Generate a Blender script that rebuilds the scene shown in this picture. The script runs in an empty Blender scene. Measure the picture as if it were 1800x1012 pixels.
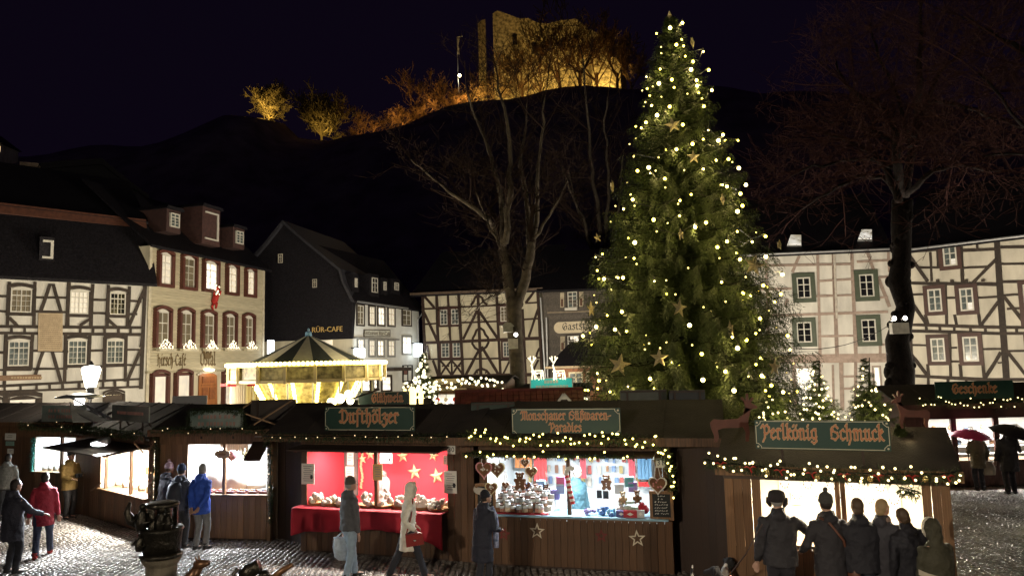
import bpy, bmesh, math, random
import numpy as np
from mathutils import Vector, Matrix
RD = random.Random(7)
sc = bpy.context.scene
col = sc.collection
V = Vector
ORD = ['first', 'second', 'third', 'fourth', 'fifth', 'sixth', 'seventh', 'eighth', 'ninth', 'tenth', 'eleventh', 'twelfth', 'thirteenth', 'fourteenth', 'fifteenth', 'sixteenth', 'seventeenth', 'eighteenth']
# ---------------------------------------------------------------- camera, world, exposure
CAMZ, FPX, PITCH, ROLL = 3.8, 1300.0, math.radians(5.9), math.radians(1.4)
_f = V((0, math.cos(PITCH), math.sin(PITCH)))
_r0, _u0 = V((1, 0, 0)), V((0, -math.sin(PITCH), math.cos(PITCH)))
_r = _r0 * math.cos(ROLL) - _u0 * math.sin(ROLL)
_u = _u0 * math.cos(ROLL) + _r0 * math.sin(ROLL)
CAM = V((0, 0, CAMZ))
cd = bpy.data.cameras.new('camera')
cam = bpy.data.objects.new('camera', cd)
col.objects.link(cam)
cd.sensor_width = 36.0
cd.lens = 36.0 * FPX / 1800.0
cd.clip_start, cd.clip_end = 0.1, 1500
m = Matrix((_r, _u, -_f)).transposed().to_4x4()
m.translation = CAM
cam.matrix_world = m
sc.camera = cam
world = bpy.data.worlds.new('World')
sc.world = world
world.use_nodes = True
bg = world.node_tree.nodes['Background']
bg.inputs[0].default_value = (0.0031, 0.0017, 0.0056, 1)     # moonless winter night sky
bg.inputs[1].default_value = 1.0
sc.view_settings.view_transform = 'Standard'
sc.view_settings.look = 'None'
sc.view_settings.exposure = 0.0
sc.view_settings.gamma = 1.0
sc.view_settings.use_curve_mapping = False
sc.render.engine = 'CYCLES'
sc.cycles.use_denoising = True
sc.cycles.max_bounces = 6
sc.cycles.diffuse_bounces = 3
sc.cycles.glossy_bounces = 3
sc.cycles.transmission_bounces = 3
sc.cycles.sample_clamp_indirect = 4.0
sc.cycles.caustics_reflective = False
sc.cycles.caustics_refractive = False
sc.cycles.use_light_tree = True
# ---------------------------------------------------------------- geometry of the view (photo pixel -> place)
def ray(px, py):
 return _f + _r * ((px - 900) / FPX) + _u * ((506 - py) / FPX)
def at(px, py, Y):
 d = ray(px, py)
 return CAM + d * (Y / d.y)
def gnd(px, py, z=0.0):
 d = ray(px, py)
 return CAM + d * ((z - CAMZ) / d.z)
def lampat(kind, name, loc, power, color, size=0.1, rot=None, spot=None, sy=None):
 l = bpy.data.lights.new(name, kind)
 l.energy = power
 l.color = color
 if kind == 'AREA':
  l.size = size
  if sy:
   l.shape = 'RECTANGLE'
   l.size_y = sy
 else:
  l.shadow_soft_size = size
 if kind == 'SPOT':
  l.spot_size = math.radians(spot)
  l.spot_blend = 0.6
 o = bpy.data.objects.new(name, l)
 col.objects.link(o)
 o.location = loc
 if rot is not None:
  o.rotation_euler = V(rot).to_track_quat('-Z', 'Y').to_euler()
 return o
# ---------------------------------------------------------------- materials
MATS = {}
def mat(name, c, rough=0.7, metal=0.0, var=0.2, scale=6.0, bump=0.0, bscale=None, coat=0.0, streak=None, c2=None, spec=0.5, trans=0.0):
 if name in MATS:
  return MATS[name]
 M = bpy.data.materials.new(name)
 M.use_nodes = True
 nt = M.node_tree
 b = nt.nodes['Principled BSDF']
 b.inputs['Roughness'].default_value = rough
 b.inputs['Metallic'].default_value = metal
 b.inputs['Specular IOR Level'].default_value = spec
 b.inputs['Coat Weight'].default_value = coat
 if trans:
  b.inputs['Transmission Weight'].default_value = trans
 if var > 0:
  tc = nt.nodes.new('ShaderNodeTexCoord')
  src = tc.outputs['Object']
  mp = nt.nodes.new('ShaderNodeMapping')
  if streak:
   mp.inputs['Scale'].default_value = streak
  nt.links.new(src, mp.inputs[0])
  n = nt.nodes.new('ShaderNodeTexNoise')
  n.inputs['Scale'].default_value = scale
  n.inputs['Detail'].default_value = 5
  nt.links.new(mp.outputs[0], n.inputs['Vector'])
  r = nt.nodes.new('ShaderNodeValToRGB')
  k = c2 or tuple(min(1, x * (1 + var)) for x in c)
  lo = tuple(x * (1 - var) for x in c)
  r.color_ramp.elements[0].position = 0.3
  r.color_ramp.elements[1].position = 0.7
  r.color_ramp.elements[0].color = (*lo, 1)
  r.color_ramp.elements[1].color = (*k, 1)
  nt.links.new(n.outputs['Fac'], r.inputs[0])
  # each object of the kind a little lighter or darker
  oi = nt.nodes.new('ShaderNodeObjectInfo')
  mr = nt.nodes.new('ShaderNodeMapRange')
  mr.inputs['To Min'].default_value = 1 - var * 0.6
  mr.inputs['To Max'].default_value = 1 + var * 0.6
  nt.links.new(oi.outputs['Random'], mr.inputs[0])
  hs = nt.nodes.new('ShaderNodeHueSaturation')
  nt.links.new(mr.outputs[0], hs.inputs['Value'])
  nt.links.new(r.outputs[0], hs.inputs['Color'])
  nt.links.new(hs.outputs[0], b.inputs['Base Color'])
  if bump:
   n2 = nt.nodes.new('ShaderNodeTexNoise')
   n2.inputs['Scale'].default_value = bscale or scale * 3
   n2.inputs['Detail'].default_value = 4
   nt.links.new(mp.outputs[0], n2.inputs['Vector'])
   bp = nt.nodes.new('ShaderNodeBump')
   bp.inputs['Strength'].default_value = bump
   bp.inputs['Distance'].default_value = 0.05
   nt.links.new(n2.outputs['Fac'], bp.inputs['Height'])
   nt.links.new(bp.outputs[0], b.inputs['Normal'])
 else:
  b.inputs['Base Color'].default_value = (*c, 1)
 MATS[name] = M
 return M
def glow(name, c, s, base=(0.8, 0.8, 0.8)):
 if name in MATS:
  return MATS[name]
 M = bpy.data.materials.new(name)
 M.use_nodes = True
 b = M.node_tree.nodes['Principled BSDF']
 b.inputs['Base Color'].default_value = (*base, 1)
 b.inputs['Emission Color'].default_value = (*c, 1)
 b.inputs['Emission Strength'].default_value = s
 MATS[name] = M
 return M
def glowtex(name, c1, c2, s1, s2, scale=3.0):
 """a lit room seen through its window: uneven brightness of curtains, walls and lamps"""
 M = glow(name, c1, s1)
 nt = M.node_tree
 b = nt.nodes['Principled BSDF']
 tc = nt.nodes.new('ShaderNodeTexCoord')
 n = nt.nodes.new('ShaderNodeTexNoise')
 n.inputs['Scale'].default_value = scale
 n.inputs['Detail'].default_value = 3
 nt.links.new(tc.outputs['Object'], n.inputs['Vector'])
 r = nt.nodes.new('ShaderNodeValToRGB')
 r.color_ramp.elements[0].position = 0.35
 r.color_ramp.elements[1].position = 0.65
 r.color_ramp.elements[0].color = (*[x * s1 for x in c1], 1)
 r.color_ramp.elements[1].color = (*[x * s2 for x in c2], 1)
 nt.links.new(n.outputs['Fac'], r.inputs[0])
 nt.links.new(r.outputs[0], b.inputs['Emission Color'])
 b.inputs['Emission Strength'].default_value = 1.0
 return M
# ---------------------------------------------------------------- mesh building
ORG = {}
class MB:
 def __init__(s):
  s.v, s.f = [], []
 def add(s, vs, fs):
  o = len(s.v)
  s.v += [tuple(x) for x in vs]
  s.f += [tuple(i + o for i in f) for f in fs]
  return s
 def box(s, a, b):
  (x0, y0, z0), (x1, y1, z1) = a, b
  return s.obox(V((x0, y0, z0)), V((x1 - x0, 0, 0)), V((0, y1 - y0, 0)), V((0, 0, z1 - z0)))
 def obox(s, o, a, b, c):
  o, a, b, c = V(o), V(a), V(b), V(c)
  vs = [o, o + a, o + a + b, o + b, o + c, o + a + c, o + a + b + c, o + b + c]
  fs = [(0, 3, 2, 1), (4, 5, 6, 7), (0, 1, 5, 4), (1, 2, 6, 5), (2, 3, 7, 6), (3, 0, 4, 7)]
  if a.cross(b).dot(c) < 0:
   fs = [f[::-1] for f in fs]
  return s.add(vs, fs)
 def bar(s, p, q, w, h, up=(0, 0, 1)):
  p, q, up = V(p), V(q), V(up)
  d = (q - p)
  a = d.cross(up)
  if a.length < 1e-6:
   a = d.cross(V((1, 0, 0)))
  a = a.normalized() * w
  c = a.cross(d).normalized() * h
  return s.obox(p - a / 2 - c / 2, d, a, c)
 def tube(s, pts, rad, n=6, cap=True, sq=1.0):
  pts = [V(p) for p in pts]
  if not isinstance(rad, (list, tuple)):
   rad = [rad] * len(pts)
  vs, fs = [], []
  ref = None
  for i, p in enumerate(pts):
   d = (pts[min(i + 1, len(pts) - 1)] - pts[max(i - 1, 0)]).normalized()
   if ref is None:
    ref = V((1, 0, 0)) if abs(d.x) < 0.8 else V((0, 1, 0))
   a = (ref - d * ref.dot(d)).normalized()
   ref = a
   b = d.cross(a)
   for k in range(n):
    t = 2 * math.pi * k / n
    vs.append(p + a * math.cos(t) * rad[i] + b * math.sin(t) * rad[i] * sq)
  for i in range(len(pts) - 1):
   for k in range(n):
    fs.append((i * n + k, i * n + (k + 1) % n, (i + 1) * n + (k + 1) % n, (i + 1) * n + k))
  if cap:
   fs.append(tuple(range(n))[::-1])
   fs.append(tuple((len(pts) - 1) * n + k for k in range(n)))
  return s.add(vs, fs)
 def loft(s, rings, n=12):
  """rings: (centre, rx, ry) horizontal ellipses"""
  vs, fs = [], []
  for c, rx, ry in rings:
   for k in range(n):
    t = 2 * math.pi * k / n
    vs.append((c[0] + rx * math.cos(t), c[1] + ry * math.sin(t), c[2]))
  for i in range(len(rings) - 1):
   for k in range(n):
    fs.append((i * n + k, i * n + (k + 1) % n, (i + 1) * n + (k + 1) % n, (i + 1) * n + k))
  fs.append(tuple(range(n))[::-1])
  fs.append(tuple((len(rings) - 1) * n + k for k in range(n)))
  return s.add(vs, fs)
 def lathe(s, prof, c=(0, 0, 0), n=12):
  return s.loft([((c[0], c[1], c[2] + z), r, r) for r, z in prof], n)
 def ball(s, c, r, nu=10, nv=6, squash=None):
  r = r if isinstance(r, (tuple, list)) else (r, r, r)
  vs, fs = [], []
  for j in range(1, nv):
   p = math.pi * j / nv - math.pi / 2
   for i in range(nu):
    t = 2 * math.pi * i / nu
    vs.append((c[0] + r[0] * math.cos(p) * math.cos(t), c[1] + r[1] * math.cos(p) * math.sin(t), c[2] + r[2] * math.sin(p)))
  for j in range(nv - 2):
   for i in range(nu):
    fs.append((j * nu + i, j * nu + (i + 1) % nu, (j + 1) * nu + (i + 1) % nu, (j + 1) * nu + i))
  b = len(vs)
  vs += [(c[0], c[1], c[2] - r[2]), (c[0], c[1], c[2] + r[2])]
  for i in range(nu):
   fs.append((b, (i + 1) % nu, i))
   fs.append((b + 1, (nv - 2) * nu + i, (nv - 2) * nu + (i + 1) % nu))
  return s.add(vs, fs)
 def prism(s, poly, off):
  poly = [V(p) for p in poly]
  off = V(off)
  n = len(poly)
  nrm = sum(((poly[i] - poly[0]).cross(poly[(i + 1) % n] - poly[0]) for i in range(1, n)), V((0, 0, 0)))
  if nrm.dot(off) > 0:
   poly = poly[::-1]
  vs = poly + [p + off for p in poly]
  fs = [tuple(range(n)), tuple(range(n, 2 * n))[::-1]]
  for i in range(n):
   j = (i + 1) % n
   fs.append((i, n + i, n + j, j))
  return s.add(vs, fs)
 def quad(s, a, b, c, d):
  return s.add([a, b, c, d], [(0, 1, 2, 3)])
 def xf(s, M):
  s.v = [tuple(M @ V(p)) for p in s.v]
  return s
 def mesh(s, name, material, org=(0, 0, 0), smooth=False):
  me = bpy.data.meshes.new(name)
  me.from_pydata([(x - org[0], y - org[1], z - org[2]) for x, y, z in s.v], [], s.f)
  if material:
   me.materials.append(material)
  if smooth:
   me.polygons.foreach_set('use_smooth', [True] * len(me.polygons))
  me.update()
  return me
 def build(s, name, material, parent=None, smooth=False, kind=None, label=None):
  org = ORG[parent.name] if parent else V((0, 0, 0))
  return link(name, s.mesh(name, material, org, smooth), parent, kind=kind, label=label)
def link(name, me, parent=None, M=None, kind=None, label=None):
 o = bpy.data.objects.new(name, me)
 col.objects.link(o)
 if parent:
  o.parent = parent
  ORG[o.name] = ORG[parent.name]
 else:
  ORG[o.name] = V((0, 0, 0))
 if M is not None:
  o.matrix_local = M
 if kind:
  o['kind'] = kind
 if label:
  o['label'] = label
 return o
def inst(name, me, parent, loc, R3=None, scale=None):
 """a piece sharing its mesh; loc is in world space"""
 M = Matrix.Translation(V(loc) - ORG[parent.name])
 if R3 is not None:
  M = M @ R3.to_4x4()
 if scale is not None:
  M = M @ Matrix.Diagonal((*scale, 1))
 return link(name, me, parent, M)
def thing(name, label, cat, loc=(0, 0, 0), group=None):
 o = bpy.data.objects.new(name, None)
 col.objects.link(o)
 o.empty_display_size = 0.2
 o.location = loc
 o['label'], o['category'] = label, cat
 if group:
  o['group'] = group
 ORG[o.name] = V(loc)
 return o
def tag(o, label, cat, group=None):
 o['label'], o['category'] = label, cat
 if group:
  o['group'] = group
 return o
def solo(mb, name, material, label, cat, loc, group=None, smooth=False):
 """a thing that is one mesh"""
 o = link(name, mb.mesh(name, material, loc, smooth))
 o.location = loc
 ORG[o.name] = V(loc)
 return tag(o, label, cat, group)
def bigmesh(name, verts, faces4=None, faces3=None, material=None, org=(0, 0, 0), smooth=False):
 me = bpy.data.meshes.new(name)
 v = np.asarray(verts, dtype=np.float32) - np.asarray(org, dtype=np.float32)
 f4 = np.asarray(faces4, dtype=np.int32).reshape(-1, 4) if faces4 is not None else np.zeros((0, 4), np.int32)
 f3 = np.asarray(faces3, dtype=np.int32).reshape(-1, 3) if faces3 is not None else np.zeros((0, 3), np.int32)
 me.vertices.add(len(v))
 me.vertices.foreach_set('co', v.ravel())
 me.loops.add(f4.size + f3.size)
 me.loops.foreach_set('vertex_index', np.concatenate([f4.ravel(), f3.ravel()]))
 n = len(f4) + len(f3)
 me.polygons.add(n)
 tot = np.concatenate([np.full(len(f4), 4, np.int32), np.full(len(f3), 3, np.int32)])
 me.polygons.foreach_set('loop_start', np.concatenate([[0], np.cumsum(tot)[:-1]]).astype(np.int32))
 me.polygons.foreach_set('loop_total', tot)
 if smooth:
  me.polygons.foreach_set('use_smooth', np.ones(n, dtype=bool))
 if material:
  me.materials.append(material)
 me.update(calc_edges=True)
 me.validate()
 return me
# ---------------------------------------------------------------- a vertical plane standing on the ground
class Face:
 def __init__(s, A, B):
  s.A = V((A[0], A[1], 0))
  d = V((B[0] - A[0], B[1] - A[1], 0))
  s.L = d.length
  s.u = d.normalized()
  s.n = V((s.u.y, -s.u.x, 0))          # towards the viewer when A is left of B
  s.R = Matrix((s.u, -s.n, V((0, 0, 1)))).transposed()
 def p(s, u, z, d=0.0):
  return s.A + s.u * u + s.n * d + V((0, 0, z))
 def uz(s, px, py, d=0.0):
  r = ray(px, py)
  o = s.A + s.n * d
  t = (o - CAM).dot(s.n) / r.dot(s.n)
  q = CAM + r * t
  return (q - o).dot(s.u), q.z
 def px(s, px, py, d=0.0):
  u, z = s.uz(px, py, d)
  return s.p(u, z, d)
 def box(s, mb, u0, u1, z0, z1, d0, d1):
  return mb.obox(s.p(u0, z0, d0), s.u * (u1 - u0), s.n * (d1 - d0), V((0, 0, z1 - z0)))
 def poly(s, mb, pts, d0, d1):
  return mb.prism([s.p(u, z, d0) for u, z in pts], s.n * (d1 - d0))
# ---------------------------------------------------------------- broad-pen blackletter
GL = {
 'i': (.5, [[(.08, .88), (.2, 1), (.2, .12), (.32, 0), (.42, .1)], [(.2, 1.32), (.24, 1.38)]]),
 'n': (.85, [[(.08, .88), (.2, 1), (.2, .05), (.28, 0)], [(.2, .8), (.45, 1), (.57, .85), (.57, .12), (.68, 0), (.78, .1)]]),
 'm': (1.22, [[(.08, .88), (.2, 1), (.2, .05), (.28, 0)], [(.2, .8), (.42, 1), (.55, .85), (.55, .05)], [(.55, .8), (.8, 1), (.92, .85), (.92, .12), (1.03, 0), (1.13, .1)]]),
 'u': (.85, [[(.06, .9), (.18, 1), (.18, .15), (.32, 0), (.56, .18)], [(.46, .92), (.57, 1), (.57, .12), (.68, 0), (.78, .1)]]),
 'h': (.8, [[(.1, 1.4), (.2, 1.5), (.2, 0)], [(.2, .8), (.45, 1), (.58, .8), (.58, .1), (.38, -.38)]]),
 'b': (.75, [[(.1, 1.4), (.2, 1.5), (.2, .12), (.38, 0), (.6, .2), (.6, .8), (.42, 1), (.2, .82)]]),
 'd': (.75, [[(.12, 1.42), (.3, 1.3), (.6, .75), (.6, .2), (.36, 0), (.14, .2), (.14, .75), (.36, 1)]]),
 'o': (.72, [[(.38, 1), (.13, .8), (.13, .2), (.36, 0), (.6, .2), (.6, .8), (.38, 1)]]),
 'e': (.68, [[(.56, .14), (.36, 0), (.13, .2), (.13, .8), (.36, 1), (.55, .82), (.16, .46)]]),
 'c': (.62, [[(.52, .12), (.34, 0), (.13, .2), (.13, .8), (.36, 1), (.52, .84)]]),
 'a': (.8, [[(.14, .84), (.36, 1), (.55, .84), (.55, .12), (.66, 0), (.74, .08)], [(.55, .55), (.2, .45), (.12, .2), (.3, 0), (.55, .22)]]),
 'r': (.62, [[(.08, .88), (.2, 1), (.2, .1), (.32, 0)], [(.2, .8), (.42, 1), (.55, .84)]]),
 's': (.68, [[(.54, .86), (.35, 1), (.14, .8), (.52, .42), (.52, .15), (.3, 0), (.1, .16)]]),
 't': (.58, [[(.22, 1.2), (.22, .15), (.36, 0), (.5, .12)], [(.04, .98), (.46, 1.02)]]),
 'f': (.6, [[(.56, 1.4), (.4, 1.5), (.24, 1.3), (.24, -.35)], [(.04, .98), (.46, 1.02)]]),
 'l': (.48, [[(.1, 1.4), (.2, 1.5), (.2, .12), (.32, 0), (.42, .1)]]),
 'k': (.72, [[(.1, 1.4), (.2, 1.5), (.2, 0)], [(.2, .65), (.45, 1), (.56, .82), (.24, .55), (.5, .1), (.64, 0)]]),
 'w': (1.1, [[(.05, .95), (.16, 1.1), (.16, .15), (.3, 0), (.5, .2)], [(.5, 1.05), (.5, .15), (.66, 0), (.9, .2), (.9, .8), (.74, 1), (.56, .8)]]),
 'z': (.66, [[(.1, .88), (.3, 1), (.52, .85), (.26, .52), (.52, .3), (.5, -.12), (.28, -.38), (.08, -.2)]]),
 'g': (.74, [[(.56, .85), (.36, 1), (.13, .8), (.13, .25), (.36, .05), (.57, .22)], [(.57, 1), (.57, -.2), (.35, -.4), (.1, -.25)]]),
 '\u00df': (.78, [[(.2, -.35), (.2, 1.3), (.4, 1.5), (.62, 1.3), (.4, .98), (.62, .7), (.62, .15), (.4, 0)]]),
 '-': (.5, [[(.06, .5), (.4, .6)]]),
 'D': (1.1, [[(.08, 1.2), (.3, 1.4), (.72, 1.32), (.98, .95), (.92, .35), (.6, 0), (.2, .02), (.08, .15)], [(.36, 1.3), (.36, .06)]]),
 'G': (1.05, [[(.86, 1.2), (.6, 1.42), (.26, 1.2), (.12, .7), (.26, .2), (.56, 0), (.88, .22), (.88, .75), (.64, .9), (.46, .7), (.46, .4)]]),
 'M': (1.4, [[(.06, 1.1), (.24, 1.4), (.42, 1.2), (.42, .2), (.18, 0)], [(.42, 1.2), (.62, 1.4), (.78, 1.2), (.78, .06)], [(.78, 1.2), (.98, 1.4), (1.14, 1.2), (1.14, .15), (1.3, 0)]]),
 'S': (1.05, [[(.86, 1.15), (.6, 1.42), (.26, 1.2), (.32, .86), (.78, .66), (.86, .3), (.56, 0), (.16, .14)], [(.12, 1.0), (.12, .45)]]),
 'P': (1.05, [[(.06, 1.15), (.24, 1.4), (.42, 1.2), (.42, .1), (.22, -.25)], [(.42, 1.2), (.7, 1.4), (.96, 1.1), (.9, .7), (.66, .5), (.42, .66)]]),
 'H': (1.0, [[(.06, 1.3), (.26, 1.4), (.26, .1), (.1, 0)], [(.26, .75), (.55, 1), (.74, .8), (.74, .2), (.6, -.2)]]),
 'C': (.95, [[(.84, 1.2), (.58, 1.42), (.24, 1.15), (.14, .65), (.28, .15), (.56, 0), (.82, .2)]]),
 'O': (1.0, [[(.5, 1.42), (.16, 1.1), (.16, .3), (.5, 0), (.84, .3), (.84, 1.1), (.5, 1.42)]]),
 ' ': (.55, []),
}
def glyph(ch):
 up = {'\u00f6': 'o', '\u00fc': 'u', '\u00e4': 'a'}
 if ch in up:
  w, st = GL[up[ch]]
  return w, st + [[(.16, 1.3), (.2, 1.36)], [(.48, 1.3), (.52, 1.36)]]
 if ch == '\u00e9':
  w, st = GL['e']
  return w, st + [[(.3, 1.2), (.5, 1.42)]]
 return GL[ch]
def pen_text(face, text, uc, z0, xh, d, nib=0.17, grow=0.0, thick=0.012, width=None):
 """letters as solid strokes of a slanted broad pen; uc = centre, z0 = base line; returns MB"""
 mb = MB()
 tot = sum(glyph(c)[0] for c in text)
 sx = (width / tot) if width else xh
 u = uc - tot * sx / 2
 nx, nz = math.cos(math.radians(38)) * (nib + grow), math.sin(math.radians(38)) * (nib + grow)
 k = 0
 for ch in text:
  w, st = glyph(ch)
  for s in st:
   for (x0, y0), (x1, y1) in zip(s[:-1], s[1:]):
    a = V((x1 - x0, y1 - y0))
    g = grow * 0.5 + 0.035
    a = a.normalized() * g if a.length > 0 else V((0, g))
    x0e, y0e, x1e, y1e = x0 - a.x, y0 - a.y, x1 + a.x, y1 + a.y
    t = V((-a.y, a.x)) * 1.1
    h = [(x0e - nx / 2, y0e - nz / 2), (x0e + nx / 2, y0e + nz / 2), (x1e + nx / 2, y1e + nz / 2), (x1e - nx / 2, y1e - nz / 2),
     (x0e + t.x, y0e + t.y), (x0e - t.x, y0e - t.y), (x1e + t.x, y1e + t.y), (x1e - t.x, y1e - t.y)]
    pts = hull([(u + px * sx, z0 + pz * xh) for px, pz in h])
    face.poly(mb, pts, d, d + thick + 0.0004 * (k % 7))
    k += 1
  u += w * sx
 return mb
def hull(pts):
 pts = sorted(set((round(x, 6), round(y, 6)) for x, y in pts))
 def half(ps):
  h = []
  for p in ps:
   while len(h) > 1 and (h[-1][0] - h[-2][0]) * (p[1] - h[-2][1]) - (h[-1][1] - h[-2][1]) * (p[0] - h[-2][0]) <= 0:
    h.pop()
   h.append(p)
  return h[:-1]
 return half(pts) + half(pts[::-1])
def sans_text(name, text, face, uc, zc, size, d, material, parent, extrude=0.01):
 cu = bpy.data.curves.new(name, 'FONT')
 cu.body = text
 cu.size = size
 cu.align_x, cu.align_y = 'CENTER', 'CENTER'
 cu.extrude = extrude
 cu.resolution_u = 2
 o = bpy.data.objects.new(name, cu)
 Rm = Matrix((face.u, V((0, 0, 1)), face.n)).transposed()
 M = Matrix.Translation(face.p(uc, zc, d) - ORG[parent.name]) @ Rm.to_4x4()
 cu.materials.append(material)
 me = o.to_mesh().copy()
 o.to_mesh_clear()
 bpy.data.objects.remove(o)
 o = bpy.data.objects.new(name, me)
 if not me.materials:
  me.materials.append(material)
 col.objects.link(o)
 ORG[o.name] = ORG[parent.name]
 o.parent = parent
 o.matrix_local = M
 return o
# ---------------------------------------------------------------- shared colours
WHITE_PLASTER = mat('white_plaster', (.62, .60, .55), .9, var=.24, scale=.9, bump=.3, bscale=14, streak=(1.3, 1.3, .45))
CREAM_PLASTER = mat('cream_plaster', (.58, .53, .40), .9, var=.24, scale=.9, bump=.3, bscale=14, streak=(1.3, 1.3, .45))
TIMBER_DARK = mat('dark_timber', (.035, .024, .018), .75, var=.35, scale=7, bump=.4)
TIMBER_BROWN = mat('brown_timber', (.032, .015, .010), .75, var=.35, scale=7, bump=.4)
TIMBER_PINK = mat('pink_timber', (.33, .255, .215), .8, var=.2, scale=5, bump=.3)
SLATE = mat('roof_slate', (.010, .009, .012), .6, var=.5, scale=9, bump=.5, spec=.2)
FRAME_WHITE = mat('white_window_paint', (.62, .60, .54), .5, var=.06)
GREEN_PAINT = mat('green_window_paint', (.055, .072, .045), .55, var=.15)
RED_PAINT = mat('oxblood_paint', (.085, .024, .016), .55, var=.2)
GLASS_DARK = mat('dark_glass', (.012, .012, .014), .08, var=0, spec=.6)
GLASS_CURTAIN = mat('curtained_glass', (.17, .145, .10), .25, var=.35, scale=3, streak=(9, 9, .6))
GLASS_GREY = mat('reflecting_glass', (.10, .12, .12), .15, var=.5, scale=2.5)
GLASS_LIT = glowtex('lit_window', (1, .70, .33), (1, .82, .52), .16, .62, 1.7)
GLASS_BRIGHT = glowtex('bright_window', (1, .84, .58), (1, .93, .80), .5, 1.5, 1.7)
GLASS_WARM = glowtex('curtain_light', (.9, .62, .26), (1, .76, .38), .07, .26, 2.0)
WOOD = mat('stained_boards', (.105, .052, .024), .6, var=.5, scale=5, bump=.35, bscale=14, streak=(6, 6, .5))
WOOD_LIGHT = mat('light_boards', (.20, .105, .048), .6, var=.42, scale=5, bump=.35, bscale=14, streak=(6, 6, .5))
WOOD_DARK = mat('dark_boards', (.035, .018, .011), .6, var=.3, scale=5, bump=.35, bscale=14, streak=(6, 6, .5))
FELT = mat('roofing_felt', (.026, .019, .016), .75, var=.3, scale=3, bump=.4, bscale=40)
SIGN_GREEN = mat('sign_green', (.011, .042, .030), .5, var=.15, scale=3)
SIGN_LINE = mat('sign_cream_line', (.55, .5, .36), .5, var=.05)
LETTER = mat('letter_orange', (.58, .17, .065), .5, var=.08)
LETTER_EDGE = mat('letter_edge', (.50, .36, .2), .5, var=.05)
FIR = mat('fir_needles', (.048, .068, .015), .6, var=.5, scale=1.2)
FIR_DARK = mat('garland_needles', (.035, .055, .018), .6, var=.4, scale=9)
BULB = glow('warm_bulb', (1, .80, .095), 13)
BULB_SMALL = glow('small_bulb', (1, .80, .34), 3.6)
BULB_WHITE = glow('white_bulb', (1, .90, .58), 2.3)
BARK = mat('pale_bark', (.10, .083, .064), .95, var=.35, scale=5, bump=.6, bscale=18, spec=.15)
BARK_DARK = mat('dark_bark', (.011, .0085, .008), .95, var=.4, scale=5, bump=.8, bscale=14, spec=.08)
TWIG = mat('twigs', (.028, .018, .014), .95, var=.3, spec=.05)
TWIG_RED = mat('reddish_twigs', (.044, .020, .018), .95, var=.3, spec=.05)
METAL_BLACK = mat('black_iron', (.02, .02, .022), .4, metal=.6, var=.1)
METAL_GREY = mat('zinc', (.4, .41, .42), .4, metal=.7, var=.1)
PAPER = mat('paper', (.7, .68, .62), .8, var=.04)
INK = mat('ink', (.03, .03, .035), .8, var=0)
# ================================================================ SETTING
COBBLE = mat('wet_cobble', (.165, .146, .133), .23, var=.5, scale=.6, bump=.08, bscale=25, spec=.6)
JOINT = mat('wet_ground', (.028, .024, .022), .35, var=.4, scale=3, bump=.5, bscale=60)
EARTH = mat('hill_earth', (.20, .165, .20), .95, var=.4, scale=.2)
g = MB().quad((-300, -60, 0), (300, -60, 0), (300, 420, 0), (-300, 420, 0))
g.build('ground', JOINT, kind='structure')
# cobbles laid in segmental arcs where the paving is in view
def cobbles():
 rng = np.random.default_rng(3)
 cx, cy, rot, sx, sy, hh = [], [], [], [], [], []
 lane = 1.4
 for i in range(-15, 17):
  x0 = i * lane
  for k in range(int((24 - 8) / .105)):
   n = int(lane / .112)
   for j in range(n):
    t = (j + .5) / n * 2 - 1
    x = x0 + t * lane / 2
    y = 8 + k * .105 + .5 * (1 - t * t)
    cx.append(x); cy.append(y); rot.append(math.atan(-.5 * 2 * t / (lane / 2)))
 cx, cy, rot = np.array(cx), np.array(cy), np.array(rot)
 keep = ((cx > -20) & (cx < 2.2) & (cy > 9.5) & (cy < 21)) | ((cx > 6.2) & (cx < 22) & (cy > 9) & (cy < 23)) | ((cy < 14.2) & (cy > 9.5) & (cx < 17))
 # only inside the angle of view
 keep &= np.abs(cx) < cy * .73 + 4.5
 cx, cy, rot = cx[keep], cy[keep], rot[keep]
 n = len(cx)
 cx = cx + rng.normal(0, .010, n); cy = cy + rng.normal(0, .010, n); rot = rot + rng.normal(0, .12, n)
 sx = rng.uniform(.040, .053, n); sy = rng.uniform(.038, .049, n); hh = rng.uniform(.016, .030, n)
 base = np.array([[-1, -1, 0], [1, -1, 0], [1, 1, 0], [-1, 1, 0], [-.72, -.72, 1], [.72, -.72, 1], [.72, .72, 1], [-.72, .72, 1]])
 v = np.zeros((n, 8, 3))
 c, s = np.cos(rot)[:, None], np.sin(rot)[:, None]
 lx, ly = base[None, :, 0] * sx[:, None], base[None, :, 1] * sy[:, None]
 v[:, :, 0] = cx[:, None] + lx * c - ly * s
 v[:, :, 1] = cy[:, None] + lx * s + ly * c
 tx, ty = rng.normal(0, .02, n), rng.normal(0, .02, n)
 v[:, :, 2] = base[None, :, 2] * (hh[:, None] + lx * tx[:, None] + ly * ty[:, None]) + .002
 q = np.array([[4, 5, 6, 7], [0, 1, 5, 4], [1, 2, 6, 5], [2, 3, 7, 6], [3, 0, 4, 7]])
 f = (np.arange(n)[:, None, None] * 8 + q[None]).reshape(-1, 4)
 me = bigmesh('cobblestones', v.reshape(-1, 3), f, None, COBBLE)
 o = link('cobblestones', me, kind='stuff')
 o['label'] = 'wet cobblestones laid in small arcs across the market square'
cobbles()
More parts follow.
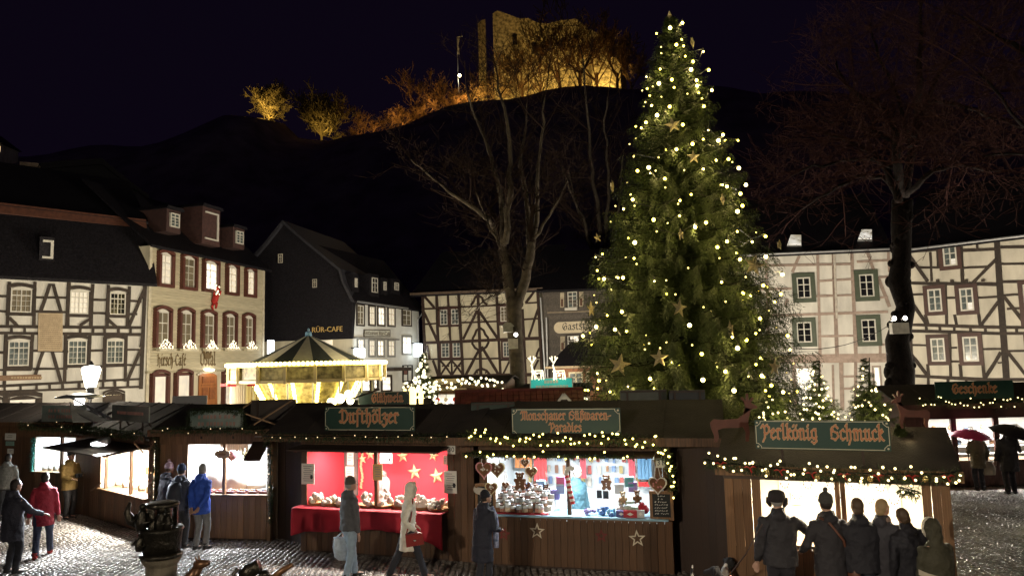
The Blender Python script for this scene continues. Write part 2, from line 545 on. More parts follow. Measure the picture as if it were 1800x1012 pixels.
# the castle hill
XC = [(-260, 58), (-130, 60)] + [(at(px, py, 190).x, at(px, py, 190).z) for px, py in ((300, 262), (400, 232), (445, 213), (500, 216), (540, 255), (600, 262), (660, 246), (720, 226), (780, 206), (840, 193), (900, 180), (960, 172), (1020, 168), (1120, 164), (1250, 168))] + [(90, 70), (130, 62), (260, 50)]
def crest(x):
 return float(np.interp(x, [a for a, b in XC], [b for a, b in XC]))
def hill_z(x, y):
 t = min(1, max(0, (y - 78) / (190 - 78)))
 t = t * t * (3 - 2 * t)
 z = crest(x) * t
 if y > 190:
  z += (y - 190) * .02
 return z + .9 * math.sin(x * .21 + y * .13) * t * (1 if y < 186 else 0) - .3
hv, hf = [], []
NX, NY = 110, 60
for j in range(NY + 1):
 for i in range(NX + 1):
  x, y = -270 + 540 * i / NX, 74 + 230 * j / NY
  hv.append((x, y, hill_z(x, y)))
for j in range(NY):
 for i in range(NX):
  a = j * (NX + 1) + i
  hf.append((a, a + 1, a + NX + 2, a + NX + 1))
link('hill', bigmesh('hill', hv, hf, None, EARTH, smooth=True), kind='structure')
# ---- castle ruin
STONE = mat('castle_stone', (.30, .25, .17), .95, var=.75, scale=1.3, bump=1.0, bscale=1.2)
def wp(px, py, Y):
 return at(px, py, Y)
cb = wp(960, 165, 200)
castle = thing('castle_ruin', 'floodlit stone castle ruin with broken walls on the hilltop', 'castle', (cb.x, cb.y, hill_z(cb.x, 190)))
zb = 66.0
def cwall(name, pts, Y, dep, mt=STONE):
 P = [at(px, py, Y) for px, py in pts]
 lo = [V((P[-1].x, Y, zb)), V((P[0].x, Y, zb))]
 mb = MB().prism(P + lo, (0, dep, 0))
 return mb.build(name, mt, castle)
cwall('tower', [(840, 42), (846, 36), (853, 34)], 203, 1.2)
cwall('curtain_wall', [(866, 24), (874, 19), (884, 22), (900, 28), (914, 33), (928, 32), (944, 40), (962, 42), (985, 36), (1012, 33), (1034, 50), (1060, 62), (1085, 82), (1100, 120)], 206, 5)
cwall('bastion', [(1040, 96), (1062, 92), (1078, 100), (1090, 112)], 199, 6)
# window slots of the ruin as dark blocks, the shade inside put into their colour
for px, py in ((905, 70), (940, 85), (990, 78), (1020, 90)):
 a, b = at(px - 4, py + 9, 205.8), at(px + 4, py - 9, 205.8)
 MB().box((a.x, 205.7, a.z), (b.x, 206.2, b.z)).build('loophole', SLATE, castle)
YEL = (1.0, .66, .16)
AMB = (1.0, .50, .12)
for px, pw in ((850, 3800), (900, 5200), (950, 5600), (1005, 7500), (1050, 9000), (1080, 8000)):
 p = at(px, 172, 195)
 lampat('SPOT', 'castle_floodlight', (p.x, 194, hill_z(p.x, 194) + 1.0), pw * .6, YEL, .3, (0.02, .75, .9), 110)
# ---- bare trees
def grow(mb, p, d, L, r, depth, rng, nch=(3, 4), spread=.75, lift=.12, minr=.01, sides=3, nseg=3):
 pts, rad = [p.copy()], [r]
 for i in range(nseg):
  d = (d + V((rng.uniform(-1, 1), rng.uniform(-1, 1), rng.uniform(-1, 1))) * .16 + V((0, 0, lift))).normalized()
  p = p + d * (L / nseg)
  pts.append(p.copy())
  rad.append(max(minr, r * (1 - .5 * (i + 1) / nseg)))
 mb.tube(pts, rad, sides, cap=False)
 if depth <= 0:
  return
 for k in range(rng.randint(*nch)):
  t = rng.uniform(.3, 1)
  x = t * nseg
  i = min(nseg - 1, int(x))
  q = pts[i].lerp(pts[i + 1], x - i)
  w = V((rng.uniform(-1, 1), rng.uniform(-1, 1), rng.uniform(-.6, 1))).normalized()
  e = (d * (1 - spread * .5) + w * spread).normalized()
  grow(mb, q, e, L * rng.uniform(.5, .8), max(minr, rad[i] * .55), depth - 1, rng, nch, spread, lift, minr, sides, nseg)
def hilltree(name_mat, h, seed, depth=5, minr=.05, spread=.7, lift=.14, nch=(3, 5), stems=1):
 rng = random.Random(seed)
 mt, mb = MB(), MB()
 mt.tube([(0, 0, -1), (.1, 0, h * .12), (.05, .05, h * .25)], [h * .022, h * .017, h * .014], 7)
 for s in range(stems * 5):
  a = rng.uniform(0, 6.28)
  e = rng.uniform(.5, 1.5)
  grow(mb, V((.03, .03, h * rng.uniform(.1, .25))), V((math.cos(a), math.sin(a), e * 1.4)).normalized(), h * rng.uniform(.28, .4), h * .010, depth, rng, nch, spread, lift, minr)
 return mt.mesh('trunk', name_mat), mb.mesh('crown', name_mat)
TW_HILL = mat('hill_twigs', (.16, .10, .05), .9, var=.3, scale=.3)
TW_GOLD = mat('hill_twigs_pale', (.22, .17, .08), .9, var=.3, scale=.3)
protos = [hilltree(TW_HILL, 14, 11 + i, depth=4, minr=.045, lift=.10 + .05 * i, nch=(2, 4)) for i in range(3)]
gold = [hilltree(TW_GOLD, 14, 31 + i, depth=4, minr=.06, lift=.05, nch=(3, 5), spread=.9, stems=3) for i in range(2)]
HT = [  # photo position of the foot, height in photo pixels, distance, prototype, label
 (472, 212, 82, 189, 'g0', 'round floodlit tree standing alone far up the hill, brightest of the slope'),
 (565, 258, 112, 188, 'g1', 'broad yellow-lit bare tree on the hillside below the castle flag'),
 (640, 248, 60, 189, 0, 'dim small bare tree on the hill beside the broad yellow-lit tree'),
 (735, 215, 70, 200, 1, 'dim bare tree halfway between the yellow-lit tree and the flagpole'),
 (742, 196, 110, 189, 2, 'reddish bare tree with rounded top standing beyond the flagpole'),
 (785, 190, 85, 189, 0, 'reddish bare tree directly beside the castle flagpole'),
 (700, 240, 62, 196, 1, 'low reddish bare tree on the sloping crest'),
 (840, 200, 80, 192, 2, 'bare tree at the orange-lit foot of the castle tower'),
 (880, 190, 100, 190, 0, 'bare tree in front of the tall castle wall edge'),
 (918, 185, 140, 189, 1, 'tall bare tree before the middle of the castle wall'),
 (950, 178, 120, 190, 2, 'bare tree with spreading crown before the castle wall'),
 (985, 172, 150, 188, 0, 'tall bare tree before the brightest lit castle wall'),
 (1022, 170, 190, 187, 1, 'tallest bare tree in front of the castle'),
 (1050, 168, 165, 190, 2, 'tall bare tree at the bastion of the castle'),
 (1085, 165, 150, 188, 0, 'bare tree at the end of the castle wall nearest the Christmas tree'),
 (1110, 168, 110, 192, 1, 'dim bare tree half hidden by the top of the Christmas tree'),
 (815, 205, 55, 190, 1, 'low orange-lit bare tree below the flagpole'),
 (905, 188, 60, 186, 2, 'low dark bare tree on the orange-lit slope edge'),
]
for i, (px, py, hp, Y, pr, lab) in enumerate(HT):
 p = at(px, py, Y)
 h = hp * Y / FPX
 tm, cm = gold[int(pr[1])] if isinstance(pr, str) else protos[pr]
 zz = hill_z(p.x, Y)
 t = thing('bare_tree', lab, 'tree', (p.x, Y, min(zz, p.z) - .2), 'bare trees on the castle hill')
 t.rotation_euler = (0, 0, i * 1.3)
 s = h / 13.0
 t.scale = (s, s, s)
 link('trunk', tm, t)
 link('crown', cm, t)
for px, py, Y, pw, c in ((462, 214, 184, 2600, YEL), (566, 262, 182, 1500, YEL), (640, 240, 184, 420, AMB), (700, 224, 184, 700, AMB), (760, 208, 184, 800, AMB), (815, 198, 184, 1500, AMB), (845, 192, 184, 2200, YEL), (880, 180, 184, 1200, YEL), (960, 170, 184, 800, AMB), (1050, 166, 184, 800, AMB)):
 p = at(px, py, Y)
 lampat('SPOT', 'hill_floodlight', (p.x, Y, hill_z(p.x, Y) + 1.0), pw * 1.5, c, .3, (0, .55, .8), 120)
for k, (px, py, hp) in enumerate(((622, 258, 30), (655, 250, 38), (682, 240, 34), (708, 232, 44), (728, 225, 36), (752, 218, 40), (772, 212, 48), (798, 204, 36), (826, 200, 44), (856, 196, 40), (882, 190, 34), (930, 184, 30))):
 p = at(px, py, 187)
 t = thing('bare_shrub', 'low orange-lit shrub on the castle slope, %s from the yellow-lit tree' % ORD[k], 'shrub', (p.x, 187, hill_z(p.x, 187) - .4), 'shrubs on the castle slope')
 s = hp * 187 / FPX / 11
 t.scale, t.rotation_euler = (s * 1.5, s * 1.5, s), (0, 0, k * 2.1)
 link('trunk', protos[k % 3][0], t)
 link('crown', protos[k % 3][1], t)
 if k % 2:
  lampat('SPOT', 'hill_floodlight', (p.x, 182, hill_z(p.x, 182) + 1.0), 1100, AMB, .3, (0, .6, .6), 120)
# ---- flagpole by the castle
p0, p1 = at(806, 140, 205), at(803, 66, 205)
fp = thing('flagpole', 'white flagpole with a limp banner and a lamp at its foot', 'flagpole', (p0.x, 205, p0.z))
MB().tube([(p0.x, 205, p0.z - 4), (p1.x, 205, p1.z)], [.13, .10], 6).build('pole', METAL_GREY, fp)
b = MB()
b.tube([p1, at(813, 64, 205)], .14, 5)
b.build('yard', FRAME_WHITE, fp)
fl = MB()
for k in range(5):
 a0, a1 = at(803.5, 68 + k * 5.5, 204.8), at(803.5, 68 + (k + 1) * 5.5, 204.8)
 w0, w1 = .5 + .15 * math.sin(k * 1.7), .5 + .15 * math.sin(k * 1.7 + 1.7)
 fl.obox(a1, V((w1, .1, 0)), V((0, .06, 0)), a0 - a1)
fl.build('banner', FRAME_WHITE, fp)
MB().ball(at(808, 133, 204), .45).build('lamp', glow('far_lamp', (1, .8, .4), 22), fp)
p = at(808, 133, 203.3)
lampat('POINT', 'flag_light', p, 800, (1, .85, .6), .3)
for px, py, lab in ((225, 282, 'tiny distant street lamp, lower of two on the dark hillside'), (251, 272, 'tiny distant street lamp, upper of two on the dark hillside')):
 p = at(px, py, 180)
 zg = hill_z(p.x, 180)
 sl = thing('street_lamp', lab, 'street lamp', (p.x, 180, zg), 'distant hillside lamps')
 MB().tube([(p.x, 180, zg - .5), (p.x, 180, p.z)], .08, 5).build('pole', METAL_BLACK, sl)
 MB().ball(p, .22, 8, 5).build('lamp', glow('star_lamp', (.9, .95, 1), 7), sl)
# lit house edge far up on the slope
p = at(2, 262, 160)
lh = thing('distant_house', 'far house on the slope with one warm lit window', 'house', (p.x - 4, 160, hill_z(p.x - 4, 160)))
zg = hill_z(p.x, 160)
MB().box((p.x - 9, 160, zg - 2), (p.x - .2, 166, p.z + 1.2)).build('wall', WHITE_PLASTER, lh)
MB().prism([(p.x - 9.5, 159.5, p.z + 1.2), (p.x + .3, 159.5, p.z + 1.2), (p.x - 4.6, 159.5, p.z + 5)], (0, 7, 0)).build('roof', SLATE, lh)
MB().box((p.x - 1.1, 159.9, p.z - .6), (p.x - .3, 160.0, p.z + .6)).build('window', glow('far_window', (1, .75, .35), 5), lh)
# ================================================================ HOUSES
class House:
 def __init__(s, name, label, face, cat='house', root=None):
  s.f = face
  c = face.p(face.L / 2, 0)
  s.t = root or thing(name, label, cat, (c.x, c.y, 0))
  s.k = 0
  s.off = 0.0
  s.T = lambda x, y: (x, y)
 def zoom(s, sc_, ox, oy):
  s.T = lambda x, y: (ox + x / sc_, oy + y / sc_)
 def uz(s, x, y):
  return s.f.uz(*s.T(x, y))
 def beam(s, x0, y0, x1, y1, w, m=None, dep=.05, ext=.02, name='timber_beam'):
  """w in zoom units"""
  a, b = V(s.uz(x0, y0)), V(s.uz(x1, y1))
  a2 = V(s.uz(x0 + w, y0)) if abs(y1 - y0) > abs(x1 - x0) else V(s.uz(x0, y0 + w))
  wd = (a2 - a).length
  d = (b - a).normalized()
  n = V((-d.y, d.x)) * wd / 2
  a -= d * ext
  b += d * ext
  s.k += 1
  mb = MB()
  J = lambda: 1 + RD.uniform(-.16, .16)
  s.f.poly(mb, [a - n * J(), a.lerp(b, .35) - n * J(), a.lerp(b, .7) - n * J(), b - n * J(), b + n * J(), a.lerp(b, .66) + n * J(), a.lerp(b, .3) + n * J(), a + n * J()], -.03, dep + .0017 * (s.k % 23))
  return mb.build(name, m or s.tm, s.t)
 def curve(s, pts, w, m=None, name='curved_brace'):
  P = [V(s.uz(*p)) for p in pts]
  wd = abs(s.uz(pts[0][0] + w, pts[0][1])[0] - P[0].x)
  s.k += 1
  L, Rr = [], []
  for i, p in enumerate(P):
   d = (P[min(i + 1, len(P) - 1)] - P[max(i - 1, 0)]).normalized()
   n = V((-d.y, d.x)) * wd / 2
   L.append(p + n)
   Rr.append(p - n)
  mb = MB()
  for i in range(len(P) - 1):
   s.f.poly(mb, [Rr[i], Rr[i + 1], L[i + 1], L[i]], -.03, .05 + .0017 * (s.k % 23))
  return mb.build(name, m or s.tm, s.t)
 def wall(s, pts, m, back=6.0, name='wall'):
  mb = MB()
  s.f.poly(mb, [s.uz(*p) for p in pts], -back, 0)
  return mb.build(name, m, s.t)
 def panel(s, pts, m, d0, d1, name, label=None):
  mb = MB()
  s.f.poly(mb, [s.uz(*p) for p in pts], d0, d1)
  return mb.build(name, m, s.t, label=label)
 def win(s, x0, y0, x1, y1, nc=2, nr=3, glass=None, sur=None, sw=.13, sd=.10, fr=None, fw=.055, arch=0.0, center=True, lights=None, zadj=(0, 0)):
  """window between two photo corners; surround > panes; frame with bars"""
  ua, zt = s.uz(x0, y0)
  ub, zb = s.uz(x1, y1)
  _, zt2 = s.uz(x1, y0)
  zt = (zt + zt2) / 2
  glass = glass or GLASS_DARK
  fr = fr or FRAME_WHITE
  f = s.f
  s.k += 1
  e = .0013 * (s.k % 7) + s.off
  fm = MB()
  def arc(u0, u1, z, h, n=6):
   return [(u0 + (u1 - u0) * i / n, z + h * (1 - (2 * i / n - 1) ** 2)) for i in range(n + 1)]
  # frame
  f.box(fm, ua, ua + fw, zb, zt, -.01, .055 + e)
  f.box(fm, ub - fw, ub, zb, zt, -.01, .055 + e)
  f.box(fm, ua + fw, ub - fw, zb, zb + fw, .0, .053 + e)
  top = arc(ua, ub, zt, arch)
  f.poly(fm, top + [(ub, zt - fw), (ua, zt - fw)], .0, .056 + e)
  iw = ub - ua - 2 * fw
  xs = [ua + fw + iw * i / nc for i in range(nc + 1)]
  ih = zt - fw - zb - fw
  zs = [zb + fw + ih * i / nr for i in range(nr + 1)]
  for i in range(1, nc):
   w = fw * .8 if (center and i == nc // 2) else .016
   f.box(fm, xs[i] - w / 2, xs[i] + w / 2, zb + fw, zt - fw, .0, .048 + e)
  for j in range(1, nr):
   w = .05 if (j == nr - 1 and nr > 2) else .016
   f.box(fm, ua + fw, ub - fw, zs[j] - w / 2, zs[j] + w / 2, .0, .044 + e)
  fo = fm.build('window_frame', fr, s.t)
  pm = {}
  for i in range(nc):
   for j in range(nr):
    g = glass
    if lights and (i, j) in lights:
     g = lights[(i, j)]
    if g.name not in pm:
     mb = MB().box((0, -.012, 0), (1, 0, 1))
     pm[g.name] = mb.mesh('pane', g)
    inst('pane', pm[g.name], fo, f.p(xs[i], zs[j], .004 + e), f.R, (xs[i + 1] - xs[i], 1, zs[j + 1] - zs[j]))
  if sur:
   sm = MB()
   o = sw
   f.box(sm, ua - o, ua - .004, zb - o, zt, -.02, sd + e)
   f.box(sm, ub + .004, ub + o, zb - o, zt, -.02, sd + e)
   f.box(sm, ua - .004, ub + .004, zb - o, zb - .004, -.02, sd - .004 + e)
   n = 6
   for i in range(n):
    t0, t1 = i / n, (i + 1) / n
    h0, h1 = arch * (1 - (2 * t0 - 1) ** 2), arch * (1 - (2 * t1 - 1) ** 2)
    U0, U1 = ua - o + (ub - ua + 2 * o) * t0, ua - o + (ub - ua + 2 * o) * t1
    f.poly(sm, [(U0, zt + h0 + .004), (U1, zt + h1 + .004), (U1, zt + h1 + o), (U0, zt + h0 + o)], -.02, sd + e)
   sm.build('surround', sur, fo)
  return fo
 def roof(s, z0, setback, rise, over=.35, u0=None, u1=None, m=None, name='roof', thick=.15, d0=None):
  """one roof slope rising away from the facade, with thickness"""
  u0 = -.3 if u0 is None else u0
  u1 = s.f.L + .3 if u1 is None else u1
  za = z0 if isinstance(z0, tuple) else (z0, z0)
  d0 = over if d0 is None else d0
  A, B = s.f.p(u0, za[0], d0), s.f.p(u1, za[1], d0)
  C_, D_ = s.f.p(u1, za[1] + rise, -setback), s.f.p(u0, za[0] + rise, -setback)
  mb = MB().prism([A, B, C_, D_], (0, 0, -thick))
  return mb.build(name, m or SLATE, s.t)
# ---------------------------------------------------------------- timber house on the far side, with the inscription panel
fL = Face(at(-60, 640, 33.0), at(257, 640, 38.2))
H = House('timber_house', 'black and white half-timbered house with an inscription panel between its windows', fL)
H.tm = TIMBER_DARK
H.zoom(3.75, 0, 460)
zE0 = fL.uz(0, 484)[1]
zE1 = fL.uz(255, 500)[1]
mb = MB()
fL.poly(mb, [(0, -.2), (fL.L - .02, -.2), (fL.L - .02, zE1), (0, fL.uz(-60, 482)[1])], -7, 0)
mb.build('wall', WHITE_PLASTER, H.t)
for b in [(-60, 225, 50, 228, 16), (240, 235, 440, 238, 15), (610, 250, 700, 252, 15), (860, 258, 928, 262, 15),
  (-60, 322, 60, 330, 16), (228, 328, 450, 332, 15), (600, 338, 720, 340, 15), (845, 345, 900, 345, 14),
  (-200, 424, 250, 428, 20), (408, 429, 938, 434, 20), (-200, 468, 250, 472, 20), (408, 474, 938, 480, 20),
  (-60, 595, 45, 597, 18), (216, 586, 445, 591, 16), (590, 586, 695, 583, 15), (842, 579, 915, 579, 14),
  (-200, 714, 200, 712, 16), (220, 706, 440, 703, 16), (580, 692, 830, 684, 16), (838, 680, 915, 679, 14),
  (-200, 828, 928, 771, 18), (-200, 862, 928, 822, 16),
  (60, 135, 48, 425, 24), (232, 135, 222, 425, 20), (452, 140, 442, 425, 26), (610, 150, 598, 425, 22), (714, 155, 704, 430, 22), (852, 165, 838, 430, 20),
  (38, 470, 25, 825, 24), (215, 470, 200, 712, 22), (430, 475, 425, 795, 22), (592, 475, 585, 700, 22), (694, 480, 684, 790, 22), (830, 480, 824, 785, 20),
  (955, 150, 928, 835, 22), (328, 150, 268, 325, 22), (350, 150, 400, 325, 22), (950, 178, 850, 425, 20), (938, 480, 925, 560, 14), (925, 580, 842, 775, 20),
  (280, 595, 232, 740, 22), (345, 595, 402, 800, 22), (62, 370, 110, 418, 18), (596, 372, 528, 418, 18), (713, 383, 760, 425, 18),
  (75, 428, 75, 470, 20), (162, 428, 162, 470, 18), (528, 430, 528, 474, 16), (612, 430, 611, 475, 18), (690, 432, 690, 476, 16), (780, 432, 780, 478, 16), (860, 433, 858, 478, 16),
  (30, 822, 30, 850, 16), (135, 815, 135, 842, 16), (240, 810, 240, 836, 16), (326, 805, 326, 832, 16), (412, 800, 412, 830, 16), (520, 794, 520, 828, 18), (677, 786, 677, 825, 16), (756, 782, 756, 822, 16), (842, 778, 842, 820, 16)]:
 H.beam(*b)
SUR = TIMBER_DARK
for (x0, y0, x1, y1), gl in (((72, 180, 205, 335), GLASS_CURTAIN), ((462, 195, 580, 345), GLASS_WARM), ((724, 205, 825, 350), GLASS_DARK), ((55, 522, 188, 685), GLASS_GREY), ((448, 517, 568, 675), GLASS_GREY), ((702, 517, 812, 668), GLASS_GREY)):
 H.win(x0, y0, x1, y1, 4, 4, gl, SUR, .16, .075, arch=.12)
# inscription panel and the long name board
H.panel([(250, 338), (410, 340), (408, 590), (246, 588)], mat('inscription_stone', (.42, .33, .22), .9, var=.15, scale=5, bump=.3), -.01, .12, 'inscription_panel')
ins = MB()
for r in range(17):
 x = 262
 while x < 392:
  w = RD.uniform(4, 12)
  y = 352 + r * 13.5
  a, b = H.uz(x, y), H.uz(min(398, x + w), y + 5)
  fL.box(ins, a[0], b[0], b[1], a[1], .119, .124)
  x += w + 4
ins.build('inscription_writing', mat('faded_writing', (.27, .2, .13), .9, var=.1), H.t, kind='stuff')
H.panel([(-120, 752), (268, 742), (268, 776), (-120, 788)], mat('name_board', (.2, .12, .07), .7), .075, .14, 'name_board')
mk = MB()
x = 70
for w in (14, 10, 16, 12, 9, 14, 18, 11, 13, 10, 15):
 a, b = H.uz(x, 757), H.uz(x + w, 768)
 fL.box(mk, a[0], b[0], b[1], a[1], .139, .146)
 x += w + 6
mk.build('name_board_writing', mat('board_writing', (.4, .3, .18), .8, var=.1), H.t)
# ground floor shop arch and door
H.win(55, 900, 235, 1040, 1, 1, GLASS_WARM, SUR, .22, .1, fr=TIMBER_DARK, arch=.14)
H.win(-140, 900, 20, 1040, 1, 1, GLASS_CURTAIN, SUR, .22, .1, fr=TIMBER_DARK, arch=.14)
H.panel([(690, 880), (824, 872), (824, 1160), (690, 1160)], mat('old_door', (.05, .03, .018), .6), .0, .06, 'door')
H.win(692, 868, 806, 905, 5, 1, glowtex('golden_transom', (1, .6, .15), (1, .8, .3), .4, 1.3, 6), SUR, .1, .09, fr=TIMBER_DARK, arch=.15)
# mansard roof, reddish ridge trim, upper roof
H.roof((fL.uz(-60, 484)[1] + .02, zE1 + .02), 1.2, 3.3, over=.45)
u0, u1 = -.3, fL.L + .2
za, zb_ = zE0 + 3.45, zE1 + 3.45
MB().prism([fL.p(u0, za - .3, -1.12), fL.p(u1, zb_ - .3, -1.12), fL.p(u1, zb_ + .22, -1.3), fL.p(u0, za + .22, -1.3)], V((0, 0, -.14))).build('roof_edge', mat('red_flashing', (.10, .035, .02), .7, var=.3), H.t)
H.roof((za + .1, zb_ + .1), 5, 3.0, over=-1.2, d0=-1.25, name='upper_roof')
H.zoom(3.75, 0, 250)
u, z = H.uz(275, 765)
ub, zt = H.uz(352, 650)
mb2 = MB()
fL.box(mb2, u - .12, ub + .05, z - .1, zt + .15, -1.6, .05)
mb2.build('dormer', SLATE, H.t)
fr = MB()
fL.box(fr, u, ub, zt - .1, zt, .05, .11)
fL.box(fr, ub - .12, ub, z, zt - .1, .05, .11)
fL.box(fr, u, ub - .12, z, z + .1, .05, .11)
fr.build('dormer_frame', FRAME_WHITE, H.t)
# dark slate house behind, with chimney
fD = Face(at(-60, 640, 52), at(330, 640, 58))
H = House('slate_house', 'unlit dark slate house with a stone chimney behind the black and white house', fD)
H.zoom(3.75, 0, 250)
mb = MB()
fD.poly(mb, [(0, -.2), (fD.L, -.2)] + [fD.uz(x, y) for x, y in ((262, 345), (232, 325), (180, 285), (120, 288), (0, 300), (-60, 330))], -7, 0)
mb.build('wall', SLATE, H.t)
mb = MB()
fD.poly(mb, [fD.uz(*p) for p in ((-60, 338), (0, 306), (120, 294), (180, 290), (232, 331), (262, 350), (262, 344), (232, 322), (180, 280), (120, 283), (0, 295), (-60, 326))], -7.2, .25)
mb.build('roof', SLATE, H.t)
u0, z0 = fD.uz(40, 395)
u1, z1 = fD.uz(70, 302)
mb = MB()
fD.box(mb, u0, u1, z0 - 1, z1, .26, 1.5)
fD.box(mb, u0 - .1, u1 + .1, z1, z1 + .25, .16, 1.6)
mb.build('chimney', mat('chimney_stone', (.20, .15, .11), .9, var=.5, scale=4, bump=.6), H.t)
H.win(500, 238, 535, 303, 2, 3, GLASS_GREY, None, fr=mat('weathered_white', (.4, .38, .36), .7))
H.win(797, 452, 835, 513, 2, 3, GLASS_DARK, None, fr=FRAME_WHITE)
# ---------------------------------------------------------------- boarded cafe house with oxblood window surrounds
fH = Face(at(257, 640, 38.2), at(462, 640, 48.0))
H = House('boarded_house', 'cream boarded cafe house with oxblood arched windows and light arches on its sills', fH)
BOARD = mat('cream_boards', (.50, .45, .32), .75, var=.16, scale=3, bump=.2, streak=(.6, .6, 8))
H.off = .04
zl, zr = fH.uz(260, 431)[1], fH.uz(462, 474)[1]
mb = MB()
fH.poly(mb, [(0, -.2), (fH.L, -.2), (fH.L, zr), (0, zl)], -7, -.03)
mb.build('wall', CREAM_PLASTER, H.t)
nb = 42
zfl = fH.uz(300, 651)[1]
for i in range(nb):
 z0 = zfl + (zl - zfl) * i / nb
 z1 = zfl + (zl - zfl) * (i + 1) / nb
 mb = MB()
 mb.add([fH.p(0, z0, .035), fH.p(fH.L, z0, .035), fH.p(fH.L, z1 - .012, .005), fH.p(0, z1 - .012, .005), fH.p(0, z0, -.02), fH.p(fH.L, z0, -.02), fH.p(fH.L, z1, -.02), fH.p(0, z1, -.02)],
  [(0, 1, 2, 3), (0, 4, 5, 1), (3, 2, 6, 7), (0, 3, 7, 4), (1, 5, 6, 2)])
 mb.build('siding_board', BOARD, H.t)
mb = MB()
fH.box(mb, -.05, fH.L, zfl - .12, zfl - .004, -.02, .14)
mb.build('string_course', mat('stone_course', (.32, .29, .2), .85), H.t)
mb = MB()
fH.box(mb, fH.L - .16, fH.L + .03, 0, zr, .0, .07)
fH.box(mb, -.03, .16, 0, zl, .0, .07)
mb.build('corner_board', mat('corner_cream', (.55, .5, .38), .7), H.t)
H.zoom(3.75, 0, 250)
brt = {(i, j): GLASS_BRIGHT for i in range(2) for j in range(4)}
for (x0, y0, x1, y1), gl in (((1047, 745, 1115, 940), GLASS_WARM), ((1200, 768, 1270, 960), GLASS_CURTAIN), ((1340, 800, 1417, 975), GLASS_BRIGHT), ((1492, 828, 1548, 995), GLASS_LIT), ((1617, 853, 1664, 1008), GLASS_LIT)):
 H.win(x0, y0, x1, y1, 2, 4, gl, RED_PAINT, .17, .20, fw=.035, arch=.16)
H.zoom(3.75, 0, 460)
RW2 = [(1024, 330, 1098, 545), (1182, 338, 1250, 550), (1332, 352, 1398, 548), (1476, 360, 1535, 548), (1603, 370, 1655, 545)]
for x0, y0, x1, y1 in RW2:
 H.win(x0, y0, x1, y1, 2, 3, GLASS_CURTAIN, RED_PAINT, .17, .20, fw=.05, arch=.16)
H.win(1003, 752, 1085, 950, 1, 1, GLASS_WARM, RED_PAINT, .17, .16, fr=RED_PAINT, fw=.04, arch=.18)
H.win(1160, 745, 1240, 950, 1, 1, GLASS_WARM, RED_PAINT, .17, .16, fr=RED_PAINT, fw=.04, arch=.18)
H.win(1472, 740, 1535, 950, 2, 3, GLASS_WARM, RED_PAINT, .17, .16, fw=.05, arch=.18)
# net curtains half drawn behind the ground-floor glass, as pleated cloth in front of the dark room
# door with carved panels
DOOR = mat('orange_oak_door', (.30, .11, .03), .5, var=.25, scale=3, streak=(5, 5, .6))
H.panel([(1308, 735), (1424, 735), (1428, 1000), (1304, 1000)], DOOR, .0, .07, 'door')
mbd = MB()
for x0, y0, x1, y1 in ((1325, 752, 1404, 800), (1322, 826, 1362, 905), (1370, 826, 1410, 905), (1318, 806, 1416, 816)):
 a, b = H.uz(x0, y1), H.uz(x1, y0)
 fH.box(mbd, a[0], b[0], a[1], b[1], .069, .11)
mbd.build('door_panel', mat('carved_oak', (.24, .08, .022), .5, var=.25), H.t)
H.curve([(1296, 745), (1330, 726), (1366, 721), (1400, 726), (1432, 745)], 10, mat('door_arch', (.55, .5, .4), .7), 'door_arch')
du, dz = H.uz(1366, 712)
mb = MB()
fH.box(mb, du - .35, du + .35, dz - .04, dz + .05, .06, .22)
mb.build('door_lamp', glow('door_lamp', (1, .9, .75), 9), H.t)
lampat('POINT', 'door_light', fH.p(du, dz - .15, .5), 14, (1, .85, .65), .1)
BRONZE_L = mat('sign_bronze', (.16, .11, .05), .5, metal=.3, var=.1)
u, z = H.uz(1128, 682)
pen_text(fH, 'Hirsch-Caf\u00e9', u, z, .42, .05, nib=.2, width=2.2).build('lettering', BRONZE_L, H.t)
u, z = H.uz(1366, 682)
pen_text(fH, 'Ostal', u, z, .55, .05, nib=.2, width=1.35).build('lettering', BRONZE_L, H.t)
u, z = H.uz(1362, 640)
mb = MB()
fH.poly(mb, [(u - .22, z), (u + .22, z), (u + .36, z + .5), (u + .15, z + .28), (u, z + .55), (u - .15, z + .28), (u - .36, z + .5)], .04, .09)
mb.build('crown_emblem', BRONZE_L, H.t)
# roof with three dormers
H.roof((zl, zr), 4.2, 3.9, over=.4)
H.zoom(3.75, 0, 250)
for (x0, y0, x1, y1), kind in (((1118, 470, 1175, 568), 0), ((1352, 452, 1436, 655), 1), ((1552, 587, 1598, 675), 0)):
 ua, zt = H.uz(x0, y0)
 ub, zb2 = H.uz(x1, y1)
 mb = MB()
 fH.box(mb, ua - .2, ub + .2, zb2 - .3, zt + .25, -4.2, -.02)
 mb.build('dormer', mat('dormer_slate', (.05, .022, .02), .8, var=.3), H.t)
 mb = MB()
 fH.poly(mb, [(ua - .35, zt + .25), (ub + .35, zt + .25), (ub + .25, zt + .42), (ua - .25, zt + .42)], -4.4, .12)
 mb.build('dormer_roof', SLATE, H.t)
 if kind == 0:
  H.win(x0, y0, x1, y1, 2, 4, GLASS_GREY, None)
 else:
  mb = MB()
  fH.box(mb, ua, ub, zt - .09, zt, .0, .06)
  fH.box(mb, ub - .12, ub, zb2, zt - .09, .0, .06)
  fH.box(mb, ua, ub - .12, zb2, zb2 + .08, .0, .06)
  mb.build('window_frame', FRAME_WHITE, H.t)
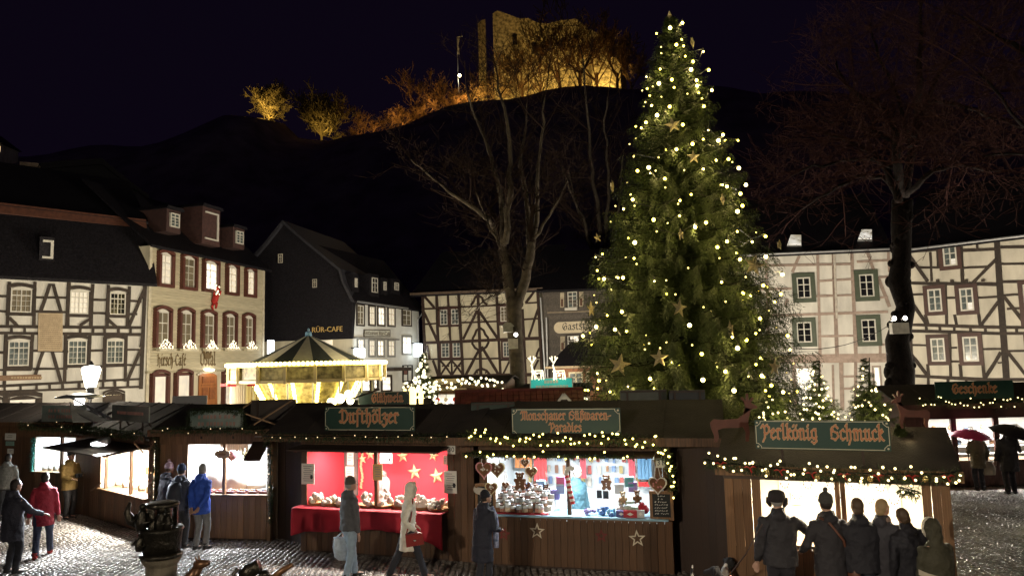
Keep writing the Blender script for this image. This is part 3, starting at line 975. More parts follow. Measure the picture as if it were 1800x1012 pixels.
# sill light arches: seven-armed candle arch of bulbs
H.zoom(3.75, 0, 460)
WB = MB().ball((0, 0, 0), .036, 6, 4).mesh('bulb', BULB_WHITE)
for i, (x0, y0, x1, y1) in enumerate(RW2):
 ord_ = ['nearest the timber house', 'second from the timber house', 'above the crown emblem', 'second from the dark gable', 'nearest the dark gable'][i]
 u, z = H.uz((x0 + x1) / 2 + 3, 580)
 w = .62 if i == 0 else .62
 c = fH.p(u, z, .32)
 t = thing('light_arch', 'sill box with a pyramid of white lights, window ' + ord_, 'window lights', c, 'light pyramids on the cafe sills')
 mb = MB()
 fH.box(mb, u - w, u + w, z - .08, z + .06, .2, .42)
 mb.build('flower_box', CREAM_PLASTER, t)
 n = 0
 for r in range(6):
  for k in range(7 - r):
   uu = u + (k - (6 - r) / 2) * .165 + RD.uniform(-.03, .03)
   inst('bulb', WB, t, fH.p(uu, z + .08 + r * .085 + RD.uniform(-.02, .02), .32 + RD.uniform(-.05, .05)))
# climbing santa on a rope below the bright top window
u, z = H.uz(1400, 240)
st = thing('santa_figure', 'small red Santa doll climbing below the brightly lit top window', 'decoration', fH.p(u, z - .45, .15))
c = fH.p(u, z, .22)
mb = MB()
mb.loft([(c + V((-.02, 0, -.38)), .13, .12), (c + V((-.06, 0, -.2)), .19, .16), (c + V((0, 0, .05)), .2, .17), (c + V((.05, 0, .22)), .12, .1)], 10)
mb.tube([c + V((-.08, 0, -.3)), c + V((-.16, -.1, -.5)), c + V((-.12, 0, -.72))], [.09, .075, .05], 7)
mb.tube([c + V((.06, 0, -.3)), c + V((.1, -.12, -.45)), c + V((.02, 0, -.6))], [.09, .075, .05], 7)
mb.tube([c + V((.12, 0, .12)), c + V((.26, -.05, .2)), c + V((.3, 0, .42))], [.07, .06, .05], 7)
mb.tube([c + V((-.1, 0, .12)), c + V((-.05, -.1, .3)), c + V((.1, 0, .5))], [.07, .06, .05], 7)
mb.build('suit', mat('santa_red', (.4, .02, .015), .8), st, smooth=True)
MB().ball(c + V((.1, -.05, .32)), .11).build('beard', FRAME_WHITE, st, True)
MB().lathe([(.12, 0), (.09, .1), (.03, .24), (.05, .27)], c + V((.12, 0, .38)), 8).build('hat', MATS['santa_red'], st, True)
for k in range(14):
 inst('bulb', WB, st, c + V((.12 + RD.uniform(-.1, .16), -.12, .25 + RD.uniform(-.15, .55))))
# glowing hanging shop sign at the far corner
p = fH.px(464, 612, .6)
sg = thing('hanging_sign', 'glowing white box sign on the corner between cafe house and dark gable', 'sign', p)
mb = MB()
fH.box(mb, fH.L + .02, fH.L + .5, p.z - .62, p.z + .55, .3, .5)
mb.build('light_box', glow('sign_glow', (.85, .95, 1), 3.2), sg)
mb = MB()
for a in (.05, -.1):
 fH.box(mb, fH.L + .1, fH.L + .42, p.z + a, p.z + a + .06, .5, .51)
fH.box(mb, fH.L + .22, fH.L + .28, p.z - .3, p.z + .3, .5, .512)
mb.build('emblem', mat('sign_mark', (.1, .16, .2), .6, var=0), sg)
mb = MB()
fH.box(mb, fH.L + .0, fH.L + .5, p.z + .56, p.z + .6, .36, .42)
mb.build('bracket', METAL_BLACK, sg)
# ---------------------------------------------------------------- cafe with the dark slate gable
fG = Face(at(400, 640, 52.0), at(619, 640, 50.0))
H = House('gable_house', 'dark slate gabled cafe with gold lettering and a white street front', fG)
H.zoom(4.729, 380, 380)
lo = fG.uz(560, 597)[1]
mb = MB()
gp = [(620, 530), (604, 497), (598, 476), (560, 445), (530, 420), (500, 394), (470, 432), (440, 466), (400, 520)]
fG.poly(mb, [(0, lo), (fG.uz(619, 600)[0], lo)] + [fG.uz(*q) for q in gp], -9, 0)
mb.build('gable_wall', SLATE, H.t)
mb = MB()
fG.poly(mb, [(0, -.2), (fG.L, -.2), (fG.L, lo - .01), (0, lo - .01)], -8, -.05)
mb.build('plaster_wall', CREAM_PLASTER, H.t)
mb = MB()
out = [(627, 533), (608, 497), (601, 473), (562, 441), (531, 416), (500, 388), (468, 428), (437, 462), (396, 518)]
for i in range(len(gp) - 1):
 fG.poly(mb, [fG.uz(*gp[i]), fG.uz(*gp[i + 1]), fG.uz(*out[i + 1]), fG.uz(*out[i])], -9.5, .3)
mb.build('verge', mat('verge_slate', (.04, .04, .05), .5, var=.3), H.t)
for w in ((517, 312, 553, 388), (802, 522, 838, 592)):
 H.win(*w, 2, 3, GLASS_DARK, None, fr=mat('dim_white', (.5, .46, .38), .6))
ug, zg = H.uz(910, 942)
sans_text('lettering', 'R\u00dcR-CAFE', fG, ug + .12, zg, .50, .03, mat('gold_letters', (.62, .42, .14), .5, var=.05), H.t, .02)
u, z = fG.uz(572, 604)
mb = MB()
fG.box(mb, u - .5, u + .5, z - .5, z + .25, -.04, .02)
mb.build('window', GLASS_LIT, H.t)
# white front
fW = Face(at(619.5, 640, 50.1), at(737, 640, 58.5))
H = House(None, None, fW, root=H.t)
H.zoom(4.729, 380, 380)
PLW = mat('cool_white_plaster', (.62, .62, .58), .85, var=.1, scale=1.5, bump=.2)
mb = MB()
fW.poly(mb, [(0, -.2), (fW.L, -.2), (fW.L, fW.uz(737, 546)[1]), (0, fW.uz(619, 530)[1])], -6, 0)
mb.build('street_wall', PLW, H.t)
for (x0, y0, x1, y1), gl in (((1168, 740, 1222, 903), GLASS_CURTAIN), ((1268, 752, 1313, 903), GLASS_LIT), ((1342, 758, 1393, 906), GLASS_BRIGHT), ((1427, 764, 1478, 910), GLASS_LIT), ((1544, 778, 1614, 908), GLASS_CURTAIN)):
 H.win(x0, y0, x1, y1, 2, 3, gl, TIMBER_DARK, .1, .09, fw=.06)
H.zoom(4.729, 380, 560)
for (x0, y0, x1, y1), gl in (((1174, 172, 1222, 300), GLASS_BRIGHT), ((1268, 178, 1313, 308), GLASS_LIT), ((1338, 180, 1388, 308), GLASS_BRIGHT), ((1427, 182, 1478, 308), GLASS_LIT), ((1546, 150, 1618, 290), GLASS_BRIGHT)):
 H.win(x0, y0, x1, y1, 2, 3, gl, mat('grey_surround', (.2, .2, .19), .7), .1, .08, fw=.06)
SB = mat('cafe_board', (.5, .5, .44), .7)
H.panel([(1222, 90), (1444, 92), (1444, 150), (1222, 150)], TIMBER_DARK, .01, .05, 'sign_frame')
H.panel([(1228, 96), (1438, 98), (1438, 144), (1228, 144)], SB, .05, .065, 'sign_board')
u, z = H.uz(1333, 121)
sans_text('lettering', 'Restaurant R\u00fcr-Caf\u00e9', fW, u, z, .42, .068, mat('grey_letters', (.12, .1, .07), .6, var=0), H.t, .01)
mb = MB()
a, b = H.uz(1140, 158), H.uz(1505, 152)
fW.box(mb, a[0], b[0], a[1] - .06, a[1] + .04, .0, .2)
mb.build('ledge', mat('ledge_grey', (.25, .24, .22), .7), H.t)
mb = MB()
a, b = H.uz(1380, 425), H.uz(1525, 405)
fW.box(mb, a[0], b[0], a[1] - .1, b[1], .0, 1.0)
mb.build('awning_board', TIMBER_DARK, H.t)
for x0, y0, x1, y1 in ((1200, 500, 1275, 600), (1305, 495, 1335, 580), (1375, 480, 1448, 595)):
 H.win(x0, y0, x1, y1, 1, 2, GLASS_BRIGHT, TIMBER_DARK, .12, .1, fr=TIMBER_DARK)
fwz = fW.uz(737, 546)[1], fW.uz(619, 530)[1]
H.roof((fwz[1], fwz[0]), 3.4, 4.3, over=.45)
mb = MB()
mb.tube([fW.p(-.1, fwz[1] - .02, .5), fW.p(fW.L * .72, fwz[1] * .28 + fwz[0] * .72 - .02, .5)], .08, 6)
mb.build('gutter', METAL_GREY, H.t)
mb = MB()
mb.tube([fW.p(fW.L - .1, fwz[0] - .2, .4), fW.p(fW.L - .3, fwz[0] - .7, .1), fW.p(fW.L - .3, 0, .1)], .07, 6)
mb.build('downpipe', METAL_GREY, H.t)
H.zoom(4.729, 380, 380)
for x0, y0, x1, y1 in ((1152, 515, 1170, 592), (1293, 512, 1340, 638), (1391, 545, 1412, 618), (1482, 552, 1514, 618)):
 ua, zt = H.uz(x0, y0)
 ub, zb2 = H.uz(x1, y1)
 mb = MB()
 fW.box(mb, ua - .25, ub + .25, zb2 - .3, zt + .3, -3.2, -.02)
 mb.build('dormer', SLATE, H.t)
 H.win(x0, y0, x1, y1, 2, 3, GLASS_DARK, None, fr=FRAME_WHITE)
# glowing signs and the menu case on the white front
for (px, py, w, h, ht, lab) in ((633, 620, 1.0, .6, .5, 'overexposed round white light sign on the white cafe front'), (736, 615, .95, 1.0, .9, 'glowing white square light sign at the far end of the white cafe front')):
 p = fW.px(px, py, .7)
 sg = thing('light_sign', lab, 'sign', p)
 u = (p - fW.A).dot(fW.u)
 mb = MB()
 fW.box(mb, u - w / 2, u + w / 2, p.z - h / 2, p.z + h / 2, .55, .75)
 mb.build('light_box', glow('sign_glow2', (.85, .95, 1), 3.5), sg)
 mb = MB()
 fW.box(mb, u - .03, u + .03, p.z + h / 2, p.z + h / 2 + .08, .0, .7)
 mb.build('bracket', METAL_BLACK, sg)
 lampat('POINT', 'sign_light', fW.p(u, p.z, 1.3), 90, (.85, .95, 1), .3)
H.zoom(4.729, 380, 560)
p = fW.px(715, 656, .1)
mc = thing('menu_case', 'black framed menu case with white sheets on the white cafe front', 'menu board', p)
H3 = H.t
H.t = mc
H.panel([(1546, 385), (1628, 383), (1628, 524), (1546, 530)], METAL_BLACK, .01, .08, 'case')
for q in ((1552, 392, 1580, 425), (1552, 465, 1580, 515), (1590, 392, 1615, 515)):
 H.panel([(q[0], q[1]), (q[2], q[1]), (q[2], q[3]), (q[0], q[3])], PAPER, .08, .086, 'sheet')
H.panel([(1553, 430), (1580, 430), (1580, 460), (1553, 460)], mat('photo_print', (.18, .08, .06), .7), .08, .087, 'picture')
H.t = H3
# ---------------------------------------------------------------- cream half-timbered house in the middle
fM = Face(at(738, 640, 57.0), at(952, 640, 53.0))
H = House('timber_house', 'cream half-timbered house with ogee braces behind the forked tree', fM)
H.tm = TIMBER_BROWN
H.zoom(4.729, 700, 480)
mb = MB()
zt0, zt1 = H.uz(210, 182)[1], H.uz(1165, 148)[1]
uL, uR = H.uz(212, 400)[0], H.uz(1180, 400)[0]
fM.poly(mb, [(uL, -.2), (uR, -.2), (uR, zt1), (uL, zt0)], -8, 0)
mb.build('wall', CREAM_PLASTER, H.t)
for b in [(212, 297, 330, 293, 15), (328, 288, 522, 281, 18), (520, 281, 825, 268, 14), (825, 262, 930, 258, 14), (1060, 250, 1168, 242, 14),
  (220, 424, 330, 417, 14), (328, 441, 527, 434, 16), (525, 411, 838, 400, 14), (842, 428, 930, 424, 14), (1040, 385, 1175, 376, 14),
  (230, 577, 1198, 540, 24), (235, 716, 352, 712, 14), (346, 720, 545, 716, 14), (540, 713, 850, 708, 14), (1048, 706, 1195, 700, 14), (850, 722, 930, 718, 14),
  (325, 860, 1205, 838, 28),
  (320, 172, 350, 1000, 20), (415, 168, 421, 285, 15), (428, 440, 436, 556, 15), (503, 163, 548, 1000, 20), (664, 155, 694, 1000, 22), (818, 140, 858, 1000, 22), (1034, 300, 1068, 1000, 22), (444, 725, 448, 845, 12),
  (215, 185, 302, 287, 18), (215, 325, 328, 565, 20), (240, 600, 262, 712, 16), (290, 725, 335, 850, 18), (664, 295, 543, 547, 19), (680, 325, 832, 548, 20), (688, 610, 560, 850, 20), (696, 612, 842, 850, 20),
  (1150, 130, 1062, 246, 18), (1168, 285, 1088, 528, 18), (1165, 720, 1108, 840, 16), (930, 725, 870, 845, 14), (1000, 725, 1045, 845, 14),
  (205, 188, 222, 600, 20), (222, 600, 232, 720, 18), (1160, 145, 1205, 1000, 22)]:
 H.beam(*b)
cv = lambda pts, w=16: H.curve(pts, w)
cv([(664, 185), (640, 205), (628, 240), (605, 265)]); cv([(666, 185), (700, 205), (712, 240), (742, 262)])
cv([(680, 455), (652, 475), (640, 510), (622, 540), (618, 585), (640, 620), (682, 645)])
cv([(682, 455), (712, 475), (726, 510), (748, 535), (752, 575), (735, 610), (692, 645)])
cv([(692, 792), (655, 808), (634, 840), (632, 880), (650, 920), (692, 955)], 18)
cv([(694, 792), (735, 808), (760, 840), (764, 880), (745, 920), (700, 955)], 18)
cv([(1195, 608), (1170, 630), (1155, 665), (1148, 702)])
for x0 in (352, 447):
 cv([(x0, 728), (x0 + 30, 760), (x0 + 50, 785), (x0 + 90, 842)], 14)
 cv([(x0 + 90, 728), (x0 + 62, 760), (x0 + 40, 785), (x0 + 2, 845)], 14)
for x, y in ((660, 825), (728, 825), (655, 905), (735, 905), (372, 770), (418, 770), (470, 770), (512, 770)):
 H.panel([(x - 9, y), (x, y - 9), (x + 9, y), (x, y + 9)], TIMBER_BROWN, -.01, .045, 'carved_cusp')
for x0, y0, x1, y1 in ((350, 304, 412, 428), (442, 298, 506, 424), (360, 578, 428, 698), (454, 574, 520, 696), (850, 278, 912, 400), (872, 572, 930, 694), (1008, 880, 1052, 1000)):
 H.win(x0, y0, x1, y1, 2, 4, GLASS_GREY if x0 != 850 else GLASS_CURTAIN, mat('brown_red_window', (.055, .021, .015), .6), .16, .06, fw=.06)
H.roof((zt0, zt1), 4.5, 4.0, over=.6, u0=uL - .8, u1=uR + .6)
mb = MB()
fM.poly(mb, [(uL - .8, zt0 - .02), (uR + .5, zt1 - .02), (uR + .5, zt1 + .16), (uL - .8, zt0 + .16)], .55, .68)
mb.build('gutter', mat('gutter_brown', (.1, .07, .05), .5), H.t)
# ---------------------------------------------------------------- inn with slate front
fI = Face(at(957, 640, 52.5), at(1180, 640, 49.5))
H = House('slate_inn', 'dark slate inn with an oval blackletter sign and a lit porch', fI)
H.zoom(4.729, 700, 480)
SLATEW = mat('slate_front', (.075, .062, .05), .55, var=.4, scale=10, bump=.4)
zt = fI.uz(960, 511)[1], fI.uz(1180, 503)[1]
mb = MB()
fI.poly(mb, [(0, -.2), (fI.L, -.2), (fI.L, zt[1]), (0, zt[0])], -7, 0)
mb.build('wall', SLATEW, H.t)
# slates in courses, each course proud of the next
for i in range(24):
 z0, z1 = 3.4 + i * .25, 3.4 + (i + 1) * .25
 if z1 > zt[0]:
  break
 mb = MB()
 n = int(fI.L / .5)
 for k in range(n + 1):
  u0 = max(0, (k - (i % 2) * .5) * .5)
  u1 = min(fI.L, u0 + .49)
  if u1 - u0 > .05:
   fI.poly(mb, [(u0, z0 + .05), (u0 + .12, z0), (u1 - .02, z0), (u1 - .02, z1 + .02), (u0, z1 + .02)], -.01, .015 + .004 * ((k + i) % 3))
 mb.build('slate_course', SLATEW, H.t)
H.roof(zt, 4, 3.4, over=.5)
SH_L, SH_D = mat('shutter_pale', (.42, .36, .26), .7), mat('shutter_dark', (.10, .04, .02), .6)
H.win(1408, 155, 1492, 285, 2, 4, GLASS_GREY, TIMBER_DARK, .1, .07)
H.win(1408, 520, 1508, 642, 2, 3, GLASS_BRIGHT, TIMBER_DARK, .1, .07)
for x0, y0, x1, y1 in ((1348, 163, 1380, 285), (1506, 155, 1540, 278), (1350, 525, 1386, 645)):
 ym = y0 + (y1 - y0) * .35
 H.panel([(x0, y0), (x1, y0), (x1, ym), (x0, ym)], SH_L, .02, .06, 'shutter')
 H.panel([(x0, ym + 1), (x1, ym + 1), (x1, y1), (x0, y1)], SH_L, .02, .055, 'shutter')
 H.panel([(x0 + 7, ym + 10), (x1 - 7, ym + 10), (x1 - 7, y1 - 8), (x0 + 7, y1 - 8)], SH_D, .055, .065, 'shutter_panel')
H.panel([(1390, 290), (1492, 286), (1492, 308), (1390, 310)], FRAME_WHITE, .02, .22, 'sill')
H.beam(1245, 328, 1660, 316, 9, mat('cornice', (.25, .2, .14), .7), .09, name='cornice')
su, sz = H.uz(1520, 446)
sl = thing('inn_sign', 'pale oval inn sign with black blackletter writing on the slate front', 'sign', fI.p(su, sz, .1))
mb = MB()
w, h = 1.95, .40
fI.poly(mb, [(su + (w - h) * (1 if math.cos(t) > 0 else -1) + h * math.cos(t), sz + h * math.sin(t)) for t in [math.pi * 2 * (k + .5) / 24 for k in range(24)]], .03, .09)
mb.build('board', mat('sign_ivory', (.58, .5, .36), .6, var=.06), sl)
pen_text(fI, 'Gastst\u00e4tte', su, sz - .17, .34, .088, nib=.19, width=2.7).build('lettering', INK, sl)
for x0, y0, x1, y1 in ((1195, 205, 1242, 1000), (1243, 370, 1258, 1000)):
 a, b = H.uz(x0, y0), H.uz(x1, y1)
 MB().tube([fI.p(a[0], a[1], .35), fI.p(b[0], max(0, b[1]), .35)], .07, 6).build('downpipe', METAL_GREY, H.t)
# porch
fP = Face(at(968, 640, 47), at(1075, 640, 46.2))
z_e = fP.uz(970, 645)[1]
mb = MB()
fP.poly(mb, [(.2, 0), (fP.L, 0), (fP.L, z_e - .1), (.2, z_e - .1)], -4.5, 0)
mb.build('porch_wall', mat('porch_wood', (.26, .09, .025), .6, var=.25), H.t)
hh = fP.uz(1000, 620)[1] + .35
MB().prism([fP.p(-.2, z_e, .5), fP.p(fP.L + .3, z_e, .5), fP.p(fP.L * .95, hh + .4, -2.6), fP.p(fP.L * .25, hh + .4, -2.6)], V((0, 0, -.12))).build('porch_roof', SLATE, H.t)
MB().bar(fP.p(-.25, z_e - .02, .55), fP.p(fP.L + .35, z_e - .02, .55), .12, .14).build('porch_gutter', mat('gutter_tan', (.36, .27, .16), .6), H.t)
HP = House(None, None, fP, root=H.t)
HP.zoom(4.729, 700, 480)
HP.win(1416, 820, 1542, 1010, 2, 5, GLASS_GREY, None, fw=.1, fr=mat('cream_paint', (.6, .54, .36), .6))
HP.panel([(1290, 800), (1312, 800), (1312, 1010), (1290, 1010)], MATS['cream_paint'], .0, .05, 'corner_post')
HP.panel([(1560, 815), (1590, 815), (1590, 1010), (1560, 1010)], MATS['cream_paint'], .0, .05, 'corner_post')
# ---------------------------------------------------------------- white house with pink timbers
fK = Face(at(1178, 640, 46.8), at(1583, 640, 44.0))
H = House('pink_timber_house', 'white house with pinkish timbers and green framed windows beside the Christmas tree', fK)
H.tm = TIMBER_PINK
H.zoom(3.75, 1320, 400)
zt = fK.uz(1178, 456)[1], fK.uz(1583, 439)[1]
mb = MB()
fK.poly(mb, [(0, -.2), (fK.L, -.2), (fK.L, zt[1]), (0, zt[0])], -8, 0)
mb.build('wall', WHITE_PLASTER, H.t)
for b in [(440, 178, 456, 850, 20), (543, 175, 566, 850, 24), (664, 170, 692, 850, 22), (318, 188, 274, 292, 20), (768, 168, 812, 290, 20), (838, 328, 912, 520, 22), (850, 770, 852, 855, 18), (240, 470, 228, 520, 18), (905, 165, 912, 290, 18), (100, 180, 118, 850, 20), (-60, 185, -40, 850, 20), (-220, 190, -200, 850, 20),
  (-500, 262, 664, 240, 14), (700, 226, 945, 213, 14), (455, 352, 672, 341, 14), (838, 328, 935, 321, 14), (424, 452, 676, 444, 14), (836, 462, 900, 458, 14), (-500, 600, 900, 554, 18), (455, 716, 692, 711, 14), (690, 776, 878, 770, 14), (-500, 420, 265, 402, 14), (-500, 720, 270, 705, 14),
  (-500, 880, 900, 856, 56), (282, 885, 290, 1200, 20), (452, 880, 458, 1200, 16), (595, 890, 602, 1200, 26), (690, 885, 690, 1200, 20), (540, 905, 545, 1200, 14), (120, 890, 125, 1200, 20),
  (600, 980, 690, 978, 14), (600, 1060, 690, 1058, 14)]:
 H.beam(*b, dep=.035)
dk = {(i, j): GLASS_CURTAIN for i in range(2) for j in range(1)}
for x0, y0, x1, y1 in ((298, 328, 398, 464), (708, 308, 814, 454), (298, 622, 404, 755), (722, 604, 830, 750), (-130, 340, -30, 470), (-130, 640, -30, 770), (-420, 350, -320, 480), (-420, 650, -320, 780)):
 H.win(x0, y0, x1, y1, 2, 3, GLASS_DARK, GREEN_PAINT, .26, .12, fw=.075)
H.win(292, 922, 434, 1190, 1, 2, GLASS_BRIGHT, TIMBER_PINK, .08, .05, fw=.05)
H.win(806, 918, 866, 1190, 1, 2, GLASS_BRIGHT, TIMBER_PINK, .08, .05, fw=.05)
H.roof(zt, 5, 4.6, over=.45, u1=fK.L)
MB().tube([fK.p(-.2, zt[0] + .02, .5), fK.p(fK.L, zt[1] + .02, .5)], .07, 6).build('gutter', METAL_GREY, H.t)
# skylights lying in the slope
zm = (zt[0] + zt[1]) / 2
sl_u = V((0, 0, 4.6)) - fK.n * 5.45
for (x0, y0, x1, y1) in ((240, 60, 330, 122), (706, 25, 795, 85)):
 # intersect with the slope plane
 nn = fK.u.cross(sl_u).normalized()
 o0 = fK.p(0, zm, .45)
 P = []
 for x, y in ((x0, y1), (x1, y1), (x1, y0), (x0 + 22, y0)):
  r = ray(*H.T(x, y))
  P.append(CAM + r * ((o0 - CAM).dot(nn) / r.dot(nn)))
 up = nn if nn.z > 0 else -nn
 c = (P[0] + P[2]) / 2
 MB().prism([p + (p - c) * .08 - up * .1 for p in P], up * .2).build('skylight_frame', METAL_GREY, H.t)
 MB().prism([p + up * .1 for p in P], up * .04).build('skylight', glowtex('skylight_glow', (.9, .78, .5), (1, .95, .85), .3, .8, 1.2), H.t)
# downpipe at the seam and the pipe over the middle post
for x0, y0, x1, y1 in ((1010, 320, 1040, 1600), (545, 175, 562, 600)):
 a, b = H.uz(x0, y0), H.uz(x1, y1)
 MB().tube([fK.p(a[0], a[1], .2), fK.p(b[0], max(0, b[1]), .2)], .075, 6).build('downpipe', mat('painted_pipe', (.55, .5, .44), .5), H.t)
# ---------------------------------------------------------------- dark-timbered house at the right end
fR = Face(at(1590, 640, 43.6), at(1960, 640, 36.6))
H = House('timber_house', 'half-timbered house with brown-red windows behind the gifts stall', fR)
H.tm = TIMBER_DARK
H.zoom(3.75, 1320, 400)
zt = fR.uz(1592, 442)[1], fR.uz(1800, 417)[1]
ux = fR.uz(1800, 417)[0]
ztR = zt[0] + (zt[1] - zt[0]) * fR.L / ux
mb = MB()
fR.poly(mb, [(0, -.2), (fR.L, -.2), (fR.L, ztR), (0, zt[0])], -8, 0)
mb.build('wall', CREAM_PLASTER if False else mat('ivory_plaster', (.60, .56, .47), .9, var=.24, scale=.9, bump=.3, bscale=14, streak=(1.3, 1.3, .45)), H.t)
for b in [(1030, 160, 1062, 1100, 30), (1622, 92, 1692, 1100, 44), (1184, 165, 1192, 352, 16), (1230, 140, 1236, 262, 18), (1388, 130, 1396, 372, 20), (1490, 110, 1494, 148, 14),
  (1035, 162, 1232, 146, 16), (1390, 152, 1615, 142, 18), (1640, 130, 2330, 121, 20), (1108, 264, 1240, 262, 14), (1390, 266, 1570, 258, 14), (1650, 240, 2330, 236, 14),
  (1042, 366, 1625, 374, 20), (1640, 358, 2330, 350, 18), (1045, 442, 1138, 440, 14), (1500, 463, 1640, 455, 14), (1670, 446, 1765, 440, 14), (1692, 536, 1790, 531, 14),
  (1055, 640, 1640, 657, 20), (1640, 657, 2330, 658, 20), (1060, 680, 1640, 698, 20), (1640, 698, 2330, 696, 20),
  (1065, 772, 1168, 776, 14), (1310, 882, 1392, 880, 14), (1308, 792, 1356, 790, 14), (1290, 464, 1345, 462, 14), (1530, 800, 1648, 798, 14), (1690, 812, 2330, 806, 16), (1630, 890, 1660, 888, 12),
  (1070, 974, 1552, 1002, 22), (1545, 1002, 2330, 996, 22), (1072, 1040, 1600, 1062, 22), (1600, 1062, 2330, 1060, 22),
  (1284, 380, 1292, 645, 16), (1345, 575, 1358, 650, 18), (1150, 575, 1168, 640, 18), (1503, 572, 1512, 648, 18), (1310, 690, 1318, 990, 16), (1166, 900, 1174, 985, 18), (1380, 900, 1388, 995, 20), (1530, 905, 1542, 1000, 20),
  (1043, 180, 1165, 352, 22), (1616, 210, 1465, 362, 22), (1045, 470, 1158, 632, 22), (1630, 488, 1515, 648, 22), (1668, 455, 1812, 640, 24), (1062, 838, 1168, 978, 22), (1648, 822, 1545, 988, 24), (1690, 815, 1812, 970, 22),
  (1245, 645, 1247, 684, 16), (1340, 648, 1342, 688, 16), (1448, 652, 1450, 692, 16), (1545, 655, 1547, 695, 16), (1155, 642, 1158, 682, 16), (1750, 658, 1752, 698, 16), (1170, 985, 1172, 1050, 16), (1300, 990, 1302, 1054, 16), (1420, 995, 1422, 1058, 16),
  (1160, 1050, 1166, 1150, 16), (1985, 85, 2000, 1100, 26), (2200, 70, 2215, 1100, 26), (2215, 460, 2120, 640, 22), (2005, 800, 2110, 980, 22)]:
 H.beam(*b)
for x, y in ((1234, 350), (1328, 352), (1422, 352), (1532, 348)):
 H.panel([(x - 9, y - 8), (x + 9, y - 8), (x + 9, y + 8), (x - 9, y + 8)], TIMBER_DARK, -.01, .16, 'beam_end')
for (x0, y0, x1, y1), c in (((1262, 124, 1364, 248), 2), ((1162, 404, 1266, 550), 2), ((1372, 398, 1476, 545), 2), ((1182, 728, 1288, 880), 2), ((1392, 718, 1508, 880), 2), ((1790, 372, 1900, 620), 2), ((2060, 400, 2160, 550), 2), ((1830, 720, 1940, 880), 2), ((2060, 720, 2160, 880), 2)):
 H.win(x0, y0, x1, y1, 2, 3, GLASS_GREY, mat('brown_red_window', (.055, .021, .015), .6), .22, .09, fw=.085, lights={(1, 0): glowtex('painted_glint', (1, .75, .4), (.2, .2, .2), .02, .9, 3)} if x0 in (1372, 1262) else None)  # glint on one pane painted as a faint glow, no lit room
H.roof((zt[0], ztR), 5, 4.4, over=.45, u0=.02)
MB().tube([fR.p(.05, zt[0] + .02, .5), fR.p(fR.L, ztR + .02, .5)], .07, 6).build('gutter', METAL_GREY, H.t)
# ================================================================ BIG BARE TREES
def limb_tree(name, label, trunk, limbs, bark, twig, seed, base, sub=5, subL=(1.2, 3.0), depth=3, minr=.013, lift=.06, knobs=0, spread=.75, group='bare trees on the square'):
 rng = random.Random(seed)
 t = thing(name, label, 'tree', base, group)
 mt, ml, mb = MB(), MB(), MB()
 P, Rr = [p for p, r in trunk], [r for p, r in trunk]
 mt.tube(P, Rr, 14)
 for k in range(knobs):
  x = rng.uniform(.5, len(P) - 1.2)
  i = int(x)
  q = P[i].lerp(P[i + 1], x - i)
  a = rng.uniform(0, 6.28)
  r = Rr[i]
  mt.ball(q + V((math.cos(a), math.sin(a), 0)) * r * .8, (r * rng.uniform(.3, .55), r * rng.uniform(.3, .5), r * rng.uniform(.3, .7)), 9, 6)
 mt.build('trunk', bark, t, smooth=True)
 for pts, r0, r1 in limbs:
  n = len(pts)
  rr = [r0 + (r1 - r0) * i / (n - 1) for i in range(n)]
  # a little crookedness between the given points
  q, qr = [], []
  for i in range(n - 1):
   for s in range(3):
    f = s / 3
    p = pts[i].lerp(pts[i + 1], f)
    if s:
     p = p + V((rng.uniform(-1, 1), rng.uniform(-1, 1), rng.uniform(-1, 1))) * (pts[i + 1] - pts[i]).length * .045
    q.append(p)
    qr.append(rr[i] + (rr[i + 1] - rr[i]) * f)
  q.append(pts[-1])
  qr.append(r1)
  ml.tube(q, qr, 8)
  for k in range(int(sub * (len(q) - 1))):
   x = rng.uniform(len(q) * .12, len(q) - 1)
   i = min(len(q) - 2, int(x))
   p = q[i].lerp(q[i + 1], x - i)
   d = (q[i + 1] - q[i]).normalized()
   w = V((rng.uniform(-1, 1), rng.uniform(-1, 1), rng.uniform(-.5, 1))).normalized()
   L = rng.uniform(*subL)
   grow(mb, p, (d * .55 + w * .9).normalized(), L, max(minr, min(qr[i] * .5, L * .018)), depth, rng, (2, 4), spread, lift, minr)
  grow(mb, q[-1], (q[-1] - q[-2]).normalized(), subL[1] * .8, r1, depth, rng, (2, 4), spread, lift, minr)
 ml.build('limb', bark, t, smooth=True)
 mb.build('twigs', twig, t)
 return t
def pl(pts, Y, jig=.0, seed=1):
 rr = random.Random(seed)
 return [at(px, py, Y + rr.uniform(-jig, jig)) for px, py in pts]
Y = 31.0
b0 = at(912, 640, Y)
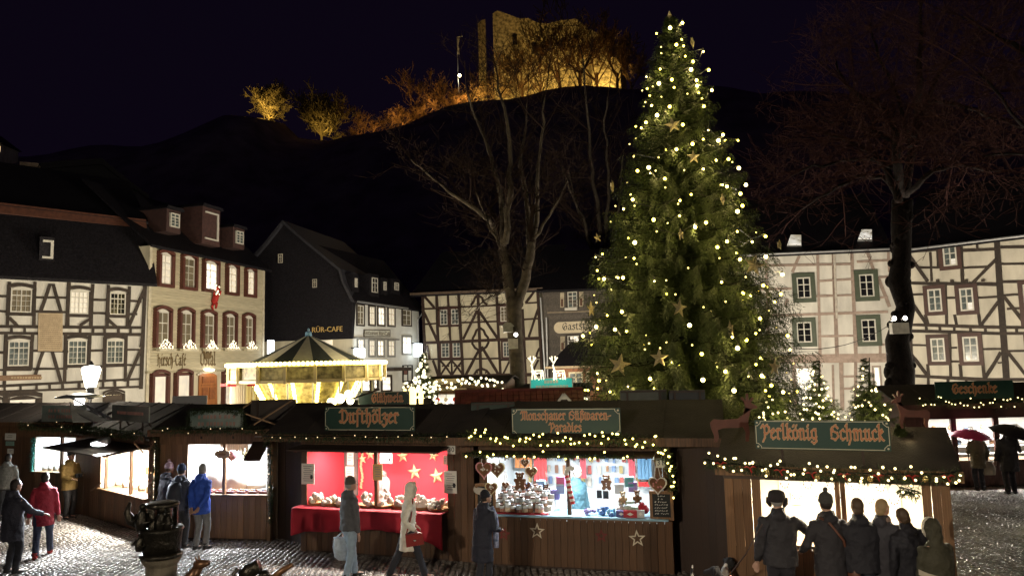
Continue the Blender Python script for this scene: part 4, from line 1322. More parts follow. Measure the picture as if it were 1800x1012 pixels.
limb_tree('bare_tree', 'forked pale-barked bare tree in front of the cream half-timbered house',
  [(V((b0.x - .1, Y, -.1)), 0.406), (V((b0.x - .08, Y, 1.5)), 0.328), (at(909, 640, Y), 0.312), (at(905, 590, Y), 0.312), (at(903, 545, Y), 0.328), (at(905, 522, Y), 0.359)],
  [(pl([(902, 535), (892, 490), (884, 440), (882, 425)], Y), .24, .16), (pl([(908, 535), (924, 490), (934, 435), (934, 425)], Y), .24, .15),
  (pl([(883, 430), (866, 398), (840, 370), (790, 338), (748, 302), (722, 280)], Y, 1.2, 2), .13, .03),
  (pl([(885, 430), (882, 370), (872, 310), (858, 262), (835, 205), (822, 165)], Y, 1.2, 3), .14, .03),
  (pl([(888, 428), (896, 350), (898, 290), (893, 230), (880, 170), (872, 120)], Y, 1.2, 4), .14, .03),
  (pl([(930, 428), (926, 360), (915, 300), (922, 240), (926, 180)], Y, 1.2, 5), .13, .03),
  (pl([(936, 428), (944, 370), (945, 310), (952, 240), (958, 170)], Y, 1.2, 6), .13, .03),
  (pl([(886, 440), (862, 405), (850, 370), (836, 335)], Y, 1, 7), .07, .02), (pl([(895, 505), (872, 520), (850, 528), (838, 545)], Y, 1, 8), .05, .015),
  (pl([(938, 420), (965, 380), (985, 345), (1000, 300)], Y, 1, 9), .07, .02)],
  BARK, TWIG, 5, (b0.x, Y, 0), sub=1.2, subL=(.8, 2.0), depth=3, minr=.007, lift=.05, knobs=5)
Y = 60.0
b0 = at(1050, 600, Y)
limb_tree('bare_tree', 'slender many-stemmed bare tree behind the slate inn, below the castle',
  [(V((b0.x, Y, 0)), .45), (V((b0.x, Y, 4)), .40), (at(1050, 470, Y), .32)],
  [(pl([(1050, 475), (1040, 430), (1020, 380), (1000, 330), (985, 290)], Y, 1, 12), .2, .05), (pl([(1050, 475), (1052, 380), (1042, 300), (1036, 230), (1028, 150), (1022, 90)], Y, 1, 13), .22, .05),
  (pl([(1052, 475), (1066, 380), (1070, 300), (1062, 230), (1068, 170)], Y, 1, 14), .2, .05), (pl([(1048, 470), (1030, 400), (1012, 350), (1000, 300)], Y, 1, 15), .16, .05),
  (pl([(1054, 475), (1080, 400), (1092, 330), (1098, 260)], Y, 1, 16), .16, .04)],
  BARK, TWIG, 6, (b0.x, Y, 0), sub=1.6, subL=(1.5, 4), depth=2, minr=.014, group='bare trees on the square')
Y = 28.0
b0 = at(1580, 690, Y)
limb_tree('bare_tree', 'massive dark knobbly tree with reddish twigs before the seam of two timbered houses',
  [(V((b0.x, Y, -.1)), .62), (at(1580, 720, Y), .52), (at(1584, 650, Y), .47), (at(1577, 600, Y), .42), (at(1592, 540, Y), .33), (at(1580, 495, Y), .40), (at(1585, 450, Y), .33), (at(1584, 400, Y), .36), (at(1586, 352, Y), .38)],
  [(pl([(1580, 352), (1560, 300), (1532, 268), (1490, 248), (1450, 235)], Y, 1, 21), .16, .03), (pl([(1584, 345), (1576, 280), (1574, 230), (1560, 195), (1520, 175), (1488, 150), (1470, 110)], Y, 1, 22), .19, .03),
  (pl([(1590, 345), (1602, 270), (1612, 200), (1618, 140), (1620, 60), (1616, -20)], Y, 1, 23), .2, .04), (pl([(1612, 185), (1650, 178), (1700, 190), (1750, 208), (1810, 226)], Y, 1.4, 24), .11, .04),
  (pl([(1578, 345), (1550, 310), (1500, 312), (1455, 340), (1410, 368)], Y, 1, 25), .12, .03), (pl([(1594, 340), (1640, 300), (1690, 290), (1760, 300)], Y, 1, 26), .12, .03),
  (pl([(1606, 240), (1650, 130), (1690, 90), (1740, 50)], Y, 1, 27), .1, .03), (pl([(1575, 250), (1530, 230), (1500, 225), (1440, 205)], Y, 1, 28), .09, .02), (pl([(1582, 300), (1540, 280), (1480, 282), (1430, 290), (1390, 310)], Y, 1.5, 29), .1, .02),
  (pl([(1600, 260), (1560, 130), (1540, 80), (1530, 40)], Y, 1.5, 30), .09, .02)],
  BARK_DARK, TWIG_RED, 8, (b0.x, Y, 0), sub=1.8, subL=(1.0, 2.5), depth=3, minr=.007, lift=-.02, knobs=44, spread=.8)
Y = 24.0
b0 = at(1960, 600, Y)
limb_tree('bare_tree', 'bare tree whose limbs reach in over the roof of the house behind the gifts stall',
  [(V((b0.x, Y, -.1)), .5), (V((b0.x, Y, 4)), .4), (at(1950, 350, Y), .33), (at(1945, 200, Y), .25)],
  [(pl([(1945, 230), (1880, 170), (1800, 92), (1740, 55), (1690, 30)], Y, 1, 41), .14, .03), (pl([(1945, 300), (1880, 280), (1800, 270), (1730, 275)], Y, 1, 42), .1, .03), (pl([(1945, 210), (1900, 100), (1860, 20)], Y, 1, 43), .14, .05),
  (pl([(1948, 330), (1880, 300), (1820, 230), (1760, 170), (1720, 130)], Y, 1.5, 44), .1, .03)],
  BARK_DARK, TWIG_RED, 9, (b0.x, Y, 0), sub=1.8, subL=(1.2, 2.8), depth=3, minr=.008, lift=-.02)
# boxes and flood lamps strapped to the trunks
for (px, py, Y, bx, bw, lab) in ((902, 604, 30.5, 0, .4, 'white box under a round flood lamp on the forked tree trunk'), (1578, 577, 27.4, -.1, .62, 'grey box with two round flood lamps on the dark knobbly trunk')):
 p = at(px, py, Y)
 t = thing('flood_lamp', lab, 'lamp', p, 'flood lamps on tree trunks')
 MB().box((p.x - bw / 2, Y - .22, p.z - .2), (p.x + bw / 2, Y, p.z + .2)).build('box', mat('box_grey', (.5, .48, .44), .6), t)
 for k in ((0,) if Y > 29 else (-1, 1)):
  x = p.x + k * .2 + (.12 if Y > 29 else 0)
  mb = MB().tube([(x, Y - .02, p.z + .34), (x, Y - .2, p.z + .36)], [.07, .11], 10)
  mb.build('housing', METAL_BLACK, t)
  MB().ball((x, Y - .2, p.z + .36), (.085, .03, .085), 8, 5).build('bulb', glow('flood_bulb', (1, .95, .85), 10), t)
p = at(893, 578, 30.4)
cm = thing('birdhouse', 'small grey birdhouse-like box high on the forked tree trunk', 'box', p)
MB().box((p.x - .2, 30.1, p.z - .14), (p.x + .2, 30.5, p.z + .1)).build('body', mat('weather_box', (.3, .3, .27), .7), cm)
MB().prism([(p.x - .26, 30.05, p.z + .1), (p.x + .26, 30.05, p.z + .1), (p.x + .12, 30.05, p.z + .24), (p.x - .12, 30.05, p.z + .24)], (0, .5, 0)).build('roof', MATS['weather_box'], cm)
# ================================================================ CHRISTMAS TREE
YT = 24.0
def tree_axis(z):
 # follows the slight lean in the photograph
 b, t = at(1208, 650, YT), at(1178, 22, YT)
 f = (z - b.z) / (t.z - b.z)
 return V((b.x + (t.x - b.x) * f, YT, z))
ZT = at(1178, 22, YT).z
def tree_R(z):
 f = max(0, min(1, (ZT - z) / (ZT - 2.2)))
 return float(np.interp(f, [0, .04, .12, .25, .42, .58, .75, .9, 1.0], [.08, .28, .76, 1.22, 1.85, 2.5, 3.15, 3.5, 3.4]))
ct = thing('christmas_tree', 'huge lit Christmas tree on the market square', 'tree', (tree_axis(0).x, YT, 0))
MB().tube([tree_axis(z) for z in (-.1, 4, 9, ZT - .3)], [.26, .2, .11, .02], 9).build('trunk', BARK_DARK, ct)
def fir(axis, R, z0, z1, tiers, per, rng, S=1.0, bs=1.0, droop=.30, hang=.9, jitter=.22):
 """tiers of boughs with side twigs set with needle blades; S scales twigs and blades"""
 vs, br = [], MB()
 ph = 0
 for i in range(tiers):
  f = (i + .5) / tiers
  zt = z0 + (z1 - z0) * (1 - (1 - f) ** 1.2)
  n = max(4, int(per * (.55 + .45 * (1 - f))))
  ph += 1.1
  for q in range(n):
   a = ph + 6.2832 * (q + rng.uniform(-.3, .3)) / n
   z = zt + rng.uniform(-.5, .5) * (z1 - z0) / tiers * .8
   L = R(z) * (1 + rng.uniform(-jitter, jitter * .7))
   o = axis(z)
   rad, tang = V((math.cos(a), math.sin(a), 0)), V((-math.sin(a), math.cos(a), 0))
   B = lambda t: o + rad * (L * t) + V((0, 0, L * (.14 * t - droop * t * t + .14 * t ** 5)))
   br.tube([B(k / 5) for k in range(6)], [.012 * L + .006 * S, .010 * L + .006 * S, .008 * L + .005 * S, .012 * S, .010 * S, .004 * S], 3, cap=False)
   m = max(5, int(L / (.085 * S)))
   for k in range(m * 2):
    t = .12 + .88 * (k + rng.random()) / (m * 2)
    p = B(t)
    sd = 1 if k % 2 else -1
    tl = min(.42 * L * (1.12 - t) + .10 * S, .62 * S) * rng.uniform(.7, 1.2)
    d = (rad * rng.uniform(.35, .9) + tang * sd * rng.uniform(.5, 1) * (1.15 - t) + V((0, 0, -hang * rng.uniform(.15, 1.0)))).normalized()
    w = d.cross(V((0, 0, 1))).normalized()
    w2 = d.cross(w)
    nn = max(3, int(tl / (.052 * S)))
    for x in range(nn):
     u = (x + .5) / nn
     c = p + d * (tl * u) + V((0, 0, -.4 * tl * u * u))
     lat = (w * (1 if x % 2 else -1) + w2 * rng.uniform(-.8, .8)).normalized()
     dd = (d + V((0, 0, -.7 * u))).normalized()
     bl_ = .150 * S * bs * (1.15 - .5 * u)
     e = dd * (.0235 * S * bs)
     vs += [c - e, c + e, c + (dd * .75 + lat * .7) * bl_]
 return vs, br
rng = random.Random(21)
vs, br = fir(tree_axis, tree_R, 1.9, ZT - .12, 54, 19, rng, S=1.0, hang=1.25)
link('needles', bigmesh('needles', [tuple(v) for v in vs], None, np.arange(len(vs)), FIR, ORG[ct.name]), ct, kind='stuff')
br.build('branches', BARK_DARK, ct)
# fairy lights: photo positions on the near side of the crown, more round the back
z8 = [(450, 125), (505, 103), (390, 150), (478, 200), (410, 210), (598, 230), (552, 275), (543, 310), (622, 312), (406, 308), (458, 355), (345, 342), (468, 390), (568, 358), (400, 372), (636, 402), (348, 395), (448, 475), (340, 455), (368, 470), (600, 473), (392, 513), (343, 545), (322, 570), (507, 555), (620, 580), (598, 620), (550, 640), (665, 625), (685, 600), (752, 625), (478, 665), (288, 697), (655, 713), (710, 708), (756, 748), (305, 760), (598, 752), (427, 795), (362, 770), (683, 822), (703, 830), (787, 822), (763, 862), (544, 865), (284, 888), (292, 915), (243, 930), (772, 915), (750, 940), (377, 978), (494, 892), (610, 990), (560, 1000), (492, 960), (570, 382), (355, 745)]
z7 = [(384, 18), (658, 32), (602, 58), (400, 80), (822, 80), (970, 105), (285, 138), (768, 132), (900, 135), (718, 162), (80, 215), (282, 220), (836, 226), (972, 212), (124, 328), (198, 322), (224, 322), (866, 318), (740, 345), (958, 362), (1058, 305), (852, 402), (892, 415), (1050, 408), (388, 340), (1018, 448), (942, 535), (84, 578), (182, 593), (242, 602), (14, 626), (360, 665), (796, 632), (870, 648), (824, 690), (1086, 625), (1098, 698), (636, 720), (478, 762), (514, 775), (366, 850), (642, 856), (760, 812), (920, 775), (950, 835), (880, 838), (90, 822), (98, 860), (805, 912), (1000, 885), (156, 918), (88, 985), (250, 892), (40, 910), (218, 500), (572, 570), (1062, 920), (990, 940)]
bl = thing('string_lights', 'string of warm light bulbs wound over the huge Christmas tree', 'string lights', tree_axis(2))
BULB_MID = glow('warm_bulb_dimmer', (1, .78, .20), 3.2)
BULB_HOT = glow('warm_bulb_hot', (1, .84, .26), 13)
hot = MB().ball((0, 0, 0), .060, 9, 6).mesh('bulb', BULB_HOT, smooth=True)
mid = MB().ball((0, 0, 0), .028, 6, 4).mesh('bulb', BULB_MID, smooth=True)
big = MB().ball((0, 0, 0), .050, 8, 5).mesh('bulb', BULB, smooth=True)
sml = MB().ball((0, 0, 0), .035, 6, 4).mesh('bulb', BULB, smooth=True)
sock = MB().tube([(0, 0, .05), (0, 0, .13)], .022, 5).mesh('socket', METAL_BLACK)
cab = []
pix = [(1000 + x / 2.53, y / 2.53) for x, y in z8] + [(1020 + x / 2.978, 380 + y / 2.978) for x, y in z7]
def on_crown(px, py, out=1.02):
 # where the line of sight meets the crown's cone
 r = ray(px, py)
 best = None
 for k in range(240):
  Yk = YT - 3.8 + 3.8 * k / 240
  p = CAM + r * (Yk / r.y)
  a = tree_axis(p.z)
  if math.hypot(p.x - a.x, p.y - a.y) < tree_R(p.z) * out - .35 * 0:
   return p
 p = CAM + r * (YT / r.y)
 return p
for i, (px, py) in enumerate(pix):
 p = on_crown(px, py, .98)
 inst('bulb', [hot, big, sml, big, mid, sml, big][i % 7], bl, p, None, None)
 if i % 2:
  lampat('POINT', 'bulb_light', p + (CAM - p).normalized() * .09, 16 if i % 7 in (1, 3) else 10, (1, .76, .28), .06)
 inst('socket', sock, bl, p)
for i in range(150):
 z = RD.uniform(2.2, ZT - 1)
 a = RD.uniform(math.pi * .02, math.pi * .98) if i % 2 else RD.uniform(-math.pi, 0)
 k = 1.0 if i % 2 else RD.uniform(.72, 1.0)
 c = tree_axis(z)
 p = c + V((math.cos(a), math.sin(a), 0)) * tree_R(z) * k
 inst('bulb', (sml, mid, mid)[i % 3], bl, p)
cb = MB()
srt = sorted(pix, key=lambda q: q[1])
for i in range(0, len(srt) - 1):
 a, b = srt[i], srt[i + 1]
 if abs(a[0] - b[0]) < 90:
  p, q = on_crown(*a, .95), on_crown(*b, .95)
  mid = p.lerp(q, .5) + V((0, 0, -.15))
  cb.tube([p + V((0, 0, .1)), mid, q + V((0, 0, .1))], .012, 4, cap=False)
cb.build('cable', METAL_BLACK, bl, kind='stuff')
# gold stars hung in the tree
STAR = mat('gold_glitter_star', (.46, .38, .21), .6, metal=.15, var=.25, scale=30)
def star_mesh(r, thick=.07):
 mb = MB()
 ring = []
 for k in range(10):
  a = math.pi / 2 + k * math.pi / 5
  q = r if k % 2 == 0 else r * .40
  ring.append(V((q * math.cos(a), 0, q * math.sin(a))))
 vs = ring + [V((0, -thick, 0)), V((0, thick, 0))]
 fs = [(k, (k + 1) % 10, 10) for k in range(10)] + [((k + 1) % 10, k, 11) for k in range(10)]
 mb.add(vs, fs)
 return mb.mesh('star', STAR)
ST = [((1183, 220), .33, 0, 'gold star near the upper middle of the tree, above its twin'), ((1219, 276), .28, .2, 'smaller gold star just below and beside the upper middle star'), ((1217, 75), .27, 1.1, 'edge-on gold star close to the treetop'),
 ((1177, 28), .24, 1.25, 'gold star forming the very tip of the tree'), ((1076, 328), .30, 1.2, 'edge-on gold star at the outer edge level with the knobbly tree fork'), ((1270, 350), .25, 1.2, 'narrow edge-on gold star below the twin bulbs'), ((1197, 412), .24, .9, 'tilted gold star in the dark middle of the tree'),
 ((1326, 466), .42, .15, 'large gold star near the skylights'), ((1370, 430), .24, .8, 'small gold star at the tip of a branch under the skylight'), ((1050, 418), .22, .6, 'small gold star at the branch tip beside the slender tree'), ((1194, 541), .36, .5, 'gold star in the centre of the lower tree'), ((1039, 543), .34, 1.0, 'gold star beside the oval inn sign'),
 ((1284, 578), .32, .9, 'tilted gold star above the brightest low bulb'), ((1089, 641), .42, 0, 'large gold star lowest toward the porch'), ((1159, 629), .36, .2, 'gold star beside a bright bulb low in the tree'), ((1362, 645), .32, .5, 'gold star hanging lowest in front of the pink timbers')]
for (px, py), r, yaw, lab in ST:
 p = on_crown(px, py, 1.06)
 o = link('star_ornament', star_mesh(r * .82))
 o.location = p
 o.rotation_euler = (0, RD.uniform(-.25, .25), yaw)
 tag(o, lab, 'star', 'gold stars in the Christmas tree')
# ================================================================ CAROUSEL
YC = 29.0
cx = at(542, 650, YC).x
ca = thing('carousel', 'lit carousel with striped tent roof and strings of bulbs', 'carousel', (cx, YC, 0))
zr = at(540, 642, YC).z
zb = zr - .55
RC = 131 * YC / FPX
zap = at(540, 590, YC).z
C1, C2 = mat('canopy_slate_blue', (.045, .055, .065), .7, var=.15), mat('canopy_cream', (.62, .60, .54), .7, var=.1)
N = 18
CR = mat('carousel_cream', (.62, .52, .30), .5, var=.08)
PAINT = mat('carousel_painting', (.34, .26, .09), .5, var=.7, scale=6, c2=(.55, .48, .25))
GOLDT = mat('gold_trim', (.5, .36, .12), .35, metal=.5, var=.1)
for k in range(N):
 a0, a1 = 2 * math.pi * (k - .5) / N, 2 * math.pi * (k + .5) / N
 e = lambda a, r, z: V((cx + r * math.cos(a), YC + r * math.sin(a), z))
 Ri = RC * .80
 mb = MB().prism([e(a0, Ri, zr + .08), e(a1, Ri, zr + .08), e(a1, .10, zap), e(a0, .10, zap)], (0, 0, -.03))
 mb.build('canopy_panel', C1 if k % 2 else C2, ca)
 MB().prism([e(a0, RC, zr + .02), e(a1, RC, zr + .02), e(a1, Ri, zr + .10), e(a0, Ri, zr + .10)], (0, 0, -.03)).build('canopy_edge', C2, ca)
 # rim picture panel with frame
 o, d1, = e(a0, RC, zb + .06), e(a1, RC, zb + .06) - e(a0, RC, zb + .06)
 nrm = V((math.cos((a0 + a1) / 2), math.sin((a0 + a1) / 2), 0))
 MB().obox(o - nrm * .06, d1, nrm * .04, V((0, 0, zr - zb - .06))).build('rim_panel', PAINT, ca)
 fm = MB()
 fm.obox(e(a0, RC, zb - .05), d1, nrm * .05, V((0, 0, .09)))
 fm.obox(e(a0, RC, zr - .05), d1, nrm * .05, V((0, 0, .07)))
 fm.build('rim_moulding', CR, ca)
 MB().obox(e(a0, RC + .03, zb - .1) - V((.05, .05, 0)), V((.1, 0, 0)), V((0, .1, 0)), V((0, 0, zr - zb + .16))).build('rim_post', CR, ca)
MB().lathe([(.10, 0), (.14, .05), (.12, .2), (.03, .25), (.05, .3), (.01, .36)], (cx, YC, zap - .06), 10).build('finial', mat('finial_blue', (.12, .25, .45), .4), ca)
cbm = MB().ball((0, 0, 0), .072, 8, 5).mesh('bulb', glow('carousel_bulb', (1, .80, .20), 9), smooth=True)
for k in range(120):
 a = 2 * math.pi * k / 120
 inst('bulb', cbm, ca, (cx + (RC + .06) * math.cos(a), YC + (RC + .06) * math.sin(a), zr + .06))
# inverted centre cone with bulb ribs
zt_, zb_ = zr - .58, zr - 1.95
R1, R2 = 2.0, 1.25
for k in range(14):
 a0, a1 = 2 * math.pi * (k + .5) / 14, 2 * math.pi * (k + 1.5) / 14
 P = [e(a0, R1, zt_), e(a1, R1, zt_), e(a1, R2, zb_), e(a0, R2, zb_)]
 nrm = V((math.cos((a0 + a1) / 2), math.sin((a0 + a1) / 2), 0))
 MB().prism(P, -nrm * .05).build('cone_panel', PAINT, ca)
 MB().tube([e(a0, R1 + .01, zt_), e(a0, R2 + .01, zb_)], .035, 5).build('cone_rib', GOLDT, ca)
 for j in range(12):
  f = (j + .5) / 12
  inst('bulb', cbm, ca, e(a0, R1 + (R2 - R1) * f + .09, zt_ + (zb_ - zt_) * f))
MB().lathe([(R2, zb_ - .6), (R2, zb_), (R2 * .6, zb_ + .01)], (cx, YC, 0), 16).build('centre_drum', CR, ca)
MB().lathe([(1.0, .55), (1.0, zb_ - .55), (.5, zb_ - .5)], (cx, YC, 0), 16).build('centre_column', PAINT, ca)
MB().lathe([(RC - .1, .1), (RC, .15), (RC, .5), (RC - .1, .55), (.2, .56)], (cx, YC, 0), 36).build('platform', CR, ca)
MB().lathe([(RC - .05, zr - .62), (RC - .05, zr - .58), (.3, zr - .54), (.3, zr - .60)], (cx, YC, 0), 36).build('ceiling', mat('carousel_ceiling', (.55, .48, .32), .6), ca)
for k in range(18):
 a = 2 * math.pi * (k + .5) / 18
 rr = RC * (.9 if k % 2 else .7)
 MB().tube([e(a, rr, .5), e(a, rr, zr - .55)], .032, 6).build('pole', METAL_GREY, ca)
# horses on the poles
HORSE = [mat('horse_white', (.6, .56, .48), .4), mat('horse_brown', (.22, .1, .04), .4), mat('horse_black', (.05, .045, .04), .4)]
for k in range(0, 18, 2):
 a = 2 * math.pi * (k + .5) / 18
 c = e(a, RC * .7, 1.45 + .2 * math.sin(k))
 tg = V((-math.sin(a), math.cos(a), 0))
 mb = MB()
 mb.tube([c - tg * .5, c - tg * .25, c + tg * .2, c + tg * .42], [.13, .2, .19, .14], 8)
 mb.tube([c + tg * .38 + V((0, 0, .05)), c + tg * .58 + V((0, 0, .38)), c + tg * .62 + V((0, 0, .5))], [.13, .09, .08], 7)
 mb.tube([c + tg * .56 + V((0, 0, .52)), c + tg * .82 + V((0, 0, .38))], [.085, .05], 7)
 for s, q in ((.35, .25), (.3, .05), (-.42, -.25), (-.38, -.05)):
  mb.tube([c + tg * s + V((0, 0, -.1)), c + tg * (s + q * .8) + V((0, 0, -.38)), c + tg * (s + q * .3) + V((0, 0, -.62))], [.07, .045, .035], 6)
 mb.tube([c - tg * .5, c - tg * .72 + V((0, 0, -.2)), c - tg * .74 + V((0, 0, -.42))], [.05, .05, .02], 6)
 mb.build('horse', HORSE[(k // 2) % 3], ca, smooth=True)
# folded side curtains
CUR = mat('curtain_stripe', (.42, .36, .26), .8, var=.2, scale=2, streak=(8, 8, .3))
for k in range(30):
 a = math.pi + .95 - k * .05
 x = e(a, RC - .12, 0)
 inst('curtain_fold', MB().tube([(0, 0, 1.0), (0, 0, zb - .05)], .05, 6).mesh('curtain_fold', CUR) if k == 0 else bpy.data.meshes['curtain_fold'], ca, (x.x, x.y, 0))
for a in (math.pi + .8, math.pi + .45):
 MB().box((e(a, RC - .2, 0).x - .5, e(a, RC - .2, 0).y, zb - .16), (e(a, RC - .2, 0).x + .5, e(a, RC - .2, 0).y + .05, zb - .06)).build('red_valance', mat('valance_red', (.5, .03, .04), .7), ca)
lampat('POINT', 'carousel_light', (cx, YC - 2.6, zr - 1.0), 90, (1, .8, .42), .4)
lampat('POINT', 'carousel_light', (cx - 3, YC - 1.6, zr + .4), 170, (1, .8, .42), .3)
lampat('POINT', 'carousel_light', (cx + 3, YC - 1.6, zr + .4), 170, (1, .8, .42), .3)
ja, jb = at(1395, 612, YT - .5), at(1562, 572, 27.6)
solo(MB().tube([ja.lerp(jb, k / 8) + V((0, 0, -1.2 * (k / 8) * (1 - k / 8))) for k in range(9)], .012, 4), 'power_cable', METAL_BLACK, 'thin cable hung from the Christmas tree to the dark knobbly trunk', 'cable', ja)
# ================================================================ MARKET STALLS
WHITEIN = mat('stall_white', (.75, .74, .70), .7, var=.05)
COUNTER = mat('counter_wood', (.16, .09, .045), .5, var=.2)
def prints(name, mt, loc=None):
 return mt
class Stall:
 def __init__(s, label, face, u0, u1, ua, ub, zc, zo, ze, zr, depth=2.3, wood=WOOD, plank=.125, inner=None, light=None, roof_u=None, posts=(), fascia=None, name='market_stall', ov=.32, shut=None):
  s.f = face
  f = face
  c = f.p((u0 + u1) / 2, 0, -depth / 2)
  s.t = t = thing(name, label, 'market stall', (c.x, c.y, 0), 'wooden market stalls')
  s.u0, s.u1, s.ua, s.ub, s.zc, s.zo, s.ze, s.depth = u0, u1, ua, ub, zc, zo, ze, depth
  pm = {}
  def planks(a, b, z0, z1):
   n = max(1, round((b - a) / plank))
   w = (b - a) / n
   key = (round(z1 - z0, 2))
   if key not in pm:
    me = MB().box((.004, -.022, 0), (.996, .0, 1)).mesh('front_plank', wood)
    pm[key] = me
   for i in range(n):
    dd = RD.uniform(-.004, .004)
    inst('front_plank', pm[key], t, f.p(a + w * i + .003, z0, dd), f.R, (w - .006, 1, z1 - z0))
  planks(ua, ub, .06, zc - .045)
  if ua - u0 > .06:
   planks(u0, ua - .004, .03, zo)
  if u1 - ub > .06:
   planks(ub + .004, u1, .03, zo)
  back = MB()
  f.box(back, u0 + .01, u1 - .01, 0, zc - .1, -.06, -.027)
  back.build('front_backing', WOOD_DARK, t)
  inner = inner or WHITEIN
  mb = MB()
  f.box(mb, u0 + .03, u1 - .03, .02, ze - .04, -depth, -depth + .04)
  mb.build('back_wall', inner, t)
  for a, b in ((u0, u0 + .03), (u1 - .03, u1)):
   mb = MB()
   f.box(mb, a, b, .02, ze - .05, -depth, -.028)
   mb.build('side_wall', wood, t)
  for a, b in ((max(u0 + .031, ua - .25), max(u0 + .031, ua - .25) + .012), (min(u1 - .031, ub + .25) - .012, min(u1 - .031, ub + .25))):
   mb = MB()
   f.box(mb, a, b, zc - .3, zo, -depth + .05, -.06)
   mb.build('inner_lining', inner, t)
  mb = MB()
  f.box(mb, u0 + .04, u1 - .04, zo + .06, zo + .09, -depth + .045, -.03)
  mb.build('ceiling', WHITEIN, t)
  mb = MB()
  f.box(mb, u0 + .04, u1 - .04, .03, .06, -depth + .045, -.07)
  mb.build('floor_boards', WOOD_DARK, t)
  mb = MB()
  f.box(mb, ua - .03, ub + .03, zc - .04, zc, -.55, .10)
  s.counter = mb.build('counter', COUNTER, t)
  mb = MB()
  f.box(mb, u0 - .01, u1 + .01, zo, ze, -.02, .028)
  mb.build('fascia_board', fascia or wood, t)
  for u in posts:
   mb = MB()
   f.box(mb, u - .035, u + .035, zc, zo, -.05, .02)
   mb.build('post', wood, t)
  r0, r1 = roof_u or (u0 - .15, u1 + .15)
  for side in (0, 1):
   mb = MB()
   if side == 0:
    P = [f.p(r0, ze - .06, ov), f.p(r1, ze - .06, ov), f.p(r1, zr, -depth / 2), f.p(r0, zr, -depth / 2)]
   else:
    P = [f.p(r0, zr - .002, -depth / 2 - .003), f.p(r1, zr - .002, -depth / 2 - .003), f.p(r1, ze - .06, -depth - ov), f.p(r0, ze - .06, -depth - ov)]
   mb.prism(P, (0, 0, .05))
   mb.build('roof_slope', FELT, t)
   nj = max(2, int((r1 - r0) / .9))
   for k in range(1, nj):
    x = (k + RD.uniform(-.08, .08)) / nj
    lo_, hi_ = P[0].lerp(P[1], x) + V((0, 0, .055)), P[3].lerp(P[2], x) + V((0, 0, .055))
    MB().bar(lo_, hi_, .05, .02, f.u.cross(hi_ - lo_)).build('felt_joint', FELT, t)
  mb = MB()
  f.box(mb, r0, r1, ze - .13, ze + .02, ov + .003, ov + .03)
  mb.build('eave_board', wood, t)
  for u in (u0, u1 - .03):
   mb = MB()
   mb.prism([f.p(u, ze - .05, 0), f.p(u, ze - .05, -depth), f.p(u, zr - .05, -depth / 2)], f.u * .03)
   mb.build('gable_board', wood, t)
  if light:
   pw, colr = light
   w = (ub - ua) * .85
   tb = MB()
   f.box(tb, (ua + ub) / 2 - w / 2, (ua + ub) / 2 + w / 2, zo - .0, zo + .04, -.62, -.56)
   tb.build('tube_lamp', glow('tube_' + label[:12], colr, 16), t)
   l = lampat('AREA', 'stall_light', f.p((ua + ub) / 2, zo - .02, -.6), pw, colr, w, None, None, .25)
   l.rotation_euler = (0, 0, math.atan2(f.u.y, f.u.x))
 def goods(s, u, z, d):
  return s.f.p(u, z, d)
def sign(label, face, px0, py0, px1, py1, d, rows, tilt=0, name='stall_sign', bare=False, board=None):
 """green board with a cream line, notched corners, corner discs and blackletter rows"""
 ua, zt = face.uz(px0, py0, d)
 ub, zb = face.uz(px1, py1, d)
 za = face.uz(px1, py0, d)[1]
 c = face.p((ua + ub) / 2, zb, d)
 t = thing(name, label, 'sign', c, 'green stall signs')
 mb = MB()
 face.box(mb, ua, ub, zb, zt, d - .03, d)
 mb.build('board', board or SIGN_GREEN, t)
 h = zt - zb
 n = h * .16
 g = h * .035
 if not bare:
  a, b, lo, hi = ua + g, ub - g, zb + g, zt - g
  w = h * .022
  out = [(a + n, lo), (b - n, lo), (b - n, lo + n * .35), (b - n * .35, lo + n), (b, lo + n), (b, hi - n), (b - n * .35, hi - n), (b - n, hi - n * .35), (b - n, hi), (a + n, hi), (a + n, hi - n * .35), (a + n * .35, hi - n), (a, hi - n), (a, lo + n), (a + n * .35, lo + n), (a + n, lo + n * .35)]
  mb = MB()
  for i in range(len(out)):
   p, q = V(out[i]), V(out[(i + 1) % len(out)])
   dd = (q - p)
   if dd.length < 1e-5:
    continue
   nn = V((-dd.y, dd.x)).normalized() * w / 2
   ex = dd.normalized() * w * .4
   face.poly(mb, [p - nn - ex, q - nn + ex, q + nn + ex, p + nn - ex], d - .001, d + .004 + .0005 * (i % 3))
  mb.build('border_line', SIGN_LINE, t)
  mb = MB()
  for u, z in ((a + n * .3, lo + n * .3), (b - n * .3, lo + n * .3), (a + n * .3, hi - n * .3), (b - n * .3, hi - n * .3)):
   mb.prism([face.p(u + n * .22 * math.cos(k * .785), z + n * .22 * math.sin(k * .785), d - .001) for k in range(8)], face.n * .006)
  mb.build('corner_disc', SIGN_LINE, t)
 for text, cx_, zf, xh, wf in rows:
  uc = ua + (ub - ua) * cx_
  z0 = zb + h * zf
  pen_text(face, text, uc, z0, xh * h, d - .002, nib=.12, grow=.13, thick=.008, width=(ub - ua) * wf).build('lettering_edge', LETTER_EDGE, t)
  pen_text(face, text, uc, z0, xh * h, d + .003, nib=.11, grow=.0, thick=.012, width=(ub - ua) * wf).build('lettering', LETTER, t)
 # brackets on the roof
 mb = MB()
 for u in (ua + (ub - ua) * .2, ua + (ub - ua) * .8):
  mb.bar(face.p(u, zb + h * .6, d - .04), face.p(u, zb - .12, d - .25), .03, .03)
  mb.bar(face.p(u, zb + .02, d - .045), face.p(u, zb - .2, d - .05), .03, .03)
 mb.build('bracket', WOOD_DARK, t)
 return t
